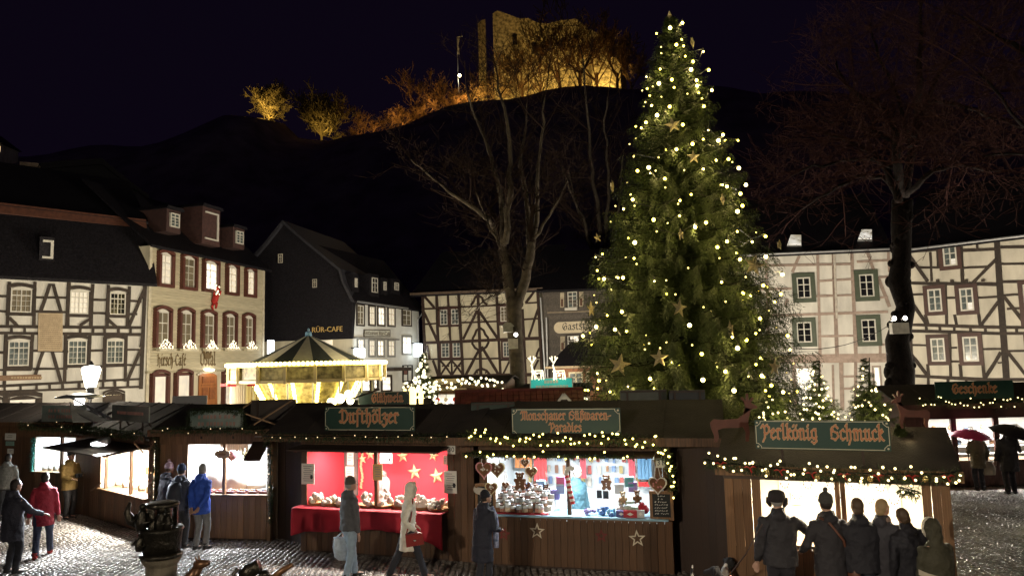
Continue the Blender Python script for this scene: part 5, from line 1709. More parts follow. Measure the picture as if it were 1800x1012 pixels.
gb = MB().ball((0, 0, 0), .019, 7, 4).mesh('bulb', BULB_SMALL, smooth=True)
gbB = MB().ball((0, 0, 0), .019, 7, 4).mesh('bulb', glow('garland_bulb_yellow', (1, .82, .18), 7), smooth=True)
gbS = MB().ball((0, 0, 0), .012, 6, 4).mesh('bulb', glow('tiny_bulb', (1, .72, .36), 1.6), smooth=True)
RIBBON = mat('red_ribbon', (.45, .02, .02), .5)
BAUBLE = mat('gold_bauble', (.5, .38, .14), .25, metal=.7, var=0)
def garland(label, pts, r, nb, bulb, blade=.07, dens=420, ribbons=0, baubles=0, mt=None, spread=1.3, grp='fir garlands on the stalls'):
 pts = [V(p) for p in pts]
 seg = [(pts[i + 1] - pts[i]).length for i in range(len(pts) - 1)]
 tot = sum(seg)
 def along(x):
  x = max(0, min(tot - 1e-6, x))
  for i, l in enumerate(seg):
   if x <= l:
    return pts[i].lerp(pts[i + 1], x / l), (pts[i + 1] - pts[i]).normalized()
   x -= l
  return pts[-1], (pts[-1] - pts[-2]).normalized()
 t = thing('garland', label, 'garland', pts[0], grp)
 vs = []
 for k in range(int(dens * tot)):
  p, d = along(RD.uniform(0, tot))
  w = V((RD.uniform(-1, 1), RD.uniform(-1, 1), RD.uniform(-1, 1)))
  w = (w - d * w.dot(d)).normalized()
  rr = r * RD.uniform(.15, 1.0)
  c = p + w * rr + V((0, 0, -abs(RD.gauss(0, r * .3))))
  dr = (w + d * RD.uniform(-1.2, 1.2) + V((0, 0, -.3))).normalized()
  e = dr.cross(w + V((.01, .02, .5))).normalized() * blade * .13
  vs += [c - e, c + e, c + dr * blade * RD.uniform(.6, 1.2)]
 link('foliage', bigmesh('foliage', [tuple(v) for v in vs], None, np.arange(len(vs)), mt or FIR_DARK, ORG[t.name]), t, kind='stuff')
 MB().tube(pts, .012, 4).build('wire', METAL_BLACK, t)
 for k in range(nb):
  p, d = along(tot * (k + RD.uniform(.1, .9)) / nb)
  a = RD.uniform(0, 6.28)
  off = V((RD.uniform(-.4, .4) * r, -r * RD.uniform(.75, 1.05), r * RD.uniform(-1, 1) * spread))
  inst('bulb', bulb, t, p + off)
 for k in range(ribbons):
  p, d = along(tot * (k + .5) / ribbons)
  p = p + V((0, -r * 1.05, -r * .3))
  mb = MB()
  mb.tube([p + V((-.09, 0, .015)), p + V((-.045, -.01, .03)), p, p + V((.045, -.01, .03)), p + V((.09, 0, .015))], [.012, .022, .01, .022, .012], 5, sq=.5)
  mb.tube([p, p + V((.03, 0, -.06))], [.008, .012], 4)
  mb.build('ribbon', RIBBON, t)
 for k in range(baubles):
  p, d = along(tot * (k + .3) / baubles)
  MB().ball(p + V((0, -r, -r * .6)), .04, 9, 6).build('bauble', BAUBLE, t, smooth=True)
 return t
def num_plate(label, face, px, py, txt, d=.035):
 u, z = face.uz(px, py, d)
 t = thing('number_plate', label, 'number plate', face.p(u, z, d), 'numbered plates on the stalls')
 mb = MB()
 face.box(mb, u - .085, u + .085, z - .085, z + .085, d - .01, d)
 mb.build('plate', PAPER, t)
 sans_text('digits', txt, face, u, z, .14, d + .002, INK, t, .001)
def poster(label, face, px0, py0, px1, py1, d, mt=None, lines=9, emb=False, name='poster', cat='poster', linemat=None, grp=None):
 ua, zt = face.uz(px0, py0, d)
 ub, zb = face.uz(px1, py1, d)
 t = thing(name, label, cat, face.p((ua + ub) / 2, zb, d), grp)
 mb = MB()
 face.box(mb, ua, ub, zb, zt, d - .012, d)
 mb.build('sheet', mt or PAPER, t)
 mb = MB()
 h = (zt - zb) / (lines + 2)
 for i in range(lines):
  z = zt - h * (i + 1.2)
  k = RD.uniform(.12, .3)
  face.box(mb, ua + (ub - ua) * k, ub - (ub - ua) * RD.uniform(.1, .35), z - h * .25, z + h * .1, d, d + .0015)
 if lines:
  mb.build('print', linemat or mat('grey_print', (.3, .29, .28), .8, var=0), t)
 if emb:
  mb = MB()
  for k in range(3):
   u, z = ub - (ub - ua) * .2, zb + (zt - zb) * (.3 + .06 * k)
   mb.prism([face.p(u + .03 * math.cos(a) * (1 if k != 1 else 1.4), z + .022 * math.sin(a), d) for a in [j * 1.047 for j in range(6)]], face.n * .003)
  mb.build('emblem', INK, t)
 return t
def star_flat(face, u, z, d, r, mt, name, hollow=0, thick=.015, rot=0.):
 ring = []
 for k in range(10):
  a = math.pi / 2 + k * math.pi / 5 + rot
  q = r if k % 2 == 0 else r * .42
  ring.append((u + q * math.cos(a), z + q * math.sin(a)))
 mb = MB()
 if hollow:
  inn = [(u + (x - u) * hollow, z + (y - z) * hollow) for x, y in ring]
  for k in range(10):
   j = (k + 1) % 10
   face.poly(mb, [ring[k], ring[j], inn[j], inn[k]], d, d + thick)
 else:
  for k in range(10):
   a, b = face.p(*ring[k], d + .012), face.p(*ring[(k + 1) % 10], d + .012)
   c0, c1 = face.p(*ring[k], d), face.p(*ring[(k + 1) % 10], d)
   mb.add([a, b, face.p(u, z, d + .06), c0, c1], [(0, 1, 2), (3, 4, 1, 0)])
 return mb
# ---------------------------------------------------------------- scented-wood stall with the red backdrop
f4 = Face(gnd(530, 969.5), gnd(838, 990))
U = lambda f, px, py, d=0: f.uz(px, py, d)[0]
Z = lambda f, px, py, d=0: f.uz(px, py, d)[1]
REDC = mat('red_backdrop', (.52, .02, .035), .8, var=.1, scale=3)
S4 = Stall('wooden stall with red backdrop, gold stars and a red counter cloth', f4, 0, f4.L - .02, U(f4, 541, 850), U(f4, 787, 850), .94, Z(f4, 660, 790), 2.44, 2.95, 1.7, WOOD, .125, REDC, (260, (1, .90, .78)), posts=(U(f4, 661, 850), ), roof_u=(-.75, f4.L + .06))
f = f4
d0 = -S4.depth + .045
# dark door leaf with notices at the back
mb = MB()
f.box(mb, U(f, 603, 840, d0), U(f, 630, 840, d0), .9, S4.zo + .03, d0, d0 + .05)
mb.build('back_door', mat('grey_door', (.10, .08, .07), .7), S4.t)
for i, (x0, y0, x1, y1) in enumerate(((610, 793, 621, 817), (607, 819, 622, 838))):
 poster('blank white notice on the dark door, %s' % ['upper of two', 'lower of two'][i], f, x0, y0, x1, y1, d0 + .065, lines=3, name='notice', cat='notice', grp='notices inside the red stall')
for i, (px, py, r) in enumerate(((637, 806, .12), (651, 798, .13), (708, 801, .15), (729, 829, .175), (768, 836, .175), (762, 800, .13))):
 dd = d0 + .01
 u, z = f.uz(px, py, dd)
 mb = star_flat(f, u, z, dd, r, STAR, 'star', thick=.03, rot=RD.uniform(-.2, .2))
 lab = ['gold star faint beside the gold ribbon', 'gold star near the top behind the post', 'gold star near the top right of the poster', 'largest gold star in the middle of the red backdrop', 'large gold star low at the end of the red backdrop', 'gold star at the top end of the red backdrop'][i]
 solo(mb, 'star_ornament', STAR, lab, 'star', f.p(u, z, dd), 'gold stars on the red backdrop')
u, z = f.uz(634, 800, d0 + .02)
mb = MB()
for k in range(12):
 mb.obox(f.p(u + .02 * math.sin(k), z + .15 - k * .075, d0 + .02), f.u * .05, f.n * .02, V((.01, 0, -.07)))
solo(mb, 'ribbon', STAR, 'gold ribbon garland hanging down the red backdrop', 'ribbon', f.p(u, z, d0))
poster('poster with dark pictures hung before the red backdrop', f, 668, 795, 689, 814, -1.2, lines=3, emb=True)
poster('tan paper sheet fixed to the middle post of the red stall', f, 655, 815, 672, 844, .035, mat('tan_paper', (.62, .45, .2), .8), 5)
poster('white poster pinned beside the counter near the dark gap', f, 530, 814, 552, 851, .06, lines=8, emb=True)
poster('white poster pinned under plate number thirty', f, 780, 827, 803, 867, .06, lines=8, emb=True)
poster('narrow white sheet behind the corner of the shutter', f, 779, 800, 786, 816, -.3, lines=2, name='notice', cat='notice')
num_plate('small white number plate beside the red stall opening', f, 793, 790, '30')
# raised shutter
def shutter(label, face, u0, u1, z, out, drop, wood, th=.035):
 t = thing('raised_shutter', label, 'shutter', face.p((u0 + u1) / 2, z, 0), 'raised stall shutters')
 n = 3
 for i in range(n):
  a, b = i / n, (i + 1) / n
  MB().obox(face.p(u0, z + drop * a, .03 + out * a), face.u * (u1 - u0), face.n * (out / n - .005) + V((0, 0, drop / n)), V((0, 0, th))).build('shutter_board', wood, t)
 for u in (u0 + .12, (u0 + u1) / 2, u1 - .12):
  MB().box((-.07, -.012, -.02), (.07, .012, .02)).xf(Matrix.Translation(face.p(u, z + .16, .045)) @ face.R.to_4x4()).build('hinge', PAPER, t)
  MB().bar(face.p(u, z - .02, .05), face.p(u, z + drop * .9 - .02, out * .9), .025, .025).build('strut', WOOD_DARK, t)
 return t
shutter('dark raised shutter over the red stall opening', f, S4.ua - .12, S4.ub + .05, S4.zo + .06, .55, -.05, WOOD_DARK)
# red table cloth
CLOTH = mat('red_tablecloth', (.42, .012, .03), .75, var=.15, scale=3)
ca_, cb_ = S4.ua - .16, S4.ub + .02
nx = 60
vs, fs = [], []
prof = [(-.5, .975), (.30, .975), (.345, .955)] + [(.36, .93 - .37 * k / 5) for k in range(1, 6)]
for i in range(nx + 1):
 u = ca_ + (cb_ - ca_) * i / nx
 for j, (d, z) in enumerate(prof):
  wv = .03 * math.sin(u * 9) + .018 * math.sin(u * 23 + 1) if j > 2 else 0
  k = max(0, j - 2) / 5
  zz = z - (.05 * math.sin(u * 2.1 + .6) * k if j > 2 else 0) - (.22 * k * max(0, (i - nx * .86) / (nx * .14)) if j > 2 else 0) - (.12 * k * max(0, (nx * .1 - i) / (nx * .1)) if j > 2 else 0)
  vs.append(tuple(f.p(u, zz, d + wv * k)))
n = len(prof)
for i in range(nx):
 for j in range(n - 1):
  fs.append((i * n + j, i * n + j + 1, (i + 1) * n + j + 1, (i + 1) * n + j))
o = link('tablecloth', bigmesh('tablecloth', vs, fs, None, CLOTH, smooth=True))
sm = o.modifiers.new('thickness', 'SOLIDIFY'); sm.thickness = .008
tag(o, 'crimson cloth draped over the counter of the red stall', 'tablecloth')
mb = MB()
f.box(mb, ca_ + .05, cb_ - .05, .92, .968, -.5, .31)
mb.build('table_board', WOOD, S4.t)
# baskets heaped with pale pouches
BASK = mat('basket_cane', (.42, .27, .12), .7, var=.25, scale=30)
POUCH = mat('pale_pouch', (.72, .68, .6), .8, var=.12)
def basket(label, c, r, heap, tall=0):
 t = thing('basket', label, 'basket', c, 'flat baskets on the red cloth')
 MB().lathe([(r * .75, 0), (r, .055), (r * 1.04, .06), (r * .96, .05), (r * .7, .012)], c, 18).build('tray', BASK, t)
 n = heap
 for k in range(n):
  a = RD.uniform(0, 6.28)
  q = r * .8 * math.sqrt(RD.random())
  hgt = (1 - q / r) * .16 * (1 + tall)
  p = V(c) + V((q * math.cos(a), q * math.sin(a), .04 + hgt * RD.uniform(.3, 1)))
  s = RD.uniform(.035, .065)
  MB().ball(p, (s, s * .9, s * 1.15), 7, 5).build('pouch', POUCH, t, smooth=True)
 q = V(c) + V((RD.uniform(-.4, .4) * r, -r * .85, .05))
 MB().box(q + V((-.045, 0, 0)), q + V((.045, .006, .07))).build('price_card', PAPER, t)
 return t
bpos = [(550, 880, .2, 14, 1.2, 'basket of pale pouches nearest the dark gap'), (575, 882, .2, 12, .3, 'low basket of pale pouches before the dark door'), (598, 878, .18, 12, .8, 'basket half hidden by the man in the grey jacket'), (640, 884, .2, 12, 1, 'basket heaped high beside the man in the grey jacket'), (668, 887, .22, 12, 1.2, 'basket directly before the middle post'),
  (697, 888, .2, 12, .8, 'basket behind the hooded woman'), (735, 888, .22, 14, 1.3, 'tall heaped basket between the hooded woman and the hat-sized heap'), (768, 890, .24, 16, 1, 'wide basket at the poster end of the red cloth')]
for px, py, r, h, tl, lab in bpos:
 u = U(f, px, py, .1)
 basket(lab, f.p(u, .977, -.05 + RD.uniform(-.08, .12)), r, h, tl)
sign('green sign lettered Dufth\u00f6lzer above the red stall', f4, 571, 715, 729, 757, .12, [('Dufth\u00f6lzer', .5, .34, .38, .66)])
garland('dark fir garland with few tiny lights along the eave of the red stall', [f4.p(-.7, 2.42, .36), f4.p(1.4, 2.44, .38), f4.p(f4.L, 2.46, .37)], .075, 14, gbS, dens=500, spread=.6)
# ---------------------------------------------------------------- sweets stall
f5 = Face(gnd(846, 994), gnd(1186, 1011))
ua5, ub5 = U(f5, 858, 860), U(f5, 1152, 860)
zo5 = Z(f5, 1000, 800)
zc5 = Z(f5, 1000, 909, .1)
SW_IN = mat('sweets_wall', (.66, .72, .74), .7, var=.08)
S5 = Stall('sweets stall hung with gingerbread hearts, white stars on its boards', f5, 0, f5.L, ua5, ub5, zc5, zo5, 2.42, 2.98, 2.4, WOOD, .125, SW_IN, (230, (.90, .96, 1.0)), posts=(U(f5, 1000, 860),), roof_u=(-.55, U(f5, 1262, 740) + .1))
f = f5
mb = MB()
f.box(mb, ua5 - .1, ub5 + .22, zc5 + .001, zc5 + .035, -.5, .2)
mb.build('counter_top', mat('blue_counter', (.20, .34, .42), .4), S5.t)
mb = MB()
f.box(mb, ua5, U(f, 965, 880), zc5 + .036, zc5 + .06, -.35, .15)
mb.build('red_shelf_cloth', mat('red_felt', (.35, .02, .03), .8), S5.t)
shutter('raised shutter above the sweets stall, lined with lights', f, ua5 - .25, ub5 + .02, zo5 + .06, .5, -.04, WOOD_DARK)
garland('bright garland of yellow-white lights under the sweets sign', [f.p(-.15, 2.50, .32), f.p(1.0, 2.42, .36), f.p(2.0, 2.42, .37), f.p(2.9, 2.44, .36), f.p(U(f, 1150, 780, .3), 2.40, .33), f.p(U(f, 1172, 800, .2), 2.18, .22), f.p(U(f, 1180, 840, .1), 1.75, .12), f.p(U(f, 1182, 866, .1), 1.45, .1)], .10, 70, gbB, dens=700)
garland('thin garland of yellow lights along the sweets shutter edge', [f.p(ua5 - .3, zo5 + .09, .56), f.p(ub5 - .3, zo5 + .07, .56)], .05, 17, gbB, dens=300)
num_plate('small white number plate beside the heart on the sweets stall', f, 1161, 813, '31')
sign('green sign lettered Monschauer S\u00fc\u00dfwaren-Paradies above the sweets stall', f5, 899, 718, 1092, 767, .10, [('Monschauer S\u00fc\u00dfwaren-', .5, .60, .215, .83), ('Paradies', .5, .18, .215, .30)])
# stars screwed to the front
for px, py, r, mt_, hol, lab in ((944, 933, .155, mat('birch_star', (.62, .55, .42), .7, var=.1), .62, 'pale hollow wooden star on the sweets stall front, near its middle'), (1120, 946, .16, None, .62, 'pale hollow wooden star on the sweets stall front, under the chalkboard'), (1057, 941, .13, mat('red_wire_star', (.16, .015, .012), .6), .5, 'dull red star between the two pale stars'), (886, 938, .13, None, .5, 'dull red star near the standing dark figure')):
 u, z = f.uz(px, py, .03)
 mm = mt_ or (MATS['birch_star'] if hol > .6 else MATS['red_wire_star'])
 solo(star_flat(f, u, z, .006, r, mm, 's', hol, .025, RD.uniform(-.15, .15)), 'star_ornament', mm, lab, 'star', f.p(u, z, .006), 'stars on the sweets stall front')
# gingerbread hearts on ribbons
GB_ = mat('gingerbread', (.16, .065, .025), .7, var=.2, scale=14)
def heart(label, px, py, r, d, edge, face=None, ic=None, rib=.22):
 face = face or f5
 u, z = face.uz(px, py, d)
 t = thing('gingerbread_heart', label, 'gingerbread heart', face.p(u, z, d), 'hanging gingerbread hearts')
 pts = []
 for k in range(22):
  a = 2 * math.pi * k / 22
  pts.append((u + r * 1.0 * (math.sin(a) ** 3), z + r * (13 * math.cos(a) - 5 * math.cos(2 * a) - 2 * math.cos(3 * a) - math.cos(4 * a)) / 15))
 mb = MB()
 face.poly(mb, pts, d - .012, d + .012)
 mb.build('biscuit', GB_, t)
 mb = MB()
 for k in range(22):
  j = (k + 1) % 22
  a, b = V(pts[k]), V(pts[j])
  c = V((u, z))
  face.poly(mb, [a, b, c + (b - c) * .84, c + (a - c) * .84], d + .010, d + .024)
 mb.build('icing_edge', edge, t)
 mb = MB()
 for k in range(7):
  x, y = u + RD.uniform(-.45, .45) * r, z + RD.uniform(-.3, .5) * r
  mb.ball(face.p(x, y, d + .014), r * .11, 6, 4)
 mb.build('icing_flower', ic or edge, t, kind='stuff')
 mb = MB()
 for s in (-1, 1):
  mb.bar(face.p(u + s * r * .35, z + r * .55, d), face.p(u + s * r * .12, z + r * .6 + rib, d), .012, .004, face.n)
 mb.build('ribbon', PAPER, t)
 return t
PINK, WHT, YLW = mat('pink_icing', (.62, .25, .27), .6, var=.05), mat('white_icing', (.72, .68, .62), .6, var=.05), mat('yellow_icing', (.6, .52, .3), .6, var=.05)
heart('large gingerbread heart with pink edge hanging at the outer corner', 851, 824, .17, .12, PINK, ic=WHT)
heart('large pale iced heart hanging second from the outer corner', 874, 824, .16, .10, YLW, ic=WHT)
heart('gingerbread heart with white edge hanging beside plate 31', 1156, 851, .17, .12, WHT, ic=PINK)
heart('small heart with white edge high before the orange cloth', 923, 813, .09, -.1, WHT)
heart('brown heart with cream edge before the red cloth', 934, 829, .12, -.05, YLW)
heart('small bluish heart beside the gingerbread bear', 926, 853, .09, -.15, mat('blue_icing', (.2, .3, .5), .6))
heart('white iced house-shaped biscuit over the basket plate', 864, 857, .13, .14, YLW, ic=WHT)
heart('small dark heart high at the jar end', 889, 852, .08, -.2, WHT)
# iced bear biscuit
def bear(label, px, py, r, d, mt_=None):
 u, z = f5.uz(px, py, d)
 t = thing('gingerbread_bear', label, 'gingerbread', f5.p(u, z, d), 'gingerbread animals')
 mb = MB()
 for x, y, q in ((0, 0, .62), (0, .8, .45), (-.4, 1.15, .18), (.4, 1.15, .18), (-.55, .3, .25), (.55, .3, .25), (-.4, -.6, .3), (.4, -.6, .3)):
  mb.prism([f5.p(u + r * (x + q * math.cos(k * .5236)), z + r * (y + q * math.sin(k * .5236)), d - .01 - .001 * len(mb.f) % .003) for k in range(12)], f5.n * (.024 + .0013 * (len(mb.f) % 9)))
 mb.build('biscuit', mt_ or GB_, t)
 mb = MB()
 for x, y in ((-.15, .9), (.15, .9), (0, .1), (0, -.2)):
  mb.ball(f5.p(u + r * x, z + r * y, d + .026), r * .09, 6, 4)
 mb.build('icing_dot', WHT, t)
 MB().bar(f5.p(u, z + r * 1.2, d), f5.p(u, z + r * 1.2 + .25, d), .012, .004, f5.n).build('ribbon', PAPER, t)
bear('gingerbread bear hanging before the jars', 914, 848, .15, -.02)
bear('bow-shaped brown biscuit hanging before the pale back wall', 1066, 850, .13, -.5)
bear('dark chocolate bear figure sitting on the goods', 960, 862, .10, -.35, mat('chocolate', (.05, .022, .012), .5))
# cloths and goods at the back
bk = -S5.depth + .05
for x0, y0, x1, y1, c, nm, lab in ((905, 800, 935, 822, (.75, .28, .1), 'orange_cloth', 'orange cloth hanging at the back of the sweets stall'), (938, 800, 962, 845, (.6, .08, .08), 'red_cloth', 'red cloth hanging beside the orange cloth'), (1019, 800, 1031, 840, (.55, .1, .12), 'pink_cloth', 'pink-red cloth behind the seller'), (1104, 800, 1117, 840, (.55, .1, .12), 'pink_cloth', 'pink-red cloth strip before the blue rack'), (1120, 805, 1146, 842, (.12, .25, .38), 'blue_rack', 'blue display sheet with small sweets packs'), (1122, 846, 1147, 855, (.5, .03, .03), 'red_banner', 'red strip with white stripe under the blue sheet')):
 ua, zt = f.uz(x0, y0, bk + .3)
 ub, zb2 = f.uz(x1, y1, bk + .3)
 mb = MB()
 n = 8
 for k in range(n):
  a, b = ua + (ub - ua) * k / n, ua + (ub - ua) * (k + 1) / n
  f.poly(mb, [(a, zb2), (b, zb2), (b, zt), (a, zt)], bk + .28 + .02 * (k % 2), bk + .30 + .02 * (k % 2))
 solo(mb, 'hanging_cloth', mat(nm, c, .8, var=.08), lab, 'cloth', f.p((ua + ub) / 2, zb2, bk + .3), 'coloured cloths in the sweets stall')
# shelf packs: rows of small coloured packs hung in front of the back wall
cols = [(.3, .16, .08), (.16, .25, .4), (.5, .12, .1), (.55, .5, .42), (.2, .1, .06), (.42, .32, .12), (.12, .18, .3)]
for r in range(3):
 for k in range(17):
  u = ua5 + .1 + (ub5 - ua5 - .2) * (k + RD.uniform(.1, .8)) / 17
  z = zo5 - .25 - r * .24
  w, h = RD.uniform(.05, .09), RD.uniform(.12, .2)
  mb = MB()
  f.box(mb, u, u + w, z - h, z, bk + .06, bk + .1)
  c = RD.choice(cols)
  solo(mb, 'sweets_pack', mat('pack_%d' % cols.index(c), c, .5, var=.15), 'sweets packet, %s from the jars in the %s row on the back wall' % (ORD[k], ['top', 'middle', 'lowest'][r]), 'packet', f.p(u, z - h, bk + .08), 'sweets packets on the back wall')
# jars in rows
JARG = mat('jar_glass', (.62, .66, .68), .12, var=.12, scale=20, spec=.7)
lidc = [mat('jar_lid', (.55, .56, .58), .3, metal=.6, var=.1), mat('jar_lid_dark', (.12, .06, .04), .5)]
fillc = [mat('sweets_brown', (.2, .09, .04), .5), mat('sweets_mixed', (.4, .2, .15), .5, var=.6, scale=40), mat('sweets_cream', (.6, .5, .36), .5, var=.3, scale=40)]
jm = [(MB().lathe([(.05, 0), (.058, .01), (.058, .07)], (0, 0, 0), 10).mesh('filling', fillc[i], smooth=False), ) for i in range(3)]
jg = MB().lathe([(.059, .07), (.06, .12), (.045, .14)], (0, 0, 0), 10).mesh('jar', JARG, smooth=True)
jl = [MB().lathe([(.047, .14), (.047, .165), (.01, .166)], (0, 0, 0), 10).mesh('lid', l) for l in lidc]
n = 0
uj0, uj1 = U(f, 873, 880, -.1), U(f, 962, 885, -.1)
for r in range(4):
 for k in range(9):
  u = uj0 + (uj1 - uj0) * (k + .5 + .2 * (r % 2)) / 9.2
  c = f.p(u + RD.uniform(-.02, .02), zc5 + .065 + r * .09, .05 - r * .13 + RD.uniform(-.03, .03))
  t = thing('sweets_jar', 'jar of sweets, %s from the dark figure, %s step of the counter' % (ORD[k], ['lowest', 'second', 'third', 'top'][r]), 'jar', c, 'sweets jars on the counter')
  for me, nm in ((jm[(k + r) % 3][0], 'filling'), (jg, 'jar'), (jl[(k * 3 + r) % 2], 'lid')):
   link(nm, me, t)
  t.scale = (RD.uniform(.8, 1.15),) * 2 + (RD.uniform(.7, 1.25),)
  t.rotation_euler = (RD.uniform(-.06, .06), RD.uniform(-.06, .06), 0)
for r in range(4):
 mb = MB()
 f.box(mb, uj0 - .05, uj1 + .08, zc5 + .036 + r * .001, zc5 + .062 + r * .09, -.01 - r * .13 - .07, -.01 - r * .13 + .055)
 mb.build('jar_step', WHITEIN, S5.t)
# candy cane on the post
u, z = f.uz(995, 842, .06)
cc = thing('candy_cane', 'big red and white striped candy cane leaning on the middle post', 'candy cane', f.p(u, z - .5, .06))
pa, pb = f.p(U(f, 995, 830, .08), Z(f, 995, 830, .08), .08), f.p(U(f, 1007, 885, .08), Z(f, 1007, 885, .08), .08)
for k in range(12):
 MB().tube([pa.lerp(pb, k / 12), pa.lerp(pb, (k + 1) / 12)], .042, 8).build('stripe', RIBBON if k % 2 else WHT, cc, smooth=False)
hk = [pa + f.u * (.09 - .09 * math.cos(a)) + V((0, 0, .09 * math.sin(a))) for a in (0, .8, 1.6, 2.4)]
MB().tube(hk, .042, 8).build('crook', WHT, cc, True)
# chalkboards
def chalkboard(label, x0, y0, x1, y1, d, rows, fr=WOOD_LIGHT):
 ua, zt = f5.uz(x0, y0, d)
 ub, zb2 = f5.uz(x1, y1, d)
 t = thing('chalkboard', label, 'chalkboard', f5.p((ua + ub) / 2, zb2, d), 'chalkboards of the sweets stall')
 e = min(.05, (ub - ua) * .12)
 mb = MB()
 f5.box(mb, ua + e, ub - e, zb2 + e, zt - e, d - .02, d)
 mb.build('slate', mat('blackboard', (.012, .013, .014), .7, var=.2), t)
 mb = MB()
 f5.box(mb, ua, ua + e, zb2, zt, d - .025, d + .02)
 f5.box(mb, ub - e, ub, zb2, zt, d - .025, d + .02)
 f5.box(mb, ua + e, ub - e, zb2, zb2 + e, d - .025, d + .018)
 f5.box(mb, ua + e, ub - e, zt - e, zt, d - .025, d + .018)
 mb.build('frame', fr, t)
 mb = MB()
 h = (zt - zb2 - 2 * e) / (rows + 1)
 for i in range(rows):
  z = zt - e - h * (i + .9)
  x = ua + e + .04 + (.06 if i < 2 else 0)
  while x < ub - e - (.12 if i < 2 else .05):
   w = RD.uniform(.015, .035)
   for q in range(2):
    mb.bar(f5.p(x + q * w * .5, z + RD.uniform(-.2, .1) * h, d + .002), f5.p(x + (q + 1) * w * .5, z + RD.uniform(.1, .45) * h, d + .002), .008, .003, f5.n)
   x += w + .012 if RD.random() > .2 else w + .035
 mb.build('chalk_writing', mat('chalk', (.55, .54, .5), .9, var=.1), t)
chalkboard('framed chalkboard with seven chalk rows at the bright end of the sweets counter', 1141, 862, 1185, 914, .12, 7)
chalkboard('framed chalkboard behind the dark standing figure', 835, 849, 872, 902, .10, 3)
chalkboard('small black price card in the middle of the sweets stall', 1049, 861, 1058, 875, -.6, 2, TIMBER_DARK)
chalkboard('second small black price card beside the middle one', 1060, 862, 1070, 876, -.6, 2, TIMBER_DARK)
# plate basket hanging by the corner
u, z = f.uz(849, 861, .1)
mb = MB().lathe([(.02, -.05), (.10, -.04), (.17, .03), (.18, .035), (.165, .025)], (0, 0, 0), 14)
mb.xf(Matrix.Translation(f.p(u, z, .12)) @ Matrix.Rotation(.5, 4, 'X'))
solo(mb, 'basket', WHT, 'pale round dish on the frame of the corner chalkboard', 'dish', f.p(u, z, .12))
# bags, boxes, bears on the right half of the counter
items = [(1040, 894, .26, .10, (.25, .18, .35), 'heap of violet sweets bags'), (1062, 890, .28, .14, (.10, .18, .38), 'heap of dark blue sweets bags'), (1074, 893, .16, .12, (.2, .45, .6), 'light blue sweets bags'), (1090, 902, .17, .09, (.10, .09, .25), 'small violet gift box')]
for px, py, w, h, c, lab in items:
 u, z = f.uz(px, py, .02)
 t = thing('sweets_bag', lab + ' on the bright counter half', 'sweets bag', f.p(u, zc5 + .036, .0), 'sweets bags on the bright counter half')
 m_ = mat('bag_' + lab.split()[2] + str(px), c, .3, var=.25, scale=20)
 for k in range(7):
  p = f.p(u + RD.uniform(-.5, .5) * w, zc5 + .05 + RD.uniform(.1, .8) * h, RD.uniform(-.1, .08))
  MB().ball(p, (w * .2, w * .17, h * .35), 6, 4).build('bag', m_, t)
def gift(label, px, py, w, h, c, d=.04):
 u, z = f5.uz(px, py, d)
 t = thing('gift_box', label, 'box', f5.p(u, zc5 + .036, d), 'boxes on the sweets counter')
 mb = MB()
 f5.box(mb, u - w / 2, u + w / 2, zc5 + .036, zc5 + .036 + h, d - w * .4, d)
 mb.build('box', mat('box_' + label.split()[0], c, .4, var=.05), t)
 mb = MB()
 f5.poly(mb, [(u - w * .25, zc5 + .036 + h / 2), (u, zc5 + .036 + h * .75), (u + w * .25, zc5 + .036 + h / 2), (u, zc5 + .036 + h * .25)], d, d + .004)
 mb.build('diamond_mark', WHT, t)
gift('red tin box with a pale diamond at the counter edge', 1108, 910, .24, .12, (.4, .02, .03), .12)
gift('silver tin box beside the red tin box', 1126, 908, .14, .13, (.5, .5, .5), .1)
gift('blue-violet gift box before the stuffed bears', 1092, 907, .18, .11, (.09, .08, .22), .1)
def teddy(label, px, py, s, c):
 u, z = f5.uz(px, py, -.1)
 p = f5.p(u, max(zc5 + .04, z - s), -.1)
 t = thing('stuffed_bear', label, 'toy', p, 'soft toys in the sweets stall')
 mb = MB().ball(p + V((0, 0, s * .8)), (s * .6, s * .5, s * .75), 8, 6)
 mb.ball(p + V((0, 0, s * 1.8)), s * .5, 8, 6)
 for q in (-1, 1):
  mb.ball(p + V((q * s * .4, 0, s * 2.2)), s * .18, 6, 4)
  mb.ball(p + V((q * s * .65, -.02, s * .9)), (s * .2, s * .2, s * .4), 6, 4)
  mb.ball(p + V((q * s * .4, -s * .4, s * .2)), (s * .25, s * .4, s * .22), 6, 4)
 mb.build('body', mat('plush_%d' % px, c, .9, var=.2), t, True)
 MB().ball(p + V((0, -s * .45, s * 1.7)), s * .2, 6, 4).build('muzzle', WHT, t, True)
teddy('tan stuffed bear above a white one', 1095, 876, .10, (.45, .32, .18))
teddy('white stuffed bear on the counter', 1092, 894, .11, (.6, .56, .5))
teddy('brown stuffed animal hanging under a ribbon', 1120, 874, .10, (.15, .07, .03))
mb = MB()
for k in range(12):
 u, z = f.uz(1131 + RD.uniform(-9, 9), 893 + RD.uniform(-7, 6), -.05)
 mb.ball(f.p(u, z, -.05), .05, 6, 4)
solo(mb, 'sweets_heap', mat('red_sweets', (.5, .03, .05), .35), 'heap of shiny red sweets at the bright counter end', 'sweets', f.p(u, zc5, -.05))
mb = MB()
for k in range(9):
 u, z = f.uz(1108 + RD.uniform(-9, 9), 897 + RD.uniform(-16, 6), -.0)
 f.box(mb, u - .06, u + .06, z - .02, z + .02, -.08 - k * .003, .0 + k * .003)
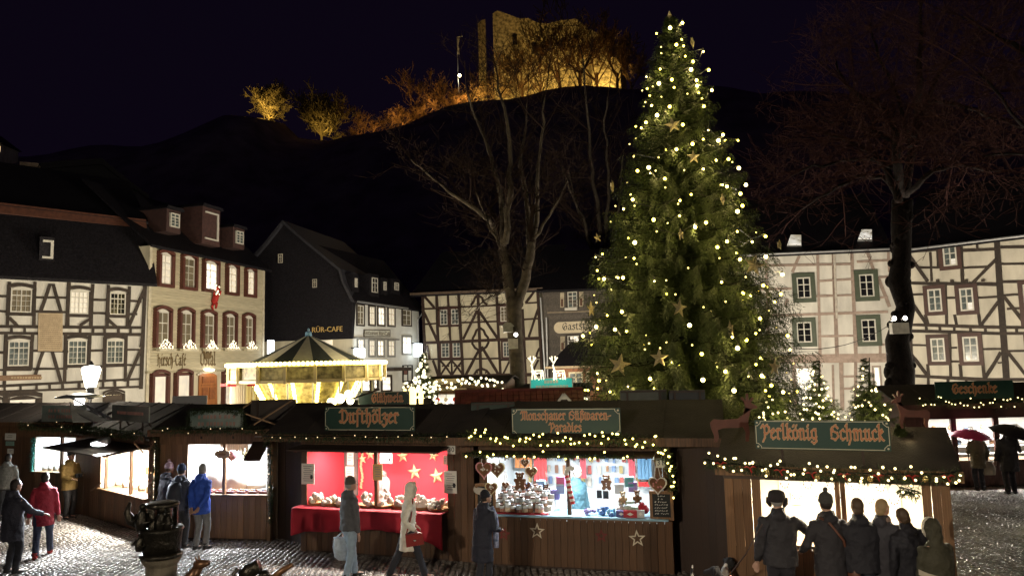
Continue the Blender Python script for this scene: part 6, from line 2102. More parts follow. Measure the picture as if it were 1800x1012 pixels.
solo(mb, 'sweets_heap', mat('green_packs', (.45, .58, .48), .4, var=.4, scale=20), 'stack of pale green sweets packs behind the red tin', 'sweets', f.p(u, zc5, -.05))
for i, (px, py, c) in enumerate(((950, 852, (.16, .3, .55)), (985, 845, (.6, .12, .25)), (975, 868, (.25, .22, .6)), (985, 858, (.3, .4, .7)), (1112, 855, (.2, .12, .3)), (1106, 846, (.1, .3, .3)), (1088, 858, (.5, .5, .5)))):
 u, z = f.uz(px, py, -.4)
 t = thing('sweets_box', ['blue box behind the chocolate bear', 'pink round tin beside the candy cane', 'violet box low beside the candy cane', 'pale blue box beside the candy cane', 'dark violet bag before the blue sheet', 'green-topped bag before the blue sheet', 'grey box on the back counter'][i], 'box', f.p(u, z - .1, -.4), 'coloured boxes in the sweets stall')
 mb = MB()
 f.box(mb, u - .08, u + .08, z - .1, z + .08, -.5, -.4)
 mb.build('box', mat('cbox%d' % i, c, .45, var=.1), t)
 mb = MB()
 f.box(mb, u - .082, u + .082, z + .055, z + .082, -.502, -.398)
 mb.build('lid', mat('cboxl%d' % i, tuple(min(.7, x * 1.5) for x in c), .45, var=.1), t)
# ---------------------------------------------------------------- jewellery stall
f6 = Face(at(1262, 640, 11.85), at(1652, 640, 10.65))
ua6, ub6 = U(f6, 1340, 900), U(f6, 1622, 900)
zo6, zc6 = Z(f6, 1480, 847), Z(f6, 1400, 955)
IN6 = mat('jewel_white', (.78, .72, .6), .7, var=.1, scale=3)
S6 = Stall('plank jewellery stall with blazing white opening', f6, 0, f6.L, ua6, ub6, zc6, zo6, 2.16, 2.62, 2.3, WOOD_LIGHT, .135, IN6, (420, (1, .87, .64)), posts=(U(f6, 1474, 900), U(f6, 1478, 900) + .045), roof_u=(-.1, f6.L + .15), ov=.2, fascia=mat('glossy_fascia', (.06, .035, .02), .3, var=.2, scale=6, coat=.5))
sign('green sign lettered Perlk\u00f6nig Schmuck above the blazing white stall', f6, 1326, 738, 1567, 793, .10, [('Perlk\u00f6nig', .262, .36, .34, .43), ('Schmuck', .765, .36, .34, .385)])
garland('fir garland with white lights and red bows on the jewellery stall', [f6.p(-.25, 2.26, .24), f6.p(.3, 2.2, .27), f6.p(1.2, 2.14, .3), f6.p(2.2, 2.13, .3), f6.p(3.0, 2.16, .3), f6.p(f6.L + .1, 2.2, .26)], .10, 62, gb, dens=750, ribbons=8, baubles=5)
num_plate('small white number plate at the end of the jewellery stall', f6, 1634, 834, '32')
garland('small light-sprinkled fir tuft in the corner of the blazing opening', [f6.p(ub6 - .28, zo6 - .04, .0), f6.p(ub6 - .02, zo6 - .1, .0)], .09, 5, gb, dens=1200)
# display boards, cards and small necklaces on stands in the jewellery stall
for k in range(10):
 u = ua6 + .12 + (ub6 - ua6 - .24) * (k + .5) / 10
 z = zo6 - .42 - .2 * (k % 2)
 d = -S6.depth + .06
 t = thing('jewellery_card', 'pale jewellery card on the back wall, %s from the plank wall' % ORD[k], 'display card', f6.p(u, z, d), 'jewellery cards')
 mb = MB()
 f6.box(mb, u - .1, u + .1, z - .14, z + .14, d, d + .02)
 mb.build('card', WHITEIN, t)
 mb = MB()
 for q in range(5):
  a = math.pi * (q + .5) / 5
  mb.ball(f6.p(u + .07 * math.cos(a), z + .05 - .1 * math.sin(a), d + .025), .014, 6, 4)
 mb.build('necklace', mat('dark_beads', (.12, .08, .06), .4), t)
for k in range(9):
 u = ua6 + .2 + (ub6 - ua6 - .4) * k / 8
 t = thing('display_stand', 'small jewellery stand on the bright counter, %s from the plank wall' % ORD[k], 'display stand', f6.p(u, zc6, -.3), 'jewellery stands on the counter')
 MB().lathe([(.06, 0), (.06, .015), (.012, .02), (.012, .16), (.035, .18), (.02, .22)], f6.p(u, zc6, -.3), 8).build('stand', WHITEIN, t)
 mb = MB()
 mb.tube([f6.p(u + .04 * math.cos(a), zc6 + .15 + .035 * math.sin(a), -.25) for a in [q * .9 for q in range(8)]], .006, 4)
 mb.build('necklace', MATS['dark_beads'], t)
# wooden reindeer cut-outs on that roof
DEER = mat('brown_red_board', (.11, .035, .022), .6, var=.2)
def deer_board(label, px, py, Y, s, flip):
 p = at(px, py, Y)
 pts = [(-.50, .42), (-.42, .50), (-.2, .48), (.12, .50), (.24, .58), (.30, .74), (.28, .86), (.20, .95), (.24, .97), (.32, .88), (.33, 1.04), (.37, 1.04), (.38, .88), (.46, .96), (.50, .94), (.42, .84), (.56, .76), (.55, .71), (.42, .70), (.36, .52), (.34, .40), (.36, .20), (.33, 0), (.27, 0), (.28, .20), (.22, .32), (.10, .30), (-.22, .30), (-.34, .26), (-.32, .12), (-.36, 0), (-.42, 0), (-.42, .14), (-.48, .30)]
 t = thing('wooden_reindeer', label, 'reindeer figure', p, 'wooden reindeer boards on the roof')
 def part(ps, nm, th=.035):
  MB().prism([p + V((x * s * flip, 0, y * s)) for x, y in ps], (0, th, 0)).build(nm, DEER, t)
 part(pts[0:6] + pts[18:34], 'body')
 part([pts[4], pts[5], pts[6], pts[15], pts[16], pts[17], pts[18]], 'head', .033)
 part([pts[6], pts[7], pts[8], pts[9], pts[10], pts[11], pts[12], pts[13], pts[14], pts[15]], 'antler', .03)
 return t
deer_board('brown reindeer board standing between the sweets roof and the jewellery sign', 1290, 776, 11.9, .72, 1)
deer_board('brown reindeer board beyond the end of the jewellery sign', 1606, 752, 11.6, .55, -1)
# small fir trees on the roof
def small_fir(label, px, py_b, py_t, Y, w, nb, bulb=gb, seed=1, grp='small lit fir trees behind the jewellery sign', mt=FIR):
 b, tp = at(px, py_b, Y), at(px, py_t, Y)
 h = tp.z - b.z
 t = thing('small_christmas_tree', label, 'tree', b, grp)
 rng = random.Random(seed)
 ax = lambda z: V((b.x, Y, z))
 Rf = lambda z: max(.03, w * (1 - (z - b.z) / h) ** 1.05)
 vs, br = fir(ax, Rf, b.z + h * .06, tp.z - .02 * h, 13, 10, rng, S=.26 if w < .5 else .55, bs=1.5, droop=.1, hang=.25)
 # twigs scale with the tree
 link('needles', bigmesh('needles', [tuple(v) for v in vs], None, np.arange(len(vs)), mt, ORG[t.name]), t, kind='stuff')
 MB().tube([b, tp], [.03 * h, .008], 6).build('trunk', BARK_DARK, t)
 lampat('POINT', 'fir_fill', (b.x, Y - w * 1.25, b.z + h * .45), (.8 if w < .25 else 9) if w < .5 else 25, (1, .78, .4), .1)  # added point light in front of the fir, brightens its needles
 for k in range(nb):
  z = b.z + h * (.08 + .9 * (1 - math.sqrt(RD.random())))
  a = RD.uniform(-math.pi, 0) if k % 4 else RD.uniform(0, math.pi)
  r = Rf(z) * RD.uniform(.75, 1.08)
  inst('bulb', bulb, t, (b.x + r * math.cos(a), Y + r * math.sin(a), z))
 return t
small_fir('lit small fir tree directly above the jewellery sign lettering', 1440, 745, 632, 12.6, .40, 50, seed=2)
small_fir('darker small fir tree with fewer lights near the knobbly trunk', 1528, 752, 628, 12.5, .44, 32, seed=3)
small_fir('low small fir tree at the sign corner beside the reindeer', 1362, 752, 678, 12.7, .34, 16, seed=4)
small_fir('tiny fir tuft with lights beyond the end of the jewellery sign', 1585, 790, 742, 11.7, .22, 8, seed=5)
# ---------------------------------------------------------------- gifts stall further back
f7 = Face(gnd(1560, 860), gnd(1990, 850))
S7z = Z(f7, 1700, 735), Z(f7, 1700, 808)
S7 = Stall('large gifts stall behind the umbrellas, brown boards and bright windows', f7, U(f7, 1590, 800), f7.L, U(f7, 1630, 780), f7.L - .4, S7z[1], S7z[0], S7z[0] + .42, S7z[0] + .9, 2.4, mat('red_brown_boards', (.075, .03, .022), .6, var=.3, scale=4), .14, WHITEIN, (420, (1, .95, .86)), posts=[U(f7, x, 780) for x in (1676, 1681, 1751, 1756, 1830, 1880)], ov=.3)
sign('green sign lettered Geschenke over the gifts stall', f7, 1643, 671, 1783, 699, .25, [('Geschenke', .5, .34, .36, .58)], bare=True)
garland('loose string of lights with fir along the gifts stall eave', [f7.p(U(f7, 1600, 705), Z(f7, 1640, 703), .3), f7.p(U(f7, 1700, 708), Z(f7, 1700, 707), .34), f7.p(U(f7, 1850, 708), Z(f7, 1800, 705), .34)], .12, 40, gb, dens=420)
for k in range(26):
 u = U(f7, 1632 + k * 7.5, 780)
 z = S7z[1] + .08 + (k % 4) * .22
 t = thing('gift_item', 'small gift, %s from the knobbly trunk on %s shelf of the gifts stall' % (ORD[k // 4], ['the lowest', 'the second', 'the third', 'the top'][k % 4]), 'gift', f7.p(u, z, -1.2), 'gift items on the shelves')
 c = cols[k % 7]
 MB().ball(f7.p(u, z + .06, -1.2), (.07, .06, .08), 7, 5).build('body', MATS['pack_%d' % (k % 7)] if 'pack_%d' % (k % 7) in MATS else WHITEIN, t, True)
 MB().lathe([(.05, 0), (.05, .02)], f7.p(u, z - .03, -1.2), 8).build('foot', WHITEIN, t)
for k in range(4):
 mb = MB()
 f7.box(mb, S7.ua, S7.ub, S7z[1] + .02 + k * .22, S7z[1] + .045 + k * .22, -1.4, -1.05)
 mb.build('shelf', WHITEIN, S7.t)
# ---------------------------------------------------------------- the three stalls toward the inscription house
f3 = Face(at(286, 640, 17.5), at(479, 640, 17.0))
S3 = Stall('plank stall with a teal inner wall and white tent-shaped goods', f3, 0, f3.L, U(f3, 331, 830), U(f3, 470, 830), Z(f3, 420, 868), Z(f3, 400, 780), Z(f3, 400, 780) + .34, 2.95, 2.4, WOOD_LIGHT, .14, WHITEIN, (380, (.93, .97, 1.0)), posts=(U(f3, 394, 830),), roof_u=(-.1, f3.L + .9))
f = f3
mb = MB()
u0, u1 = U(f, 356, 800, -1.9), U(f, 398, 800, -1.9)
f.box(mb, u0, u1, S3.zc + .2, S3.zo + .05, -1.95, -1.9)
mb.build('teal_panel', mat('teal_cloth', (.10, .26, .32), .8), S3.t)
# white figure-like tent shapes and goods
for px, py, r, h, lab in ((386, 862, .36, .95, 'large white draped cone in the middle of the plank stall'), (418, 860, .36, .85, 'white draped cone beyond the post of the plank stall'), (448, 862, .25, .4, 'low white heap at the end of the plank stall')):
 u = U(f, px, py, -.7)
 mb = MB().lathe([(r, 0), (r * .85, h * .35), (r * .5, h * .7), (r * .2, h * .92), (.03, h)], f.p(u, S3.zc + .02, -.75), 12)
 solo(mb, 'display_cone', WHITEIN, lab, 'display', f.p(u, S3.zc, -.75), 'white displays in the plank stall', True)
for k in range(7):
 u = S3.ua + .1 + (S3.ub - S3.ua - .2) * k / 6.5
 t = thing('goods_tray', 'small dark goods tray, %s from the blue jacket along the plank stall counter' % ORD[k], 'tray', f.p(u, S3.zc, -.15), 'trays on the plank stall counter')
 mb = MB()
 f.box(mb, u, u + .2, S3.zc + .002, S3.zc + .05, -.3, -.05)
 mb.build('tray', mat('tray_dark', (.10, .03, .03), .5), t)
 for q in range(3):
  MB().ball(f.p(u + .04 + q * .06, S3.zc + .06, -.17), .032, 6, 4).build('goods', MATS['pack_%d' % ((k + q) % 7)] if 'pack_%d' % ((k + q) % 7) in MATS else WHITEIN, t, True)
u, z = f.uz(391, 798, .05)
t = thing('shop_plaque', 'small oval tan plaque hanging in the plank stall opening', 'plaque', f.p(u, z, .05))
MB().prism([f.p(u + .19 * math.cos(a), z + .10 * math.sin(a), .04) for a in [k * .3927 for k in range(16)]], f.n * .02).build('board', mat('tan_plaque', (.45, .3, .16), .6), t)
MB().prism([f.p(u + .1 * math.cos(a), z + .03 * math.sin(a), .06) for a in [k * .785 for k in range(8)]], f.n * .003).build('lettering', mat('plaque_script', (.25, .12, .05), .6), t)
t = thing('dried_bunch', 'dried flower bunch hanging high in the plank stall', 'dried flowers', f.p(U(f, 428, 800, -.3), Z(f, 428, 800, -.3), -.3))
mb = MB()
c = f.p(U(f, 428, 800, -.3), Z(f, 428, 800, -.3), -.3)
for k in range(60):
 w = V((RD.uniform(-1, 1), RD.uniform(-1, 1), RD.uniform(-1, 1))).normalized()
 mb.tube([c, c + w * RD.uniform(.12, .26)], [.008, .003], 3, cap=False)
mb.build('stalks', mat('dried_stalk', (.22, .2, .13), .8), t)
MB().ball(c + V((-.3, .1, .0)), .12, 9, 6).build('bunch_ball', mat('mauve_ball', (.25, .12, .15), .7), t, True)
shutter('half-raised dark shutter at the end of the plank stall', f, U(f, 446, 790), S3.ub + .05, S3.zo + .02, .4, -.35, WOOD_DARK)
garland('dark garland with red berries and few lights around the plank stall opening', [f.p(0, S3.ze + .02, .34), f.p(f.L, S3.ze + .02, .36), f.p(f.L + .02, S3.zo - .2, .1), f.p(f.L + .02, S3.zc, .06), f.p(f.L + .02, S3.zc - .6, .05)], .07, 12, gbS, dens=600)
garland('dark garland with small lights hanging on the post beside the pink-capped person', [f.p(-.06, S3.ze, .1), f.p(-.06, S3.zc - .2, .08)], .12, 6, gbS, dens=700)
def glare_sign(label, face, px0, py0, px1, py1, d, two=True, fir_edge=False):
 t = sign(label, face, px0, py0, px1, py1, d, [], bare=True, board=mat('glare_green', (.22, .36, .31), .4, var=.45, scale=1.5, c2=(.46, .50, .46)))  # light washing over board and letters is painted into their pale colours
 ua, zt = face.uz(px0, py0, d)
 ub, zb = face.uz(px1, py1, d)
 mb = MB()
 h = zt - zb
 for zf in ((.58, .22) if two else (.42,)):
  pts = ua + (ub - ua) * .16
  while pts < ub - (ub - ua) * .16:
   for q in range(2):
    face.poly(mb, [(pts + q * h * .07, zb + h * zf), (pts + q * h * .07 + h * .045, zb + h * zf + .01), (pts + q * h * .07 + h * .045, zb + h * (zf + .2)), (pts + q * h * .07, zb + h * (zf + .19))], d, d + .006)
   pts += h * (.2 if RD.random() > .2 else .3)
 mb.build('lettering', mat('pinkish_letters', (.62, .32, .27), .6), t, kind='stuff')
 return t
glare_sign('light-washed green sign framed in fir above the plank stall', f3, 334, 722, 427, 755, .2, True)
garland('fir edging draped over the light-washed sign of the plank stall', [f3.p(U(f3, 332, 752, .22), Z(f3, 332, 752, .22), .22), f3.p(U(f3, 333, 722, .22), Z(f3, 333, 722, .22), .22), f3.p(U(f3, 380, 716, .22), Z(f3, 380, 716, .22), .22), f3.p(U(f3, 428, 722, .22), Z(f3, 428, 722, .22), .22), f3.p(U(f3, 430, 754, .22), Z(f3, 430, 754, .22), .22)], .07, 0, gbS, dens=700)
f2 = Face(gnd(128, 900), gnd(264, 941.5))
zo2 = (Z(f2, 187, 793) + Z(f2, 270, 778)) / 2
S2 = Stall('stall with a wide low awning flap and blazing cream interior', f2, .1, f2.L + .1, U(f2, 178, 820), U(f2, 262, 820), Z(f2, 220, 866), zo2, zo2 + .35, 2.95, 2.4, WOOD, .13, mat('cream_inner', (.74, .70, .58), .7, var=.1), (620, (1, .95, .82)), posts=(U(f2, 186, 820), U(f2, 230, 820)), roof_u=(-.3, f2.L + .3))
shutter('wide dark awning flap propped out over the cream-lit stall', f2, S2.ua - .75, S2.ub + .1, zo2 + .08, 1.15, -.12, WOOD_DARK)
wl = thing('work_lamp', 'glaring white work lamp hung under the awning flap', 'lamp', f2.px(176, 781, 1.0))
c = f2.px(176, 781, 1.0)
MB().tube([c + V((-.22, .06, .02)), c + V((.22, -.06, .1))], [.06, .085], 10).build('housing', METAL_GREY, wl, True)
MB().ball(c + V((0, -.05, .02)), (.20, .05, .055), 10, 6).build('lens', glow('work_glow', (.95, .98, 1), 9), wl, True)
lampat('SPOT', 'work_light', c + V((.05, -.15, -.05)), 1500, (.86, .94, 1.0), .15, (.35, -.75, -.75), 125)
t = thing('awning_props', 'two thin wooden props under the awning flap', 'prop')
for a, b in (((168, 790), (186, 806)), ((236, 778), (252, 795)), ((178, 848), (160, 862))):
 MB().bar(f2.px(a[0], a[1], .6), f2.px(b[0], b[1], .05), .03, .03).build('prop', WOOD_LIGHT, t)
mb = MB()
f2.box(mb, S2.ua - .05, S2.ub, S2.zc + .2, S2.zc + .38, -1.2, -1.16)
mb.build('inner_board', mat('pine_board', (.32, .18, .07), .6), S2.t)
for k in range(12):
 u = S2.ua + .1 + (S2.ub - S2.ua - .2) * k / 11
 t = thing('goods_bag', 'pale goods bag in the cream-lit stall, %s from its cold white neighbour' % ORD[k], 'bag', f2.p(u, S2.zc, -.4), 'goods in the cream-lit stall')
 MB().lathe([(.09, 0), (.1, .1), (.06, .19), (.075, .24)], f2.p(u, S2.zc + .002, -.4 - .2 * (k % 2)), 8).build('sack', POUCH, t, True)
 MB().lathe([(.063, .18), (.063, .2)], f2.p(u, S2.zc + .002, -.4 - .2 * (k % 2)), 8).build('tie', RIBBON, t, True)
garland('dark fir garland along the roof edge of the awning stall', [f2.p(-.2, S2.ze + .05, .34), f2.p(f2.L + .3, S2.ze + .05, .36)], .09, 4, gbS, dens=600)
glare_sign('light-washed teal sign on the awning stall', f2, 197, 711, 261, 743, .2, False)
f1 = Face(gnd(-110, 887), gnd(150, 906))
zo1, zc1 = Z(f1, 100, 768), Z(f1, 100, 829)
S1 = Stall('stall with cold white light behind the man in the ochre jacket', f1, 0, f1.L + .1, U(f1, 63, 800), U(f1, 150, 800), zc1, zo1, zo1 + .42, zo1 + .85, 2.4, WOOD, .14, WHITEIN, (300, (.82, .95, 1.0)), posts=(U(f1, 108, 800),))
garland('teal tinsel strip down the opening of the cold white stall', [f1.p(S1.ua - .05, zo1, .05), f1.p(S1.ua - .05, zc1, .05)], .06, 0, gbS, dens=700, mt=mat('teal_tinsel', (.05, .22, .18), .4, var=.3))
garland('dark fir roll on the eave of the cold white stall', [f1.p(U(f1, 55, 745), Z(f1, 60, 747, .3), .36), f1.p(f1.L + .2, Z(f1, 150, 750, .3), .36)], .10, 3, gbS, dens=600)
glare_sign('light-washed sign half hidden under the patio heater', f1, 74, 712, 150, 742, .2, True)
for i, (x0, y0, x1, y1) in enumerate(((9, 761, 27, 773), (10, 775, 24, 783), (13, 788, 23, 797))):
 poster('small white notice on the dark boards, ' + ['topmost of three', 'middle of three', 'lowest of three'][i], f1, x0, y0, x1, y1, .04, None if i != 1 else mat('teal_paper', (.2, .35, .3), .7), 2, name='notice', cat='notice', grp='notices on the dark boards')
for k in range(9):
 u = S1.ua + .1 + (S1.ub - S1.ua - .2) * k / 8
 t = thing('goods_jar', 'pale goods jar on the cold white counter, %s from the tinsel strip' % ORD[k], 'jar', f1.p(u, zc1, -.2), 'jars on the cold white stall counter')
 MB().lathe([(.06, 0), (.065, .1), (.05, .13)], f1.p(u, zc1 + .002, -.2), 8).build('jar', JARG, t, True)
 MB().lathe([(.052, .13), (.052, .15), (.01, .151)], f1.p(u, zc1 + .002, -.2), 8).build('lid', lidc[k % 2], t)
# patio heater with round reflector and clear tarpaulin on the roofs, street lantern
p = at(140, 696, 21.8)
g0 = V((p.x, 21.8, 0))
ph = thing('patio_heater', 'round white-lit patio heater above the light-washed signs', 'patio heater', g0)
MB().tube([g0, (p.x, 21.8, p.z)], .035, 8).build('pole', METAL_GREY, ph)
MB().lathe([(.62, -.04), (.66, -.02), (.35, .06), (.02, .10)], p, 24).build('reflector', METAL_GREY, ph, True)
MB().lathe([(.12, -.35), (.14, -.1), (.10, -.05)], p, 12).build('burner', glow('burner_glow', (1, .98, .95), 5), ph, True)
lampat('POINT', 'heater_light', p + V((0, 0, -.3)), 60, (1, .97, .92), .12)
tp = thing('tarpaulin', 'clear plastic tarpaulin on thin poles over the stall roofs', 'tarpaulin', at(160, 725, 18.6))
TARP = mat('clear_tarp', (.6, .62, .6), .25, var=.3, scale=3, bump=.6)
a, b, c, d = at(122, 708, 18.4), at(152, 722, 18.8), at(196, 740, 18.2), at(128, 742, 17.6)
MB().prism([a, b, c, d], (0, 0, .01)).build('sheet', TARP, tp)
for q in ((at(116, 694, 18.6), at(196, 738, 18.0)), (at(124, 720, 18.2), at(165, 741, 17.8)), (at(124, 720, 18.2), at(124, 706, 18.2)), (at(152, 712, 18.4), at(196, 735, 18.0))):
 MB().tube(list(q), .02, 5).build('pole', METAL_GREY, tp)
def lantern(label, x, y, zh, power, colr, real=True, glowm=None):
 t = thing('street_lamp', label, 'street lamp', (x, y, 0), 'street lanterns of the square')
 MB().lathe([(.13, 0), (.13, .5), (.07, .6), (.055, 1.2), (.045, zh - .55)], (x, y, 0), 10).build('post', METAL_BLACK, t, True)
 MB().lathe([(.05, zh - .55), (.12, zh - .50), (.10, zh - .44)], (x, y, 0), 10).build('collar', METAL_BLACK, t, True)
 MB().lathe([(.14, zh - .42), (.27, zh + .12), (.24, zh + .22), (.05, zh + .26)], (x, y, 0), 12).build('globe', glowm or glow('lantern_glow', (1, .93, .78), 7), t, True)
 MB().lathe([(.10, zh + .26), (.06, zh + .32), (.02, zh + .40)], (x, y, 0), 10).build('cap', METAL_BLACK, t, True)
 lampat('POINT', 'lantern_light', (x, y - .45, zh), power, colr, .25)
 return t
WARM = (1.0, .87, .67)
p = at(160, 657, 23.0)
lan = lantern('glowing street lantern in front of the inscription house', p.x, 23.0, p.z, 160, WARM)
mb = MB()
p2 = at(163, 683, 22.9)
mb.box((p2.x - .05, 22.7, p2.z - .3), (p2.x + .16, 22.95, p2.z + .05))
mb.build('junction_box', METAL_BLACK, lan)
# plank screens closing the dark gaps between the stalls
def screen(label, a, b, h, m=WOOD_DARK):
 fs_ = Face(a, b)
 t = thing('plank_screen', label, 'plank wall', fs_.p(fs_.L / 2, 0), 'plank screens between stalls')
 n = max(2, int(fs_.L / .14))
 me = MB().box((.004, -.025, 0), (.996, 0, h)).mesh('screen_plank', m)
 for k in range(n):
  inst('screen_plank', me, t, fs_.p(fs_.L * k / n, 0, RD.uniform(-.004, .004)), fs_.R, (fs_.L / n, 1, 1))
 mb = MB()
 for z in (.5, 1.8):
  fs_.box(mb, 0, fs_.L, z, z + .08, -.07, -.03)
 mb.build('rail', m, t)
q0, q1 = f5.p(f5.L + .01, 0, -.35), at(1285, 640, 12.9)
screen('dark plank screen between the sweets stall and the jewellery stall', q0, q1, 2.3)
q0, q1 = f3.p(f3.L + .02, 0, -.3), f4.p(-.02, 0, -.5)
screen('dark plank screen in the gap between the plank stall and the red stall', q0, q1, 2.35)
# ---------------------------------------------------------------- second row: stalls turned to the square, seen over the roofs
DARKG = mat('dark_green_board', (.012, .030, .022), .5, var=.15)
def sign_back(label, px0, py0, px1, py1, Y, m=None):
 a, b = at(px0, py0, Y), at(px1, py1, Y)
 t = thing('sign_board', label, 'sign board', ((a.x + b.x) / 2, Y, b.z), 'backs of stall signs')
 MB().box((a.x, Y, b.z), (b.x, Y + .03, a.z)).build('board', m or DARKG, t)
 mb = MB()
 for x in (a.x + (b.x - a.x) * .15, a.x + (b.x - a.x) * .85):
  mb.box((x - .02, Y - .025, b.z), (x + .02, Y - .001, a.z - .01))
 mb.box((a.x + .01, Y - .02, a.z - .05), (b.x - .01, Y - .002, a.z - .01))
 mb.build('batten', WOOD_DARK, t)
 mb = MB()
 for x in (a.x + (b.x - a.x) * .25, a.x + (b.x - a.x) * .75):
  mb.bar((x, Y + .03, (a.z + b.z) / 2), (x, Y + .5, b.z - .3), .03, .03)
  mb.bar((x, Y - .01, b.z + .02), (x, Y - .01, b.z - .55), .04, .03)
 mb.build('strut', WOOD_DARK, t)
sign_back('back of a dark green sign just behind the sweets sign, at its red-stall end', 828, 708, 906, 760, 15.4)
sign_back('back of a dark sign under the Christmas tree, the greyer of two', 1090, 686, 1173, 719, 15.7, mat('grey_green_board', (.05, .055, .045), .5, var=.2))
sign_back('back of a blue-black sign under the Christmas tree, next to the reindeer', 1176, 686, 1241, 723, 15.4, mat('blue_black_board', (.008, .011, .016), .5, var=.15))
sign_back('back of a brown sign above the dark gap, below the carousel', 441, 703, 520, 737, 17.2, mat('brown_board', (.05, .035, .028), .6, var=.2))
pw = at(334, 709, 20.5)
t = thing('white_board', 'plain white panel standing in front of the cafe door', 'panel', (pw.x, 20.5, 0))
a, b = at(303, 696, 20.5), at(363, 724, 20.5)
MB().box((a.x, 20.5, b.z - .4), (b.x, 20.54, a.z)).build('panel', mat('panel_white', (.55, .55, .56), .6, var=.06), t)
MB().box((a.x + .1, 20.54, 0), (a.x + .16, 20.6, a.z - .1)).build('leg', METAL_GREY, t)
MB().box((b.x - .16, 20.54, 0), (b.x - .1, 20.6, a.z - .1)).build('leg', METAL_GREY, t)
# loose poles lying crosswise on the roof by the dark gap
for i, ((x0, y0), (x1, y1), lab) in enumerate((((432, 727), (518, 758), 'thin wooden pole lying downhill across the roof by the dark gap'), ((446, 746), (514, 703), 'thin wooden pole crossing the other one on the roof by the dark gap'), ((428, 716), (442, 706), 'short thin pole beside the carousel curtain'))):
 a, b = at(x0, y0, 16.6), at(x1, y1, 16.9)
 solo(MB().tube([a, b], .018, 6), 'wooden_pole', mat('pale_pole', (.32, .2, .11), .6), lab, 'pole', a, 'wooden poles on the roof')
# mulled wine stall
fg = Face(at(598, 640, 21.6), at(742, 640, 21.6))
SG = Stall('mulled wine stall in the second row below the carousel', fg, 0, fg.L, .4, fg.L - .4, 1.0, 2.05, 2.42, 2.8, 2.2, WOOD, .16, WHITEIN, (120, (1, .85, .6)))
fgs = Face(at(598, 640, 20.6), at(742, 640, 20.6))
sign('green sign lettered Gl\u00fchwein partly behind the red stall sign', fgs, 629, 689, 720, 713, .2, [('Gl\u00fchwein', .57, .30, .40, .62)])
for q in (((617, 701), (667, 684)),):
 a, b = at(*q[0], 19.4), at(*q[1], 19.4)
 solo(MB().tube([a, b], .025, 6), 'wooden_pole', WOOD_DARK, 'dark pole slanting in front of the mulled wine sign', 'pole', a)
# lit candle-like lamps beside the mulled wine stall
for k, (px, py) in enumerate(((725, 697), (712, 700), (740, 700))):
 p = at(px, py, 21.2)
 t = thing('hanging_lantern', ['tall bright yellow lantern beside the mulled wine sign', 'small bright lantern half behind the mulled wine sign', 'white-lit square lantern before the ornament stall'][k], 'lantern', p, 'lanterns in the second row')
 MB().lathe([(.10, -.3), (.11, .2), (.05, .28)] if k == 0 else [(.06, -.15), (.07, .1), (.03, .28)], p, 8).build('glass', glow('lantern_yellow', (1, .80, .30), 2.6), t)
 MB().lathe([(.14, -.34), (.14, -.30)], p, 8).build('base', METAL_BLACK, t)
 MB().lathe([(.02, .28), (.015, .42)], p, 6).build('hook', METAL_BLACK, t)
# bell-like bright lamps before the carousel
for k, (px, py, r) in enumerate(((565, 718, .17), (582, 706, .11), (598, 700, .13), (612, 692, .10), (616, 704, .10))):
 p = at(px, py, 20.0)
 t = thing('bright_lamp', ['large overexposed lamp ball beside the red stall sign', 'small lamp ball just above the large one', 'lamp ball between carousel and mulled wine sign', 'uppermost lamp ball by the carousel ribs', 'lamp ball touching the mulled wine sign'][k], 'lamp', p, 'bright lamp balls before the carousel')
 MB().ball(p, r, 10, 6).build('globe', glow('lampball', (1, .86, .55), 7), t, True)
 MB().tube([p - V((0, 0, r)), (p.x, p.y, 2.2)], .015, 5).build('stem', METAL_BLACK, t)
# ornament stall with the tan sign
fo = Face(at(722, 640, 30.0), at(884, 640, 29.0))
zs = fo.uz(800, 688)[1]
SO = Stall('ornament stall of the far row covered in white lights', fo, 0, fo.L, .3, fo.L - .6, 1.2, zs - .1, zs + .28, zs + .55, 2.4, WOOD, .2, WHITEIN, (500, (1, .93, .8)))
sg = sign('tan board with pale unreadable letters over the ornament stall', fo, 756, 666, 820, 686, .3, [], bare=True, board=mat('tan_sign', (.30, .24, .15), .6, var=.35, scale=2))
mb = MB()
ua, zt = fo.uz(776, 670, .3)
for k in range(7):
 fo.poly(mb, [(ua + k * .11, zt - .3), (ua + k * .11 + .06, zt - .3 + .02), (ua + k * .11 + .06, zt - .06), (ua + k * .11, zt - .08)], .3, .31)
mb.build('lettering', mat('pale_letters', (.6, .5, .35), .6), sg, kind='stuff')
WL = MB().ball((0, 0, 0), .05, 7, 4).mesh('bulb', BULB_WHITE, smooth=True)
garland('garland thick with white lights and red ornaments over the ornament stall', [fo.p(-.2, zs + .26, .36), fo.p(fo.L * .5, zs + .3, .36), fo.p(fo.L * .8, zs + .42, .36), fo.p(fo.L + .1, zs + .2, .36)], .15, 62, WL, dens=380, baubles=9)
for k in range(16):
 u = .3 + (fo.L - .9) * (k + .5) / 16
 zz = zs - .3 - .45 * (k % 2)
 t = thing('ornament', 'hanging ornament ball, %s from the lit fir in the far ornament stall' % ORD[k], 'ornament', fo.p(u, zz, .02), 'hanging ornaments of the far stall')
 m_ = [RIBBON, BAUBLE, WHT, mat('orange_ball', (.5, .2, .05), .4)][k % 4]
 MB().ball(fo.p(u, zz, .02), .10, 8, 5).build('ball', m_, t, True)
 MB().tube([fo.p(u, zz + .1, .02), fo.p(u, zz + .35, .02)], .012, 4).build('thread', METAL_BLACK, t)
small_fir('tall fir wrapped in dense white lights beside the menu case', 745, 720, 618, 28.0, .75, 110, bulb=WL, seed=8, grp='lit fir trees of the far row')
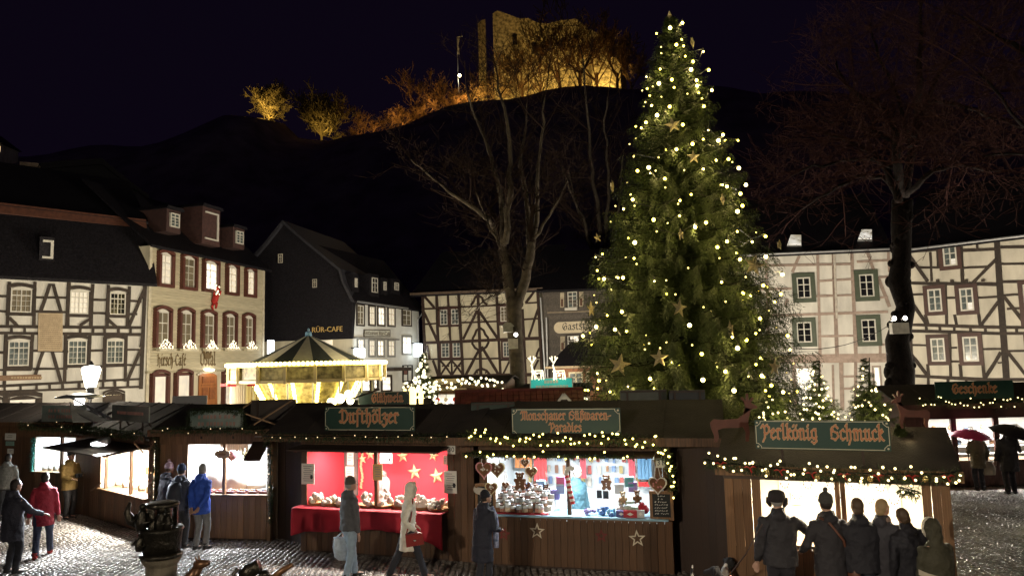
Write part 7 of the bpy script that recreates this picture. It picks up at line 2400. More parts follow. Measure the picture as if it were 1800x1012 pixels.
# low lit wreath at the roof edge beside the mulled wine stall
garland('short light-strewn fir garland running down beside the red stall sign', [at(780, 712, 20.5), at(752, 728, 18.5), at(735, 742, 17.2)], .11, 20, gb, dens=420)
garland('light-strewn fir garland along the hidden roof before the ornament stall', [at(728, 716, 22), at(760, 720, 21.8), at(830, 722, 21.8)], .13, 22, gb, dens=350)
# nativity hut with a red tiled roof
yh = 20.5
a, b = at(832, 688, yh), at(992, 688, yh)
zrid = (a.z + b.z) / 2
hut = thing('tiled_hut', 'small hut with a red tiled roof behind the sweets sign', 'hut', ((a.x + b.x) / 2, yh, 0))
TILE = mat('red_roof_tile', (.12, .028, .02), .65, var=.35, scale=5)
MB().box((a.x - .2, yh - .9, 0), (b.x + .1, yh + .9, zrid - .72)).build('wall', WOOD, hut)
nrow = 7
for i in range(nrow):
 z0, z1 = zrid - .8 + .8 * i / nrow, zrid - .8 + .8 * (i + 1) / nrow
 y0, y1 = yh - 1.2 + 1.2 * i / nrow, yh - 1.2 + 1.2 * (i + 1) / nrow
 mb = MB()
 n = 22
 for k in range(n):
  x0 = a.x - .5 + (b.x - a.x + 1.0) * k / n
  w = (b.x - a.x + 1.0) / n
  mb.obox(V((x0 + .008, y0 - .03, z0)), V((w - .016, 0, 0)), V((0, y1 - y0 + .06, z1 - z0 + .02)), V((0, -.01, .035 + .006 * (k % 3))))
 mb.build('tile_course', TILE, hut, kind='stuff')
MB().prism([(a.x - .5, yh + .0, zrid), (b.x + .5, yh, zrid), (b.x + .5, yh + 1.2, zrid - .8), (a.x - .5, yh + 1.2, zrid - .8)], (0, 0, -.04)).build('rear_slope', TILE, hut)
MB().tube([(a.x - .5, yh, zrid + .03), (b.x + .5, yh, zrid + .03)], .06, 8).build('ridge', TILE, hut)
ga, gt, gbb = at(974, 716, 19.1), at(991, 693, 19.1), at(1012, 716, 19.1)
MB().prism([V(ga) - V((0, 0, .5)), V(gbb) - V((0, 0, .5)), gbb, gt, ga], (0, .8, 0)).build('gable', WOOD_DARK, hut)
mb = MB()
mb.bar(V(ga) + V((0, -.02, 0)), V(gt) + V((0, -.02, .02)), .06, .07, (0, 1, 0))
mb.bar(V(gbb) + V((0, -.02, 0)), V(gt) + V((0, -.02, .02)), .06, .07, (0, 1, 0))
mb.build('bargeboard', FRAME_WHITE, hut)
MB().prism([V(gt) + V((-.10, -.03, -.12)), V(gt) + V((.10, -.03, -.12)), V(gt) + V((0, -.03, .02))], (0, .02, 0)).build('gable_tip', FRAME_WHITE, hut)
for i, (px, py) in enumerate(((993, 708), (997, 716), (1012, 717))):
 inst('bulb', WL, hut, at(px, py, 19.0))
# turquoise sign stall with light reindeer
ft = Face(at(915, 640, 30.0), at(1030, 640, 29.6))
zt = ft.uz(968, 690)[1]
ST_ = Stall('far stall under the turquoise sign', ft, 0, ft.L, .3, ft.L - .3, 1.1, zt - .35, zt, zt + .3, 2.3, WOOD, .2, WHITEIN, (200, (.9, .97, 1)))
sg = sign('bright turquoise sign with pale unreadable letters under light reindeer', ft, 933, 666, 1006, 686, .2, [], bare=True, board=glow('turquoise_lit', (.02, .42, .38), .55, (.05, .5, .45)))
ua, zq = ft.uz(933, 666, .2)
ub, zp = ft.uz(1006, 686, .2)
mb = MB()
for x0, x1, r in ((.33, .64, .62), (.12, .28, .2), (.30, .46, .2), (.5, .88, .2)):
 u = ua + (ub - ua) * x0
 while u < ua + (ub - ua) * x1:
  for q in range(2):
   z = zp + (zq - zp) * r
   ft.poly(mb, [(u + q * .05, z), (u + q * .05 + .035, z + .01), (u + q * .05 + .035, z + .13), (u + q * .05, z + .12)], .2, .21)
  u += .115
mb.build('lettering', mat('cream_letter', (.75, .62, .48), .6), sg, kind='stuff')
mb = MB()
ft.box(mb, ua - .04, ub + .04, zq, zq + .04, .16, .22)
ft.box(mb, ua - .04, ua, zp - .04, zq, .16, .22)
ft.box(mb, ub, ub + .04, zp - .04, zq, .16, .22)
mb.build('frame', FRAME_WHITE, sg)
garland('light garland in front of the turquoise sign stall', [ft.p(-.1, zt, .36), ft.p(ft.L * .6, zt, .36), ft.p(ft.L, zt - .25, .34), ft.p(ft.L + .1, zt - .9, .3)], .12, 36, WL, dens=300)
WLS = MB().ball((0, 0, 0), .03, 7, 4).mesh('bulb', BULB_WHITE, smooth=True)
LW = glow('white_wire_light', (1, .88, .6), 1.6)
for i, px in enumerate((946, 984)):
 p = at(px, 667, 29.4)
 t = thing('light_reindeer', ['light reindeer at the forked-tree end of the turquoise sign', 'light reindeer above the middle of the turquoise sign'][i], 'light figure', p, 'light reindeer on the turquoise sign')
 S_ = .62
 Q = lambda x, z: p + V((x * S_, 0, z * S_))
 mb = MB()
 for s in ([(-.4, 0), (-.36, .5), (-.3, .62)], [(-.2, 0), (-.26, .5)], [(.2, 0), (.18, .5)], [(.36, 0), (.3, .5)], [(-.42, .55), (.3, .58), (.34, .42), (-.36, .4), (-.42, .55)]):
  mb.tube([Q(*q) for q in s], .022, 5)
 mb.build('body', LW, t)
 mb = MB()
 mb.tube([Q(-.34, .6), Q(-.42, .95), Q(-.34, 1.05), Q(-.56, .95), Q(-.42, .9)], .035, 5)
 mb.build('head', LW, t)
 mb = MB()
 for s in (-1, 1):
  mb.tube([Q(-.36, 1.05), Q(-.36 + s * .12, 1.25), Q(-.36 + s * .1, 1.5)], .028, 4)
  mb.tube([Q(-.36 + s * .12, 1.25), Q(-.36 + s * .26, 1.42)], .025, 4)
 mb.build('antler', LW, t)
 for k in range(12):
  inst('bulb', WLS, t, Q(RD.uniform(-.4, .34), RD.uniform(.0, .62)) + V((0, -.05, 0)))
# ================================================================ FOUNTAIN PILLAR AND BRONZE FIGURES
BRZ = mat('dark_bronze', (.035, .030, .022), .28, metal=.75, var=.4, scale=9, bump=.4)
STN = mat('fountain_stone', (.12, .10, .07), .85, var=.35, scale=5, bump=.5)
YF = 11.0
tp_ = at(286, 884, YF)
fx, fz = tp_.x, tp_.z
fo_ = thing('fountain_pillar', 'dark bronze fountain top with small figures on a stone pillar', 'fountain', (fx, YF, 0))
zd = at(286, 970, YF).z
MB().lathe([(0.210, 0), (0.210, zd - .18), (0.252, zd - .12), (0.280, zd - .06)], (fx, YF, 0), 16).build('pillar', STN, fo_)
MB().lathe([(0.280, zd - .06), (0.294, zd - .03), (0.280, zd), (0.252, zd + .01)], (fx, YF, 0), 20).build('rim', BRZ, fo_, True)
MB().lathe([(0.252, zd + .01), (0.266, zd + .16), (0.280, zd + .30), (0.301, zd + .33), (0.280, zd + .36)], (fx, YF, 0), 20).build('drum', BRZ, fo_, True)
MB().lathe([(0.210, fz - .05), (0.231, fz - .03), (0.231, fz), (0.196, fz + .02)], (fx, YF, 0), 18).build('top_plate', BRZ, fo_, True)
for k in range(5):
 a = -1.9 + k * 1.26
 MB().obox(V((fx + 0.18 * math.cos(a) - .03, YF + 0.18 * math.sin(a) - .03, zd + .34)), V((.06, 0, 0)), V((0, .06, 0)), V((0, 0, fz - zd - .38))).build('stanchion', BRZ, fo_)
MB().lathe([(0.084, zd + .34), (0.070, fz - .05)], (fx, YF, 0), 10).build('core', BRZ, fo_)
for k, (dx, dz, s) in enumerate(((-.20, .36, 1.0), (.07, .36, .85), (.17, .36, .7), (-.04, .07, .6), (-.22, .07, .7))):
 p = V((fx + dx, YF - .2, zd + dz))
 mb = MB()
 mb.loft([(p, .075 * s, .06 * s), (p + V((-.01, 0, .12 * s)), .085 * s, .07 * s), (p + V((.01, 0, .24 * s)), .06 * s, .05 * s), (p + V((.01, 0, .28 * s)), .03 * s, .03 * s)], 9)
 mb.ball(p + V((.015, -.01, .325 * s)), .05 * s, 8, 6)
 mb.tube([p + V((.07 * s, 0, .22 * s)), p + V((.13 * s, -.05, .12 * s)), p + V((.06 * s, -.10 * s, .10 * s))], .022 * s, 6)
 mb.tube([p + V((-.06 * s, 0, .22 * s)), p + V((-.12 * s, -.04, .14 * s)), p + V((-.05 * s, -.10 * s, .16 * s))], .022 * s, 6)
 mb.build('bronze_figure', BRZ, fo_, True)
p = V((fx - .29, YF - .1, zd + .40))
MB().tube([p, p + V((-.10, -.02, .08)), p + V((-.16, -.03, .2)), p + V((-.12, -.03, .34))], [.05, .07, .05, .02], 8).build('spout', BRZ, fo_, True)
for s, (px, py, lab, nm) in enumerate(((338, 1012, 'small bronze animal neck and head rising at the lower edge', 'bronze_animal'),)):
 q = at(px, py, 9.6)
 t = thing(nm, lab, 'statue', (q.x, 9.6, 0))
 h = q.z
 CU = mat('brown_bronze', (.12, .06, .03), .35, metal=.6, var=.3)
 mb = MB()
 mb.tube([(q.x - .35, 9.7, 0), (q.x - .3, 9.65, h - .45), (q.x - .10, 9.6, h - .12), (q.x + .02, 9.6, h + .02), (q.x + .08, 9.6, h + .12)], [.16, .15, .11, .075, .06], 10)
 mb.build('neck', CU, t, True)
 mb = MB()
 mb.tube([(q.x + .05, 9.6, h + .12), (q.x + .13, 9.58, h + .15), (q.x + .22, 9.56, h + .17)], [.065, .055, .03], 9)
 mb.build('head', CU, t, True)
 for e in (-1, 1):
  MB().tube([(q.x + .08, 9.6 + e * .03, h + .17), (q.x + .05, 9.6 + e * .05, h + .25)], [.02, .006], 6).build('ear', CU, t, True)
for px, py, lab, kind in ((436, 1004, 'dark bronze jug lying on its side at the lower edge', 0), (497, 1003, 'orange-brown bronze hand or branch tip at the lower edge', 1)):
 q = at(px, py, 9.4)
 t = thing('bronze_figure', lab, 'statue', (q.x, 9.4, 0), 'bronze figures of the fountain')
 MB().lathe([(.22, 0), (.2, q.z - .35), (.1, q.z - .12)], (q.x, 9.4, 0), 10).build('base', STN, t)
 if kind == 0:
  MB().tube([(q.x - .10, 9.4, q.z - .02), (q.x + .0, 9.4, q.z + .0), (q.x + .10, 9.4, q.z + .05), (q.x + .13, 9.4, q.z + .06)], [.05, .10, .085, .10], 10).build('jug', BRZ, t, True)
  MB().tube([(q.x - .12, 9.38, q.z - .12), (q.x - .17, 9.36, q.z - .02), (q.x - .12, 9.38, q.z + .05)], .03, 6).build('handle', BRZ, t, True)
  MB().ball((q.x + .2, 9.4, q.z - .05), .07, 8, 6).build('knob', BRZ, t, True)
 else:
  CU2 = mat('orange_bronze', (.14, .065, .025), .4, metal=.4, var=.3)
  MB().tube([(q.x - .14, 9.4, q.z - .10), (q.x - .02, 9.4, q.z), (q.x + .12, 9.38, q.z + .08)], [.06, .04, .025], 8).build('arm', CU2, t, True)
  for k in range(3):
   MB().tube([(q.x + .08, 9.38 + .015 * k, q.z + .05), (q.x + .13, 9.37 + .02 * k, q.z + .10 - .025 * k)], [.018, .01], 5).build('finger', CU2, t, True)
# ================================================================ PEOPLE
SKIN = mat('skin', (.42, .25, .18), .55, var=.06)
HAIRS = {k: mat('hair_' + k, c, .6, var=.2) for k, c in dict(dark=(.02, .014, .01), brown=(.07, .04, .02), grey=(.25, .24, .23), blonde=(.35, .24, .12)).items()}
SHOE = mat('shoe_black', (.02, .018, .018), .45, var=.1)
EYE = mat('eye_dark', (.02, .015, .012), .3, var=0)
LIP = mat('lips', (.30, .12, .10), .6, var=0)
def ik(a, c, l1, l2, pole):
 d = c - a
 L = min(d.length, (l1 + l2) * .999)
 dn = d.normalized()
 c2 = a + dn * L
 x = (l1 * l1 - l2 * l2 + L * L) / (2 * L)
 h = math.sqrt(max(0, l1 * l1 - x * x))
 pv = (pole - dn * pole.dot(dn)).normalized()
 return a + dn * x + pv * h, c2
def soften(o, vox, it=6, fac=.5, wrinkle=0):
 m_ = o.modifiers.new('skin', 'REMESH')
 m_.mode = 'VOXEL'
 m_.voxel_size = vox
 m_.use_smooth_shade = True
 s = o.modifiers.new('smooth', 'SMOOTH')
 s.factor, s.iterations = fac, it
 if wrinkle:
  tx = bpy.data.textures.get('cloth_folds')
  if tx is None:
   tx = bpy.data.textures.new('cloth_folds', 'CLOUDS')
   tx.noise_scale = .075
   tx.noise_depth = 2
  d = o.modifiers.new('folds', 'DISPLACE')
  d.texture = tx
  d.strength = wrinkle
  d.mid_level = .5
  d.texture_coords = 'LOCAL'
def person(label, x, y, heading, h=1.72, coat=(.05, .05, .06), legs=(.03, .03, .04), hat=None, hatc=(.02, .02, .025), hair='dark', hem=.82, hands=None, feet=None, lean=0., side=0., head=(0, 0), hood=False, wide=1.0, skirt=0., shoe=None, collar=True, rough=.75, headtilt=0., scarf=None, fur=None):
 """hands: (right, left) targets in body space (x right, y forward); heading in degrees, 90 = away from the camera"""
 s = h / 1.75
 Rm = Matrix.Rotation(math.radians(heading - 90), 4, 'Z')
 W = Matrix.Translation((x, y, 0)) @ Rm @ Matrix.Scale(s, 4)
 hipz = .93
 def bend(p):                       # torso leans about the hips
  p = V(p)
  if p.z <= hipz:
   return p
  q = p - V((0, 0, hipz))
  q = Matrix.Rotation(-lean, 3, 'X') @ q
  q = Matrix.Rotation(side, 3, 'Y') @ q
  return q + V((0, 0, hipz))
 feet = feet or (V((.10, .03, 0)), V((-.10, -.02, 0)))
 hands = hands or (V((.27, .06, .80)), V((-.27, .06, .80)))
 sh = [bend((.168 * wide, 0, 1.385)), bend((-.168 * wide, 0, 1.385))]
 neck, hd = bend((0, .0, 1.50)), bend((0, .035, 1.635))
 hips = [V((.09, 0, .93)), V((-.09, 0, .93))]
 ank = [V(f) + V((0, 0, .085)) for f in feet]
 kn, el, wr = [], [], []
 for i in range(2):
  k, a2 = ik(hips[i], ank[i], .44, .42, V((0, 1, 0)))
  kn.append(k)
  ank[i] = a2
  e_, w_ = ik(sh[i], V(hands[i]), .30, .27, V(((.5 if i == 0 else -.5), -1, -.3)) if hands[i][1] > -.1 else V((1 if i == 0 else -1, -.25, -.2)))
  el.append(e_)
  wr.append(w_)
 hr = Matrix.Rotation(math.radians(head[0]), 3, 'Z') @ Matrix.Rotation(-math.radians(head[1]), 3, 'X') @ Matrix.Rotation(headtilt, 3, 'Y')
 HP = lambda p: hd + hr @ V(p)
 root = None
 # ---- body, one surface
 mb = MB()
 mb.loft([(bend((0, 0, .86)), .15, .11), (bend((0, 0, 1.0)), .15, .10), (bend((0, 0, 1.12)), .14, .10), (bend((0, 0, 1.3)), .17, .11), (bend((0, 0, 1.42)), .16, .09), (bend((0, 0, 1.47)), .07, .06)], 12)
 mb.tube([bend((0, 0, 1.44)), neck, HP((0, -.01, -.03))], [.065, .055, .052], 10)
 hb = MB().ball((0, 0, 0), (.074, .092, .108), 16, 12)
 hb.ball((0, .035, -.055), (.055, .055, .055), 10, 8)
 hb.tube([(0, .085, .02), (0, .108, -.01), (0, .095, -.022)], [.010, .016, .012], 7)
 for e_ in (-1, 1):
  hb.ball((e_ * .076, -.005, -.005), (.012, .022, .032), 8, 6)
 hb.v = [tuple(HP(p)) for p in hb.v]
 mb.add(hb.v, hb.f)
 for i in range(2):
  mb.tube([sh[i], el[i], wr[i]], [.052, .042, .030], 9)
  mb.tube([hips[i], kn[i], ank[i]], [.085, .058, .042], 9)
  mb.tube([ank[i], ank[i] + V((0, .06, -.045)), ank[i] + V((0, .16, -.055))], [.045, .045, .03], 8)
  # hand: palm, four unequal bent fingers, thumb from the side of the palm
  d = (wr[i] - el[i]).normalized()
  up = V((0, 0, 1)) if abs(d.z) < .8 else V((0, 1, 0))
  sd = d.cross(up).normalized()
  nn = sd.cross(d).normalized()
  pc = wr[i] + d * .05
  mb.tube([wr[i] - d * .01, wr[i] + d * .045, wr[i] + d * .09], [.026, .036, .034], 8, sq=.55)
  for q in range(4):
   o = wr[i] + d * .088 + sd * (.027 - .018 * q)
   Lf = (.06, .072, .066, .05)[q]
   mb.tube([o, o + d * Lf * .5 - nn * .008, o + d * Lf * .8 - nn * .028], [.0105, .010, .008], 6)
  sg = 1 if i == 0 else -1
  o = wr[i] + d * .03 + sd * .030 * sg
  mb.tube([o, o + d * .035 + sd * .022 * sg - nn * .005, o + d * .065 + sd * .022 * sg - nn * .015], [.014, .012, .009], 6)
 mb.v = [tuple(W @ V(p)) for p in mb.v]
 base = V((x, y, 0))
 root = link('person', mb.mesh('person', SKIN, base))
 root.location = base
 ORG[root.name] = base
 soften(root, .0105 * s, 3, .4)
 tag(root, label, 'person', 'visitors of the market')
 def child(mb, name, m, vox=0, wr_=0, it=6, raw=False):
  if not raw:
   mb.v = [tuple(W @ V(p)) for p in mb.v]
  o = mb.build(name, m, root, smooth=True)
  if vox:
   soften(o, vox * s, it, .5, wr_)
  return o
 key = '%.2f_%.2f_%.2f' % coat
 CM = mat('coat_' + key, coat, rough, var=.12, scale=14, bump=.3, bscale=60)
 LM = mat('legs_%.2f_%.2f_%.2f' % legs, legs, .8, var=.15, scale=10, bump=.25, bscale=50)
 # ---- coat
 mb = MB()
 k = wide
 fl = 1 + skirt
 rings = [(V((0, 0, hem)), .185 * k * fl, .15 * k * fl)] if hem < .9 else []
 if hem < .7:
  rings.append((V((0, 0, .72)), .185 * k * (1 + skirt * .6), .15 * k * (1 + skirt * .6)))
 rings += [(bend((0, 0, max(hem, .93))), .185 * k, .14 * k), (bend((0, 0, 1.08)), .175 * k, .135 * k), (bend((0, .005, 1.24)), .195 * k, .15 * k), (bend((0, 0, 1.37)), .185 * k, .125), (bend((0, 0, 1.435)), .145, .105), (bend((0, -.005, 1.475)), .10, .09), (bend((0, 0, 1.51)), .075, .075)]
 mb.loft(rings, 18)
 for i in range(2):
  a = sh[i] + V((-.03 if i == 0 else .03, 0, -.01))
  mb.tube([a, sh[i].lerp(el[i], .4), el[i], el[i].lerp(wr[i], .5), wr[i] - (wr[i] - el[i]).normalized() * .01], [.080, .070, .062, .056, .046], 10)
  mb.ball(sh[i] + V((0, 0, -.005)), (.066, .072, .058), 10, 8)
 if collar:
  mb.loft([(bend((0, -.01, 1.46)), .10, .095), (bend((0, -.012, 1.55)), .085, .085)], 12)
 if hood:
  hb = MB().ball((0, -.02, .015), (.112, .125, .148), 16, 12)
  hb.tube([(0, -.03, -.12), (0, -.04, -.02)], [.11, .10], 12)
  hb.v = [tuple(HP(p)) for p in hb.v]
  mb.add(hb.v, hb.f)
 elif collar:
  mb.ball(bend((0, -.10, 1.46)), (.10, .05, .07), 10, 7)
 child(mb, 'coat', CM, .015, .034, 4)
 # ---- trousers and shoes
 mb = MB()
 mb.loft([(V((0, 0, .80)), .155, .12), (V((0, 0, .90)), .165, .125), (V((0, 0, 1.0)), .155, .115)], 14)
 for i in range(2):
  mb.tube([hips[i] + V((0, 0, -.02)), hips[i].lerp(kn[i], .5), kn[i], kn[i].lerp(ank[i], .5), ank[i] + V((0, 0, -.01))], [.105, .092, .074, .068, .066], 10)
 child(mb, 'trousers', LM, .016, .024, 4)
 for i in range(2):
  a = ank[i]
  mb = MB()
  mb.tube([a + V((0, -.05, -.05)), a + V((0, .02, -.04)), a + V((0, .11, -.052)), a + V((0, .19, -.06))], [.045, .052, .045, .026], 10, sq=.8)
  mb.tube([a + V((0, -.005, .06)), a + V((0, 0, -.04))], [.055, .055], 10)
  child(mb, 'shoe', shoe or SHOE)
 # ---- face, hair, hat
 for e_ in (-1, 1):
  mb = MB().ball(HP((e_ * .032, .083, .012)), (.011, .008, .008), 7, 5)
  child(mb, 'eye', EYE)
 mb = MB().ball(HP((0, .088, -.052)), (.024, .010, .007), 8, 5)
 child(mb, 'mouth', LIP)
 if hair and not hood:
  mb = MB().ball((0, -.016, .018), (.083, .093, .105), 14, 10)
  keep = [(p) for p in mb.v]
  if hat is None:
   mb.ball((0, -.05, -.04), (.072, .055, .075), 10, 7)
  mb.v = [tuple(HP((p[0], min(p[1], .055 + (p[2] - .05) * .3) if p[2] < .08 else p[1], p[2]))) for p in mb.v]
  child(mb, 'hair', HAIRS[hair])
 if hat:
  HM = mat('hat_%.2f_%.2f_%.2f' % hatc, hatc, .9, var=.15, scale=30, bump=.4, bscale=90)
  mb = MB()
  if hat in ('beanie', 'bobble'):
   mb.lathe([(.088, .015), (.097, .02), (.097, .055), (.092, .06), (.089, .09), (.070, .13), (.035, .155), (.006, .163)], (0, -.012, 0), 16)
   if hat == 'bobble':
    mb.ball((0, -.02, .185), .035, 8, 6)
  elif hat == 'cap':
   mb.lathe([(.092, .03), (.094, .07), (.075, .115), (.03, .135), (.005, .14)], (0, -.01, 0), 16)
   mb.prism([(.06, .06, .045), (.03, .15, .03), (-.03, .15, .03), (-.06, .06, .045)], (0, 0, .012))
  else:                       # brimmed hat
   mb.lathe([(.100, .0), (.114, .02), (.112, .075), (.100, .12), (.075, .135), (.02, .138)], (0, -.01, 0), 18)
   for e_ in (-1, 1):
    mb.tube([(e_ * .098, .0, .04), (e_ * .105, .0, -.03), (e_ * .085, .0, -.085)], [.042, .038, .015], 8, sq=.6)
  mb.v = [tuple(HP(p)) for p in mb.v]
  child(mb, 'hat', HM)
 if scarf:
  mb = MB().loft([(bend((0, .005, 1.45)), .105, .10), (bend((0, .005, 1.49)), .11, .105), (bend((0, .005, 1.535)), .09, .09)], 14)
  mb.tube([bend((-.05, .10, 1.5)), bend((-.07, .165, 1.38)), bend((-.06, .185, 1.2))], [.035, .04, .035], 8, sq=.5)
  child(mb, 'scarf', mat('scarf_%.2f_%.2f_%.2f' % scarf, scarf, .9, var=.4, scale=25), .014, .02, 3)
 if fur:
  hb = MB()
  for q in range(26):
   a = math.pi * 2 * q / 26
   hb.ball((.095 * math.cos(a), .055, .015 + .125 * math.sin(a)), .028, 6, 5)
  hb.v = [tuple(HP(p)) for p in hb.v]
  child(hb, 'fur_trim', mat('fur_trim', fur, .95, var=.3, scale=40))
 root['label'] = label
 return dict(o=root, W=W, wr=[W @ p for p in wr], el=[W @ p for p in el], sh=[W @ p for p in sh], neck=W @ neck, head=W @ hd, Rm=Rm, bend=lambda p: W @ bend(p), s=s)
def head_at(px, py, h):
 # where a person of height h stands whose head top shows at that photo point
 r = ray(px, py)
 Y = (h - CAMZ) * r.y / r.z
 q = at(px, py, Y)
 return q.x, Y
def foot(px, py):
 q = gnd(px, py)
 return q.x, q.y
def under(px, Y):
 q = at(px, 640, Y)
 return q.x, Y
# -- at the edge of the square on the side of the inscription house
x, y = head_at(14, 797, 1.74)
person('person in grey-green jacket standing before the notices on the dark boards', x, y, 100, 1.74, (.13, .13, .12), (.03, .03, .035), None, hair='dark', wide=1.1)
x, y = head_at(26, 838, 1.84)
person('large dark-clad person in front of the grey-jacketed one, arm held forward', x, y, 60, 1.80, (.022, .022, .035), (.018, .018, .025), None, hair='dark', hem=.62, wide=1.22, hands=(V((.25, .42, 1.05)), V((-.28, .1, .85))))
x, y = head_at(80, 826, 1.80)
P = person('person in a red coat, jeans and red shoes walking with bobbed dark hair', x, y, 120, 1.76, (.30, .012, .03), (.03, .04, .075), None, hair='dark', scarf=(.03, .02, .03), hem=.66, skirt=.12, feet=(V((.13, .22, 0)), V((-.12, -.2, 0))), shoe=mat('red_shoe', (.3, .02, .02), .5), hood=False)
x, y = foot(120, 911)
P = person('man in an ochre jacket and dark cap holding a camera before the cold white stall', x, y, -28, 1.76, (.23, .145, .04), (.022, .018, .018), 'beanie', (.03, .04, .045), hair='grey', hem=.76, wide=1.12, hands=(V((.10, .30, 1.06)), V((-.12, .28, 1.12))), head=(-8, -12))
c = (P['wr'][0] + P['wr'][1]) / 2 + P['Rm'].to_3x3() @ V((0, .09, .05))
cmr = thing('camera_bag', 'small dark camera held by the man in the ochre jacket', 'camera', c)
MB().box((-.08, -.04, -.05), (.08, .03, .05)).xf(Matrix.Translation(c) @ P['Rm']).build('body', METAL_BLACK, cmr)
MB().tube([(0, .03, 0), (0, .11, 0)], [.035, .032], 10).xf(Matrix.Translation(c) @ P['Rm']).build('lens', METAL_BLACK, cmr)
# -- the three at the fountain
x, y = head_at(291, 805, 1.86)
person('woman with a pale pink cap and dark jacket standing sideways behind the fountain', x, y, 55, 1.74, (.035, .032, .04), (.03, .03, .035), 'bobble', (.52, .36, .40), hair='brown', wide=1.05, hands=(V((.2, .3, 1.1)), V((-.2, .3, 1.05))), lean=.1)
x, y = under(322, 16.5)
P = person('person in a dark blue beanie carrying a dark backpack', x, y, 80, 1.78, (.055, .065, .10), (.028, .03, .04), 'beanie', (.02, .035, .08), hair='dark', wide=1.0, scarf=(.05, .05, .06))
bp_ = thing('backpack', 'dark backpack on the shoulders of the blue-beanie person', 'backpack', P['bend']((0, -.2, 1.2)))
mb = MB().loft([(P['bend']((0, -.20, 1.0)), .15, .09), (P['bend']((0, -.22, 1.15)), .17, .11), (P['bend']((0, -.2, 1.35)), .15, .09), (P['bend']((0, -.17, 1.43)), .08, .05)], 12)
mb.build('bag', mat('backpack_dark', (.025, .03, .045), .7), bp_, True)
for e_ in (-1, 1):
 MB().tube([P['bend']((e_ * .10, -.12, 1.43)), P['bend']((e_ * .13, .02, 1.475)), P['bend']((e_ * .14, .14, 1.3)), P['bend']((e_ * .16, .0, 1.05))], .02, 6).build('strap', MATS['backpack_dark'], bp_, True)
x, y = foot(352, 966)
person('man in a bright blue jacket with hands clasped behind his back, light trousers', x, y, 75, 1.82, (.025, .085, .46), (.22, .22, .22), None, hair='grey', hem=.74, wide=1.08, hands=(V((.10, -.20, .90)), V((-.06, -.22, .88))), head=(10, 0))
# -- walkers before the red stall
x, y = head_at(614, 838, 1.82)
P = person('man in grey jacket, knitted cap and pale jeans carrying a plastic bag', x, y, 40, 1.80, (.075, .075, .082), (.26, .34, .42), 'beanie', (.09, .08, .065), hair='grey', hem=.86, wide=1.10, feet=(V((.10, -.12, 0)), V((-.10, .16, 0))), hands=(V((.24, .05, .82)), V((-.27, .02, .78))), head=(-14, -4))
c = P['wr'][1] + V((-.02, -.03, -.10))
bg_ = thing('plastic_bag', 'pale blue plastic bag hanging from the hand of the man in grey', 'bag', c + V((0, 0, -.45)))
BAGM = mat('plastic_film', (.42, .50, .58), .3, var=.25, scale=8, bump=.7)
MB().loft([(c + V((.02, 0, -.44)), .09, .05), (c + V((0, 0, -.38)), .14, .08), (c + V((-.01, 0, -.2)), .16, .09), (c + V((0, 0, -.06)), .15, .05), (c + V((0, 0, -.03)), .16, .03)], 14).build('sack', BAGM, bg_, True)
for e_ in (-1, 1):
 MB().tube([c + V((e_ * .10, 0, -.04)), c + V((e_ * .03, 0, .03)), c + V((0, 0, .06))], [.018, .012, .010], 6).build('handle', BAGM, bg_, True)
x, y = head_at(716, 849, 1.71)
P = person('woman in a hooded white coat and dark leggings striding past the red cloth', x, y, 12, 1.70, (.74, .69, .58), (.022, .022, .028), None, hair=None, hem=.56, skirt=.12, hood=True, fur=(.6, .55, .45), feet=(V((.09, .32, 0)), V((-.07, -.36, 0))), hands=(V((.24, .12, .95)), V((-.22, .16, .95))), wide=.95, lean=.06)
hb_ = P['W'] @ V((.25, .10, .80))
hg = thing('handbag', 'red shoulder bag with a clasp at the hip of the white-coated woman', 'handbag', hb_)
RB = mat('red_leather', (.24, .018, .014), .4, var=.15)
hM = Matrix.Translation(hb_) @ P['Rm'] @ Matrix.Rotation(.12, 4, 'X')
MB().prism([(0, -.155, -.10), (0, .155, -.10), (0, .15, .09), (0, .10, .11), (0, -.10, .11), (0, -.15, .09)], (.07, 0, 0)).xf(hM).build('bag', RB, hg)
MB().prism([(.0705, -.15, .02), (.0705, .15, .02), (.0705, .145, .092), (.0705, -.145, .092)], (.012, 0, 0)).xf(hM).build('flap', RB, hg)
MB().ball((.09, 0, -.005), (.01, .028, .018), 8, 5).xf(hM).build('clasp', mat('steel_clasp', (.6, .58, .5), .25, metal=.9, var=0), hg, True)
MB().tube([hM @ V((.03, -.14, .09)), P['W'] @ V((.22, .05, 1.2)), P['bend']((.10, .06, 1.49)), P['bend']((-.05, .0, 1.5))], .012, 6).build('strap', RB, hg, True)
x, y = head_at(846, 868, 1.58)
P = person('person in long dark coat bending to the sweets counter with a phone', x, y, 50, 1.62, (.014, .015, .028), (.02, .02, .03), 'beanie', (.012, .012, .018), hair='dark', hem=.5, wide=1.12, skirt=.1, hands=(V((.18, .30, 1.03)), V((-.12, .32, 1.05))), lean=.14, head=(-30, -12))
c = P['wr'][0] + V((.03, -.06, .0))
sc_ = thing('scarf', 'blue-white patterned scarf hanging from the dark figure at the sweets counter', 'scarf', c)
SCM = mat('blue_scarf', (.10, .17, .34), .8, var=.6, scale=14, c2=(.42, .45, .62))
mb = MB().tube([P['bend']((.07, .11, 1.47)), P['bend']((.12, .17, 1.32)), P['bend']((.15, .20, 1.15)), P['bend']((.16, .2, .95)), P['bend']((.17, .2, .72))], [.05, .055, .05, .05, .045], 8, sq=.5)
mb.build('cloth', SCM, sc_, True)
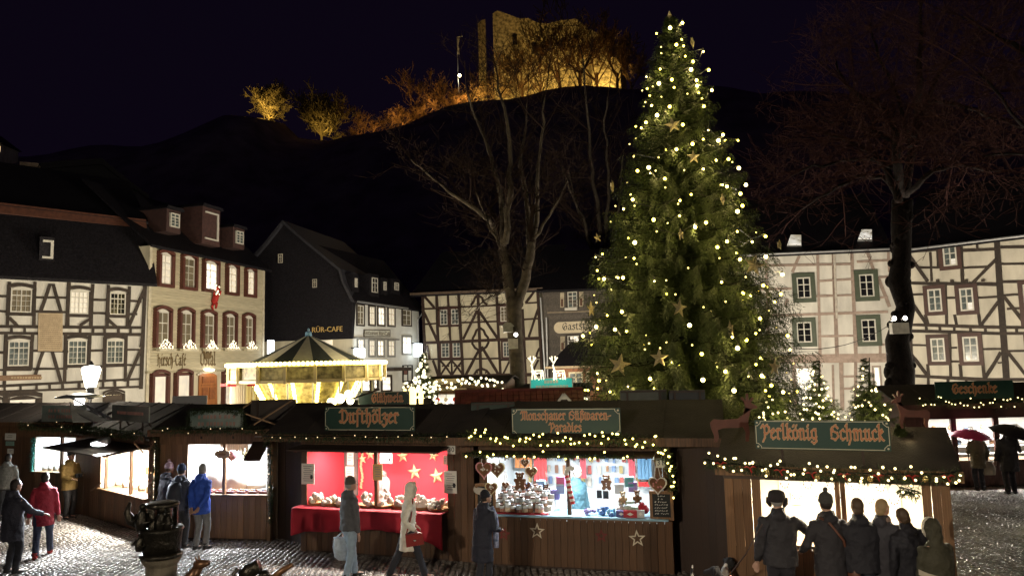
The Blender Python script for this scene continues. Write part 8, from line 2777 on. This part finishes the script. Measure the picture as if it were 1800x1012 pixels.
# -- sellers
x, y = (lambda q: (q.x, q.y))(f4.p(U(f4, 672, 850, -1.6), 0, -1.75))
person('seller in a pale quilted jacket seen from behind inside the red stall', x, y, 70, 1.66, (.42, .33, .33), (.04, .04, .05), None, hair='dark', wide=1.12)
x, y = (lambda q: (q.x, q.y))(f5.p(U(f5, 1013, 850, -1.3), 0, -1.35))
person('seller in a teal jacket and white cap inside the sweets stall', x, y, -50, 1.68, (.06, .15, .19), (.04, .04, .05), 'beanie', (.5, .5, .48), hair='brown', wide=1.1)
# -- crowd at the jewellery stall
DK = (.015, .013, .018)
x, y = under(1352, 10.95)
P = person('person in dark flapped fur hat reaching an arm to the blazing counter', x, y, 78, 1.87, (.024, .021, .025), (.016, .014, .02), 'brim', (.024, .018, .02), hair='grey', wide=1.22, hem=.80, hands=(V((.50, .36, 1.10)), V((-.30, .05, .82))), head=(-10, -4))
x, y = under(1437, 10.7)
P = person('person with a grey knitted cap and shoulder bag at the middle of the blazing counter', x, y, 92, 1.86, (.022, .019, .023), (.016, .014, .02), 'bobble', (.06, .055, .05), hair='dark', wide=1.12, hem=.70, scarf=(.07, .06, .06), hands=(V((.25, .15, .98)), V((-.28, .22, 1.0))))
hb_ = P['W'] @ V((.25, -.06, .80))
hg = thing('shoulder_bag', 'brown shoulder bag at the hip of the person in the grey knitted cap', 'bag', hb_)
BL = mat('brown_leather', (.13, .05, .03), .5, var=.2)
hM = Matrix.Translation(hb_) @ P['Rm']
MB().loft([((0, 0, -.17), .07, .15), ((0, 0, -.05), .085, .17), ((0, 0, .08), .07, .15), ((0, 0, .12), .04, .12)], 12).xf(hM).build('bag', BL, hg, True)
MB().tube([hM @ V((.0, .1, .1)), P['bend']((.12, -.16, 1.2)), P['bend']((-.04, -.13, 1.42)), P['bend']((-.13, -.03, 1.475))], .017, 6).build('strap', BL, hg, True)
x, y = head_at(1507, 875, 1.82)
person('broad man with short hair and dark jacket closest to the white glare', x, y, 88, 1.82, (.012, .011, .017), (.02, .026, .04), None, hair='brown', wide=1.30, hem=.80)
x, y = under(1531, 10.62)
person('blonde woman turned in profile between the broad man and the leaning one', x, y, 40, 1.80, (.04, .032, .036), DK, None, hair='blonde', hem=.70, wide=1.02, scarf=(.28, .2, .16), head=(-20, 0))
x, y = under(1578, 10.42)
person('person leaning the head toward the blonde woman, dark jacket', x, y, 98, 1.72, (.012, .010, .016), DK, None, hair='brown', wide=1.22, hem=.66, side=-.12, headtilt=-.28)
x, y = head_at(1640, 913, 1.64)
person('hooded person in an olive coat with a pale band, seen from behind', x, y, 104, 1.62, (.045, .04, .022), DK, None, hair=None, hood=True, wide=1.28, hem=.55, skirt=.15, fur=(.24, .19, .13))
q = bpy.data.objects
bb = thing('shoulder_strap', 'pale band across the back of the olive hooded coat', 'strap', (x, y, 1.1))
mb = MB()
for k in range(10):
 a0, a1 = math.pi * (1.12 + .76 * k / 10), math.pi * (1.12 + .76 * (k + 1) / 10)
 A_, B_ = V((x + .30 * math.cos(a0), y + .24 * math.sin(a0), .97 - .015 * k)), V((x + .30 * math.cos(a1), y + .24 * math.sin(a1), .97 - .015 * (k + 1)))
 mb.obox(A_, B_ - A_, V((0, .02, 0)), V((0, 0, .07)))
mb.build('band', mat('pale_band', (.42, .36, .27), .7), bb)
# -- under the umbrellas
def umbrella(label, c, r, m, tilt=(0, 0), hand=None):
 t = thing('umbrella', label, 'umbrella', c, 'umbrellas on the wet square')
 M = Matrix.Translation(c) @ Matrix.Rotation(tilt[0], 4, 'X') @ Matrix.Rotation(tilt[1], 4, 'Y')
 n = 8
 for k in range(n):
  vs, fs = [], []
  for j in range(5):
   f = j / 4
   for s in range(3):
    a = 2 * math.pi * (k + s / 2) / n
    rr = r * f * (1 - (.05 if s == 1 else 0) * f)
    vs.append(M @ V((rr * math.cos(a), rr * math.sin(a), .30 * r * (1 - f * f) * 1.3 + (.02 if s == 1 else 0) * f)))
  for j in range(4):
   for s in range(2):
    a = j * 3 + s
    fs.append((a, a + 1, a + 4, a + 3))
  o = MB().add(vs, fs).build('canopy_panel', m, t, True)
  a = 2 * math.pi * k / n
  MB().tube([M @ V((.02, 0, .30)), M @ V((r * .55 * math.cos(a), r * .55 * math.sin(a), .24 * r)), M @ V((r * .98 * math.cos(a), r * .98 * math.sin(a), -.01))], .006, 4).build('rib', METAL_GREY, t)
 MB().tube([M @ V((0, 0, .45 * r)), hand or (M @ V((0, 0, -.8)))], .012, 6).build('shaft', METAL_GREY, t)
 MB().tube([M @ V((0, 0, -.72)), hand or (M @ V((0, 0, -.85)))], .02, 6).build('handle', METAL_BLACK, t)
 return t
UMB = mat('pink_umbrella', (.55, .04, .18), .6, var=.1)
UMD = mat('dark_umbrella', (.02, .018, .03), .6, var=.15)
x, y = foot(1724, 862)
P = person('person in olive jacket under the pink umbrella, carrying a pale bag', x, y, 84, 1.66, (.13, .11, .07), (.02, .018, .025), None, hair='dark', wide=1.1, hem=.66, hands=(V((.28, .1, .85)), V((-.14, .26, 1.2))))
c = at(1722, 768, y)
umbrella('pink umbrella in front of the gifts stall', V((P['wr'][1].x, y + .1, c.z)), .56, UMB, (.1, .06), P['wr'][1])
tb = thing('shopping_bag', 'pale bag at the side of the person under the pink umbrella', 'bag', P['wr'][0] + V((0, 0, -.4)))
MB().loft([(P['wr'][0] + V((.02, -.05, -.38)), .16, .08), (P['wr'][0] + V((.02, -.05, -.2)), .18, .09), (P['wr'][0] + V((.02, -.05, .0)), .16, .06)], 12).build('sack', mat('pale_bag', (.35, .3, .22), .7), tb, True)
MB().tube([P['wr'][0] + V((-.08, -.05, -.0)), P['wr'][0] + V((.0, -.02, .09)), P['wr'][0] + V((.1, -.05, -.0))], .012, 5).build('handle', MATS['pale_bag'], tb, True)
x, y = foot(1779, 868)
P = person('tall dark-clad person under the black umbrella at the edge of the gifts stall', x, y, 86, 1.80, (.02, .016, .034), (.014, .012, .022), None, hair='dark', wide=1.25, hem=.60, hands=(V((.18, .24, 1.22)), V((-.28, .1, .85))))
c = at(1795, 760, y)
umbrella('black umbrella tilted beside the pink one', V((P['wr'][0].x + .02, y + .05, c.z - .05)), .62, UMD, (.25, .18), P['wr'][0])
# ---- dogs at the corner of the jewellery stall
def dog(label, x, y, heading, s, m, mw, white=True):
 M = Matrix.Translation((x, y, 0)) @ Matrix.Rotation(math.radians(heading - 90), 4, 'Z') @ Matrix.Scale(s, 4)
 mb = MB()
 mb.tube([(0, -.34, .50), (0, -.22, .50), (0, 0, .48), (0, .2, .50), (0, .32, .54)], [.10, .13, .13, .16, .12], 12)
 mb.tube([(0, .28, .56), (0, .40, .70), (0, .46, .78)], [.10, .085, .08], 10)
 mb.ball((0, .48, .80), (.085, .10, .085), 12, 8)
 mb.tube([(0, .54, .79), (0, .64, .76), (0, .68, .75)], [.055, .045, .03], 9)
 for e_ in (-1, 1):
  mb.tube([(e_ * .06, .45, .86), (e_ * .09, .44, .82), (e_ * .10, .46, .74)], [.03, .035, .012], 7)
  mb.tube([(e_ * .09, .24, .50), (e_ * .09, .22, .30), (e_ * .09, .25, .16), (e_ * .09, .24, .04), (e_ * .09, .29, .02)], [.075, .045, .034, .03, .028], 8)
  mb.tube([(e_ * .09, -.26, .50), (e_ * .10, -.18, .34), (e_ * .09, -.34, .20), (e_ * .09, -.31, .05), (e_ * .09, -.26, .02)], [.09, .06, .036, .03, .028], 8)
 mb.tube([(0, -.38, .54), (0, -.48, .66), (0, -.50, .80), (0, -.46, .92)], [.035, .03, .024, .012], 7)
 mb.v = [tuple(M @ V(p)) for p in mb.v]
 o = link('dog', mb.mesh('dog', m, (x, y, 0)))
 o.location = (x, y, 0)
 ORG[o.name] = V((x, y, 0))
 soften(o, .013 * s, 3, .4)
 tag(o, label, 'dog', 'dogs by the jewellery stall')
 return o, M
DOGM = bpy.data.materials.new('piebald_fur')
DOGM.use_nodes = True
nt = DOGM.node_tree
b_ = nt.nodes['Principled BSDF']
tcn, nz, rp = nt.nodes.new('ShaderNodeTexCoord'), nt.nodes.new('ShaderNodeTexNoise'), nt.nodes.new('ShaderNodeValToRGB')
nz.inputs['Scale'].default_value = 4.5
rp.color_ramp.elements[0].position, rp.color_ramp.elements[1].position = .52, .56
rp.color_ramp.elements[0].color, rp.color_ramp.elements[1].color = (.012, .011, .012, 1), (.6, .56, .5, 1)
nt.links.new(tcn.outputs['Object'], nz.inputs['Vector'])
nt.links.new(nz.outputs['Fac'], rp.inputs[0])
nt.links.new(rp.outputs[0], b_.inputs['Base Color'])
b_.inputs['Roughness'].default_value = .9
qx, qy = head_at(1250, 984, .80)
d_, M_ = dog('black and white dog with a raised white tail beside the jewellery stall', qx, qy, 35, .88, DOGM, None)
MB().tube([M_ @ V(p) for p in [(.09 * math.cos(a), .36 + .03 * math.sin(a), .66 + .06 * math.sin(a)) for a in [k * .7 for k in range(10)]]], .014, 5).build('collar', mat('tan_collar', (.4, .25, .08), .6), d_, True)
qx, qy = head_at(1304, 1000, .74)
d2, M2 = dog('black dog half hidden at the feet of the fur-hatted person', qx, qy, 150, .84, mat('black_fur', (.014, .012, .014), .9, var=.3, scale=12), None)
MB().ball(M2 @ V((0, .20, .72)), (.03, .03, .03), 8, 6).build('collar_light', glow('red_dog_light', (1, .12, .02), 1.5), d2)
ld = MB().tube([M2 @ V((0, .30, .66)), at(1312, 972, 10.6), at(1340, 920, 10.7)], .009, 5)
solo(ld, 'leash', mat('dark_leash', (.06, .03, .02), .7), 'thin dog leash running up to the fur-hatted person', 'leash', at(1312, 972, 10.6))
# ================================================================ LAMPS ADDED FOR LIGHT, OUTSIDE THE VIEW OR BEHIND THE ROOFS
# copies of the visible lantern, added out of view to light the fronts
lantern('lantern added outside the view for front light, beside the steps', 9.5, -2.5, 5.2, 5200, WARM)
lantern('lantern added outside the view for front light, on the cafe side', -9.0, -1.5, 5.2, 7500, WARM)
lantern('lantern added outside the view to light the houses, beyond the gifts stall', 25.5, 27.0, 4.2, 3000, WARM)
# unseen point lights added behind the stall roofs to light the house fronts
for px, Y, pw in ((60, 25.5, 1500), (300, 27, 1700), (690, 37, 1700), (850, 37, 3400), (1000, 38, 700), (1330, 34, 1700), (1480, 34, 1700), (1640, 32.5, 1300), (1770, 30.5, 1100)):
 p = at(px, 655, Y)
 lampat('POINT', 'facade_fill', (p.x, Y, 2.9), pw, WARM, .5)
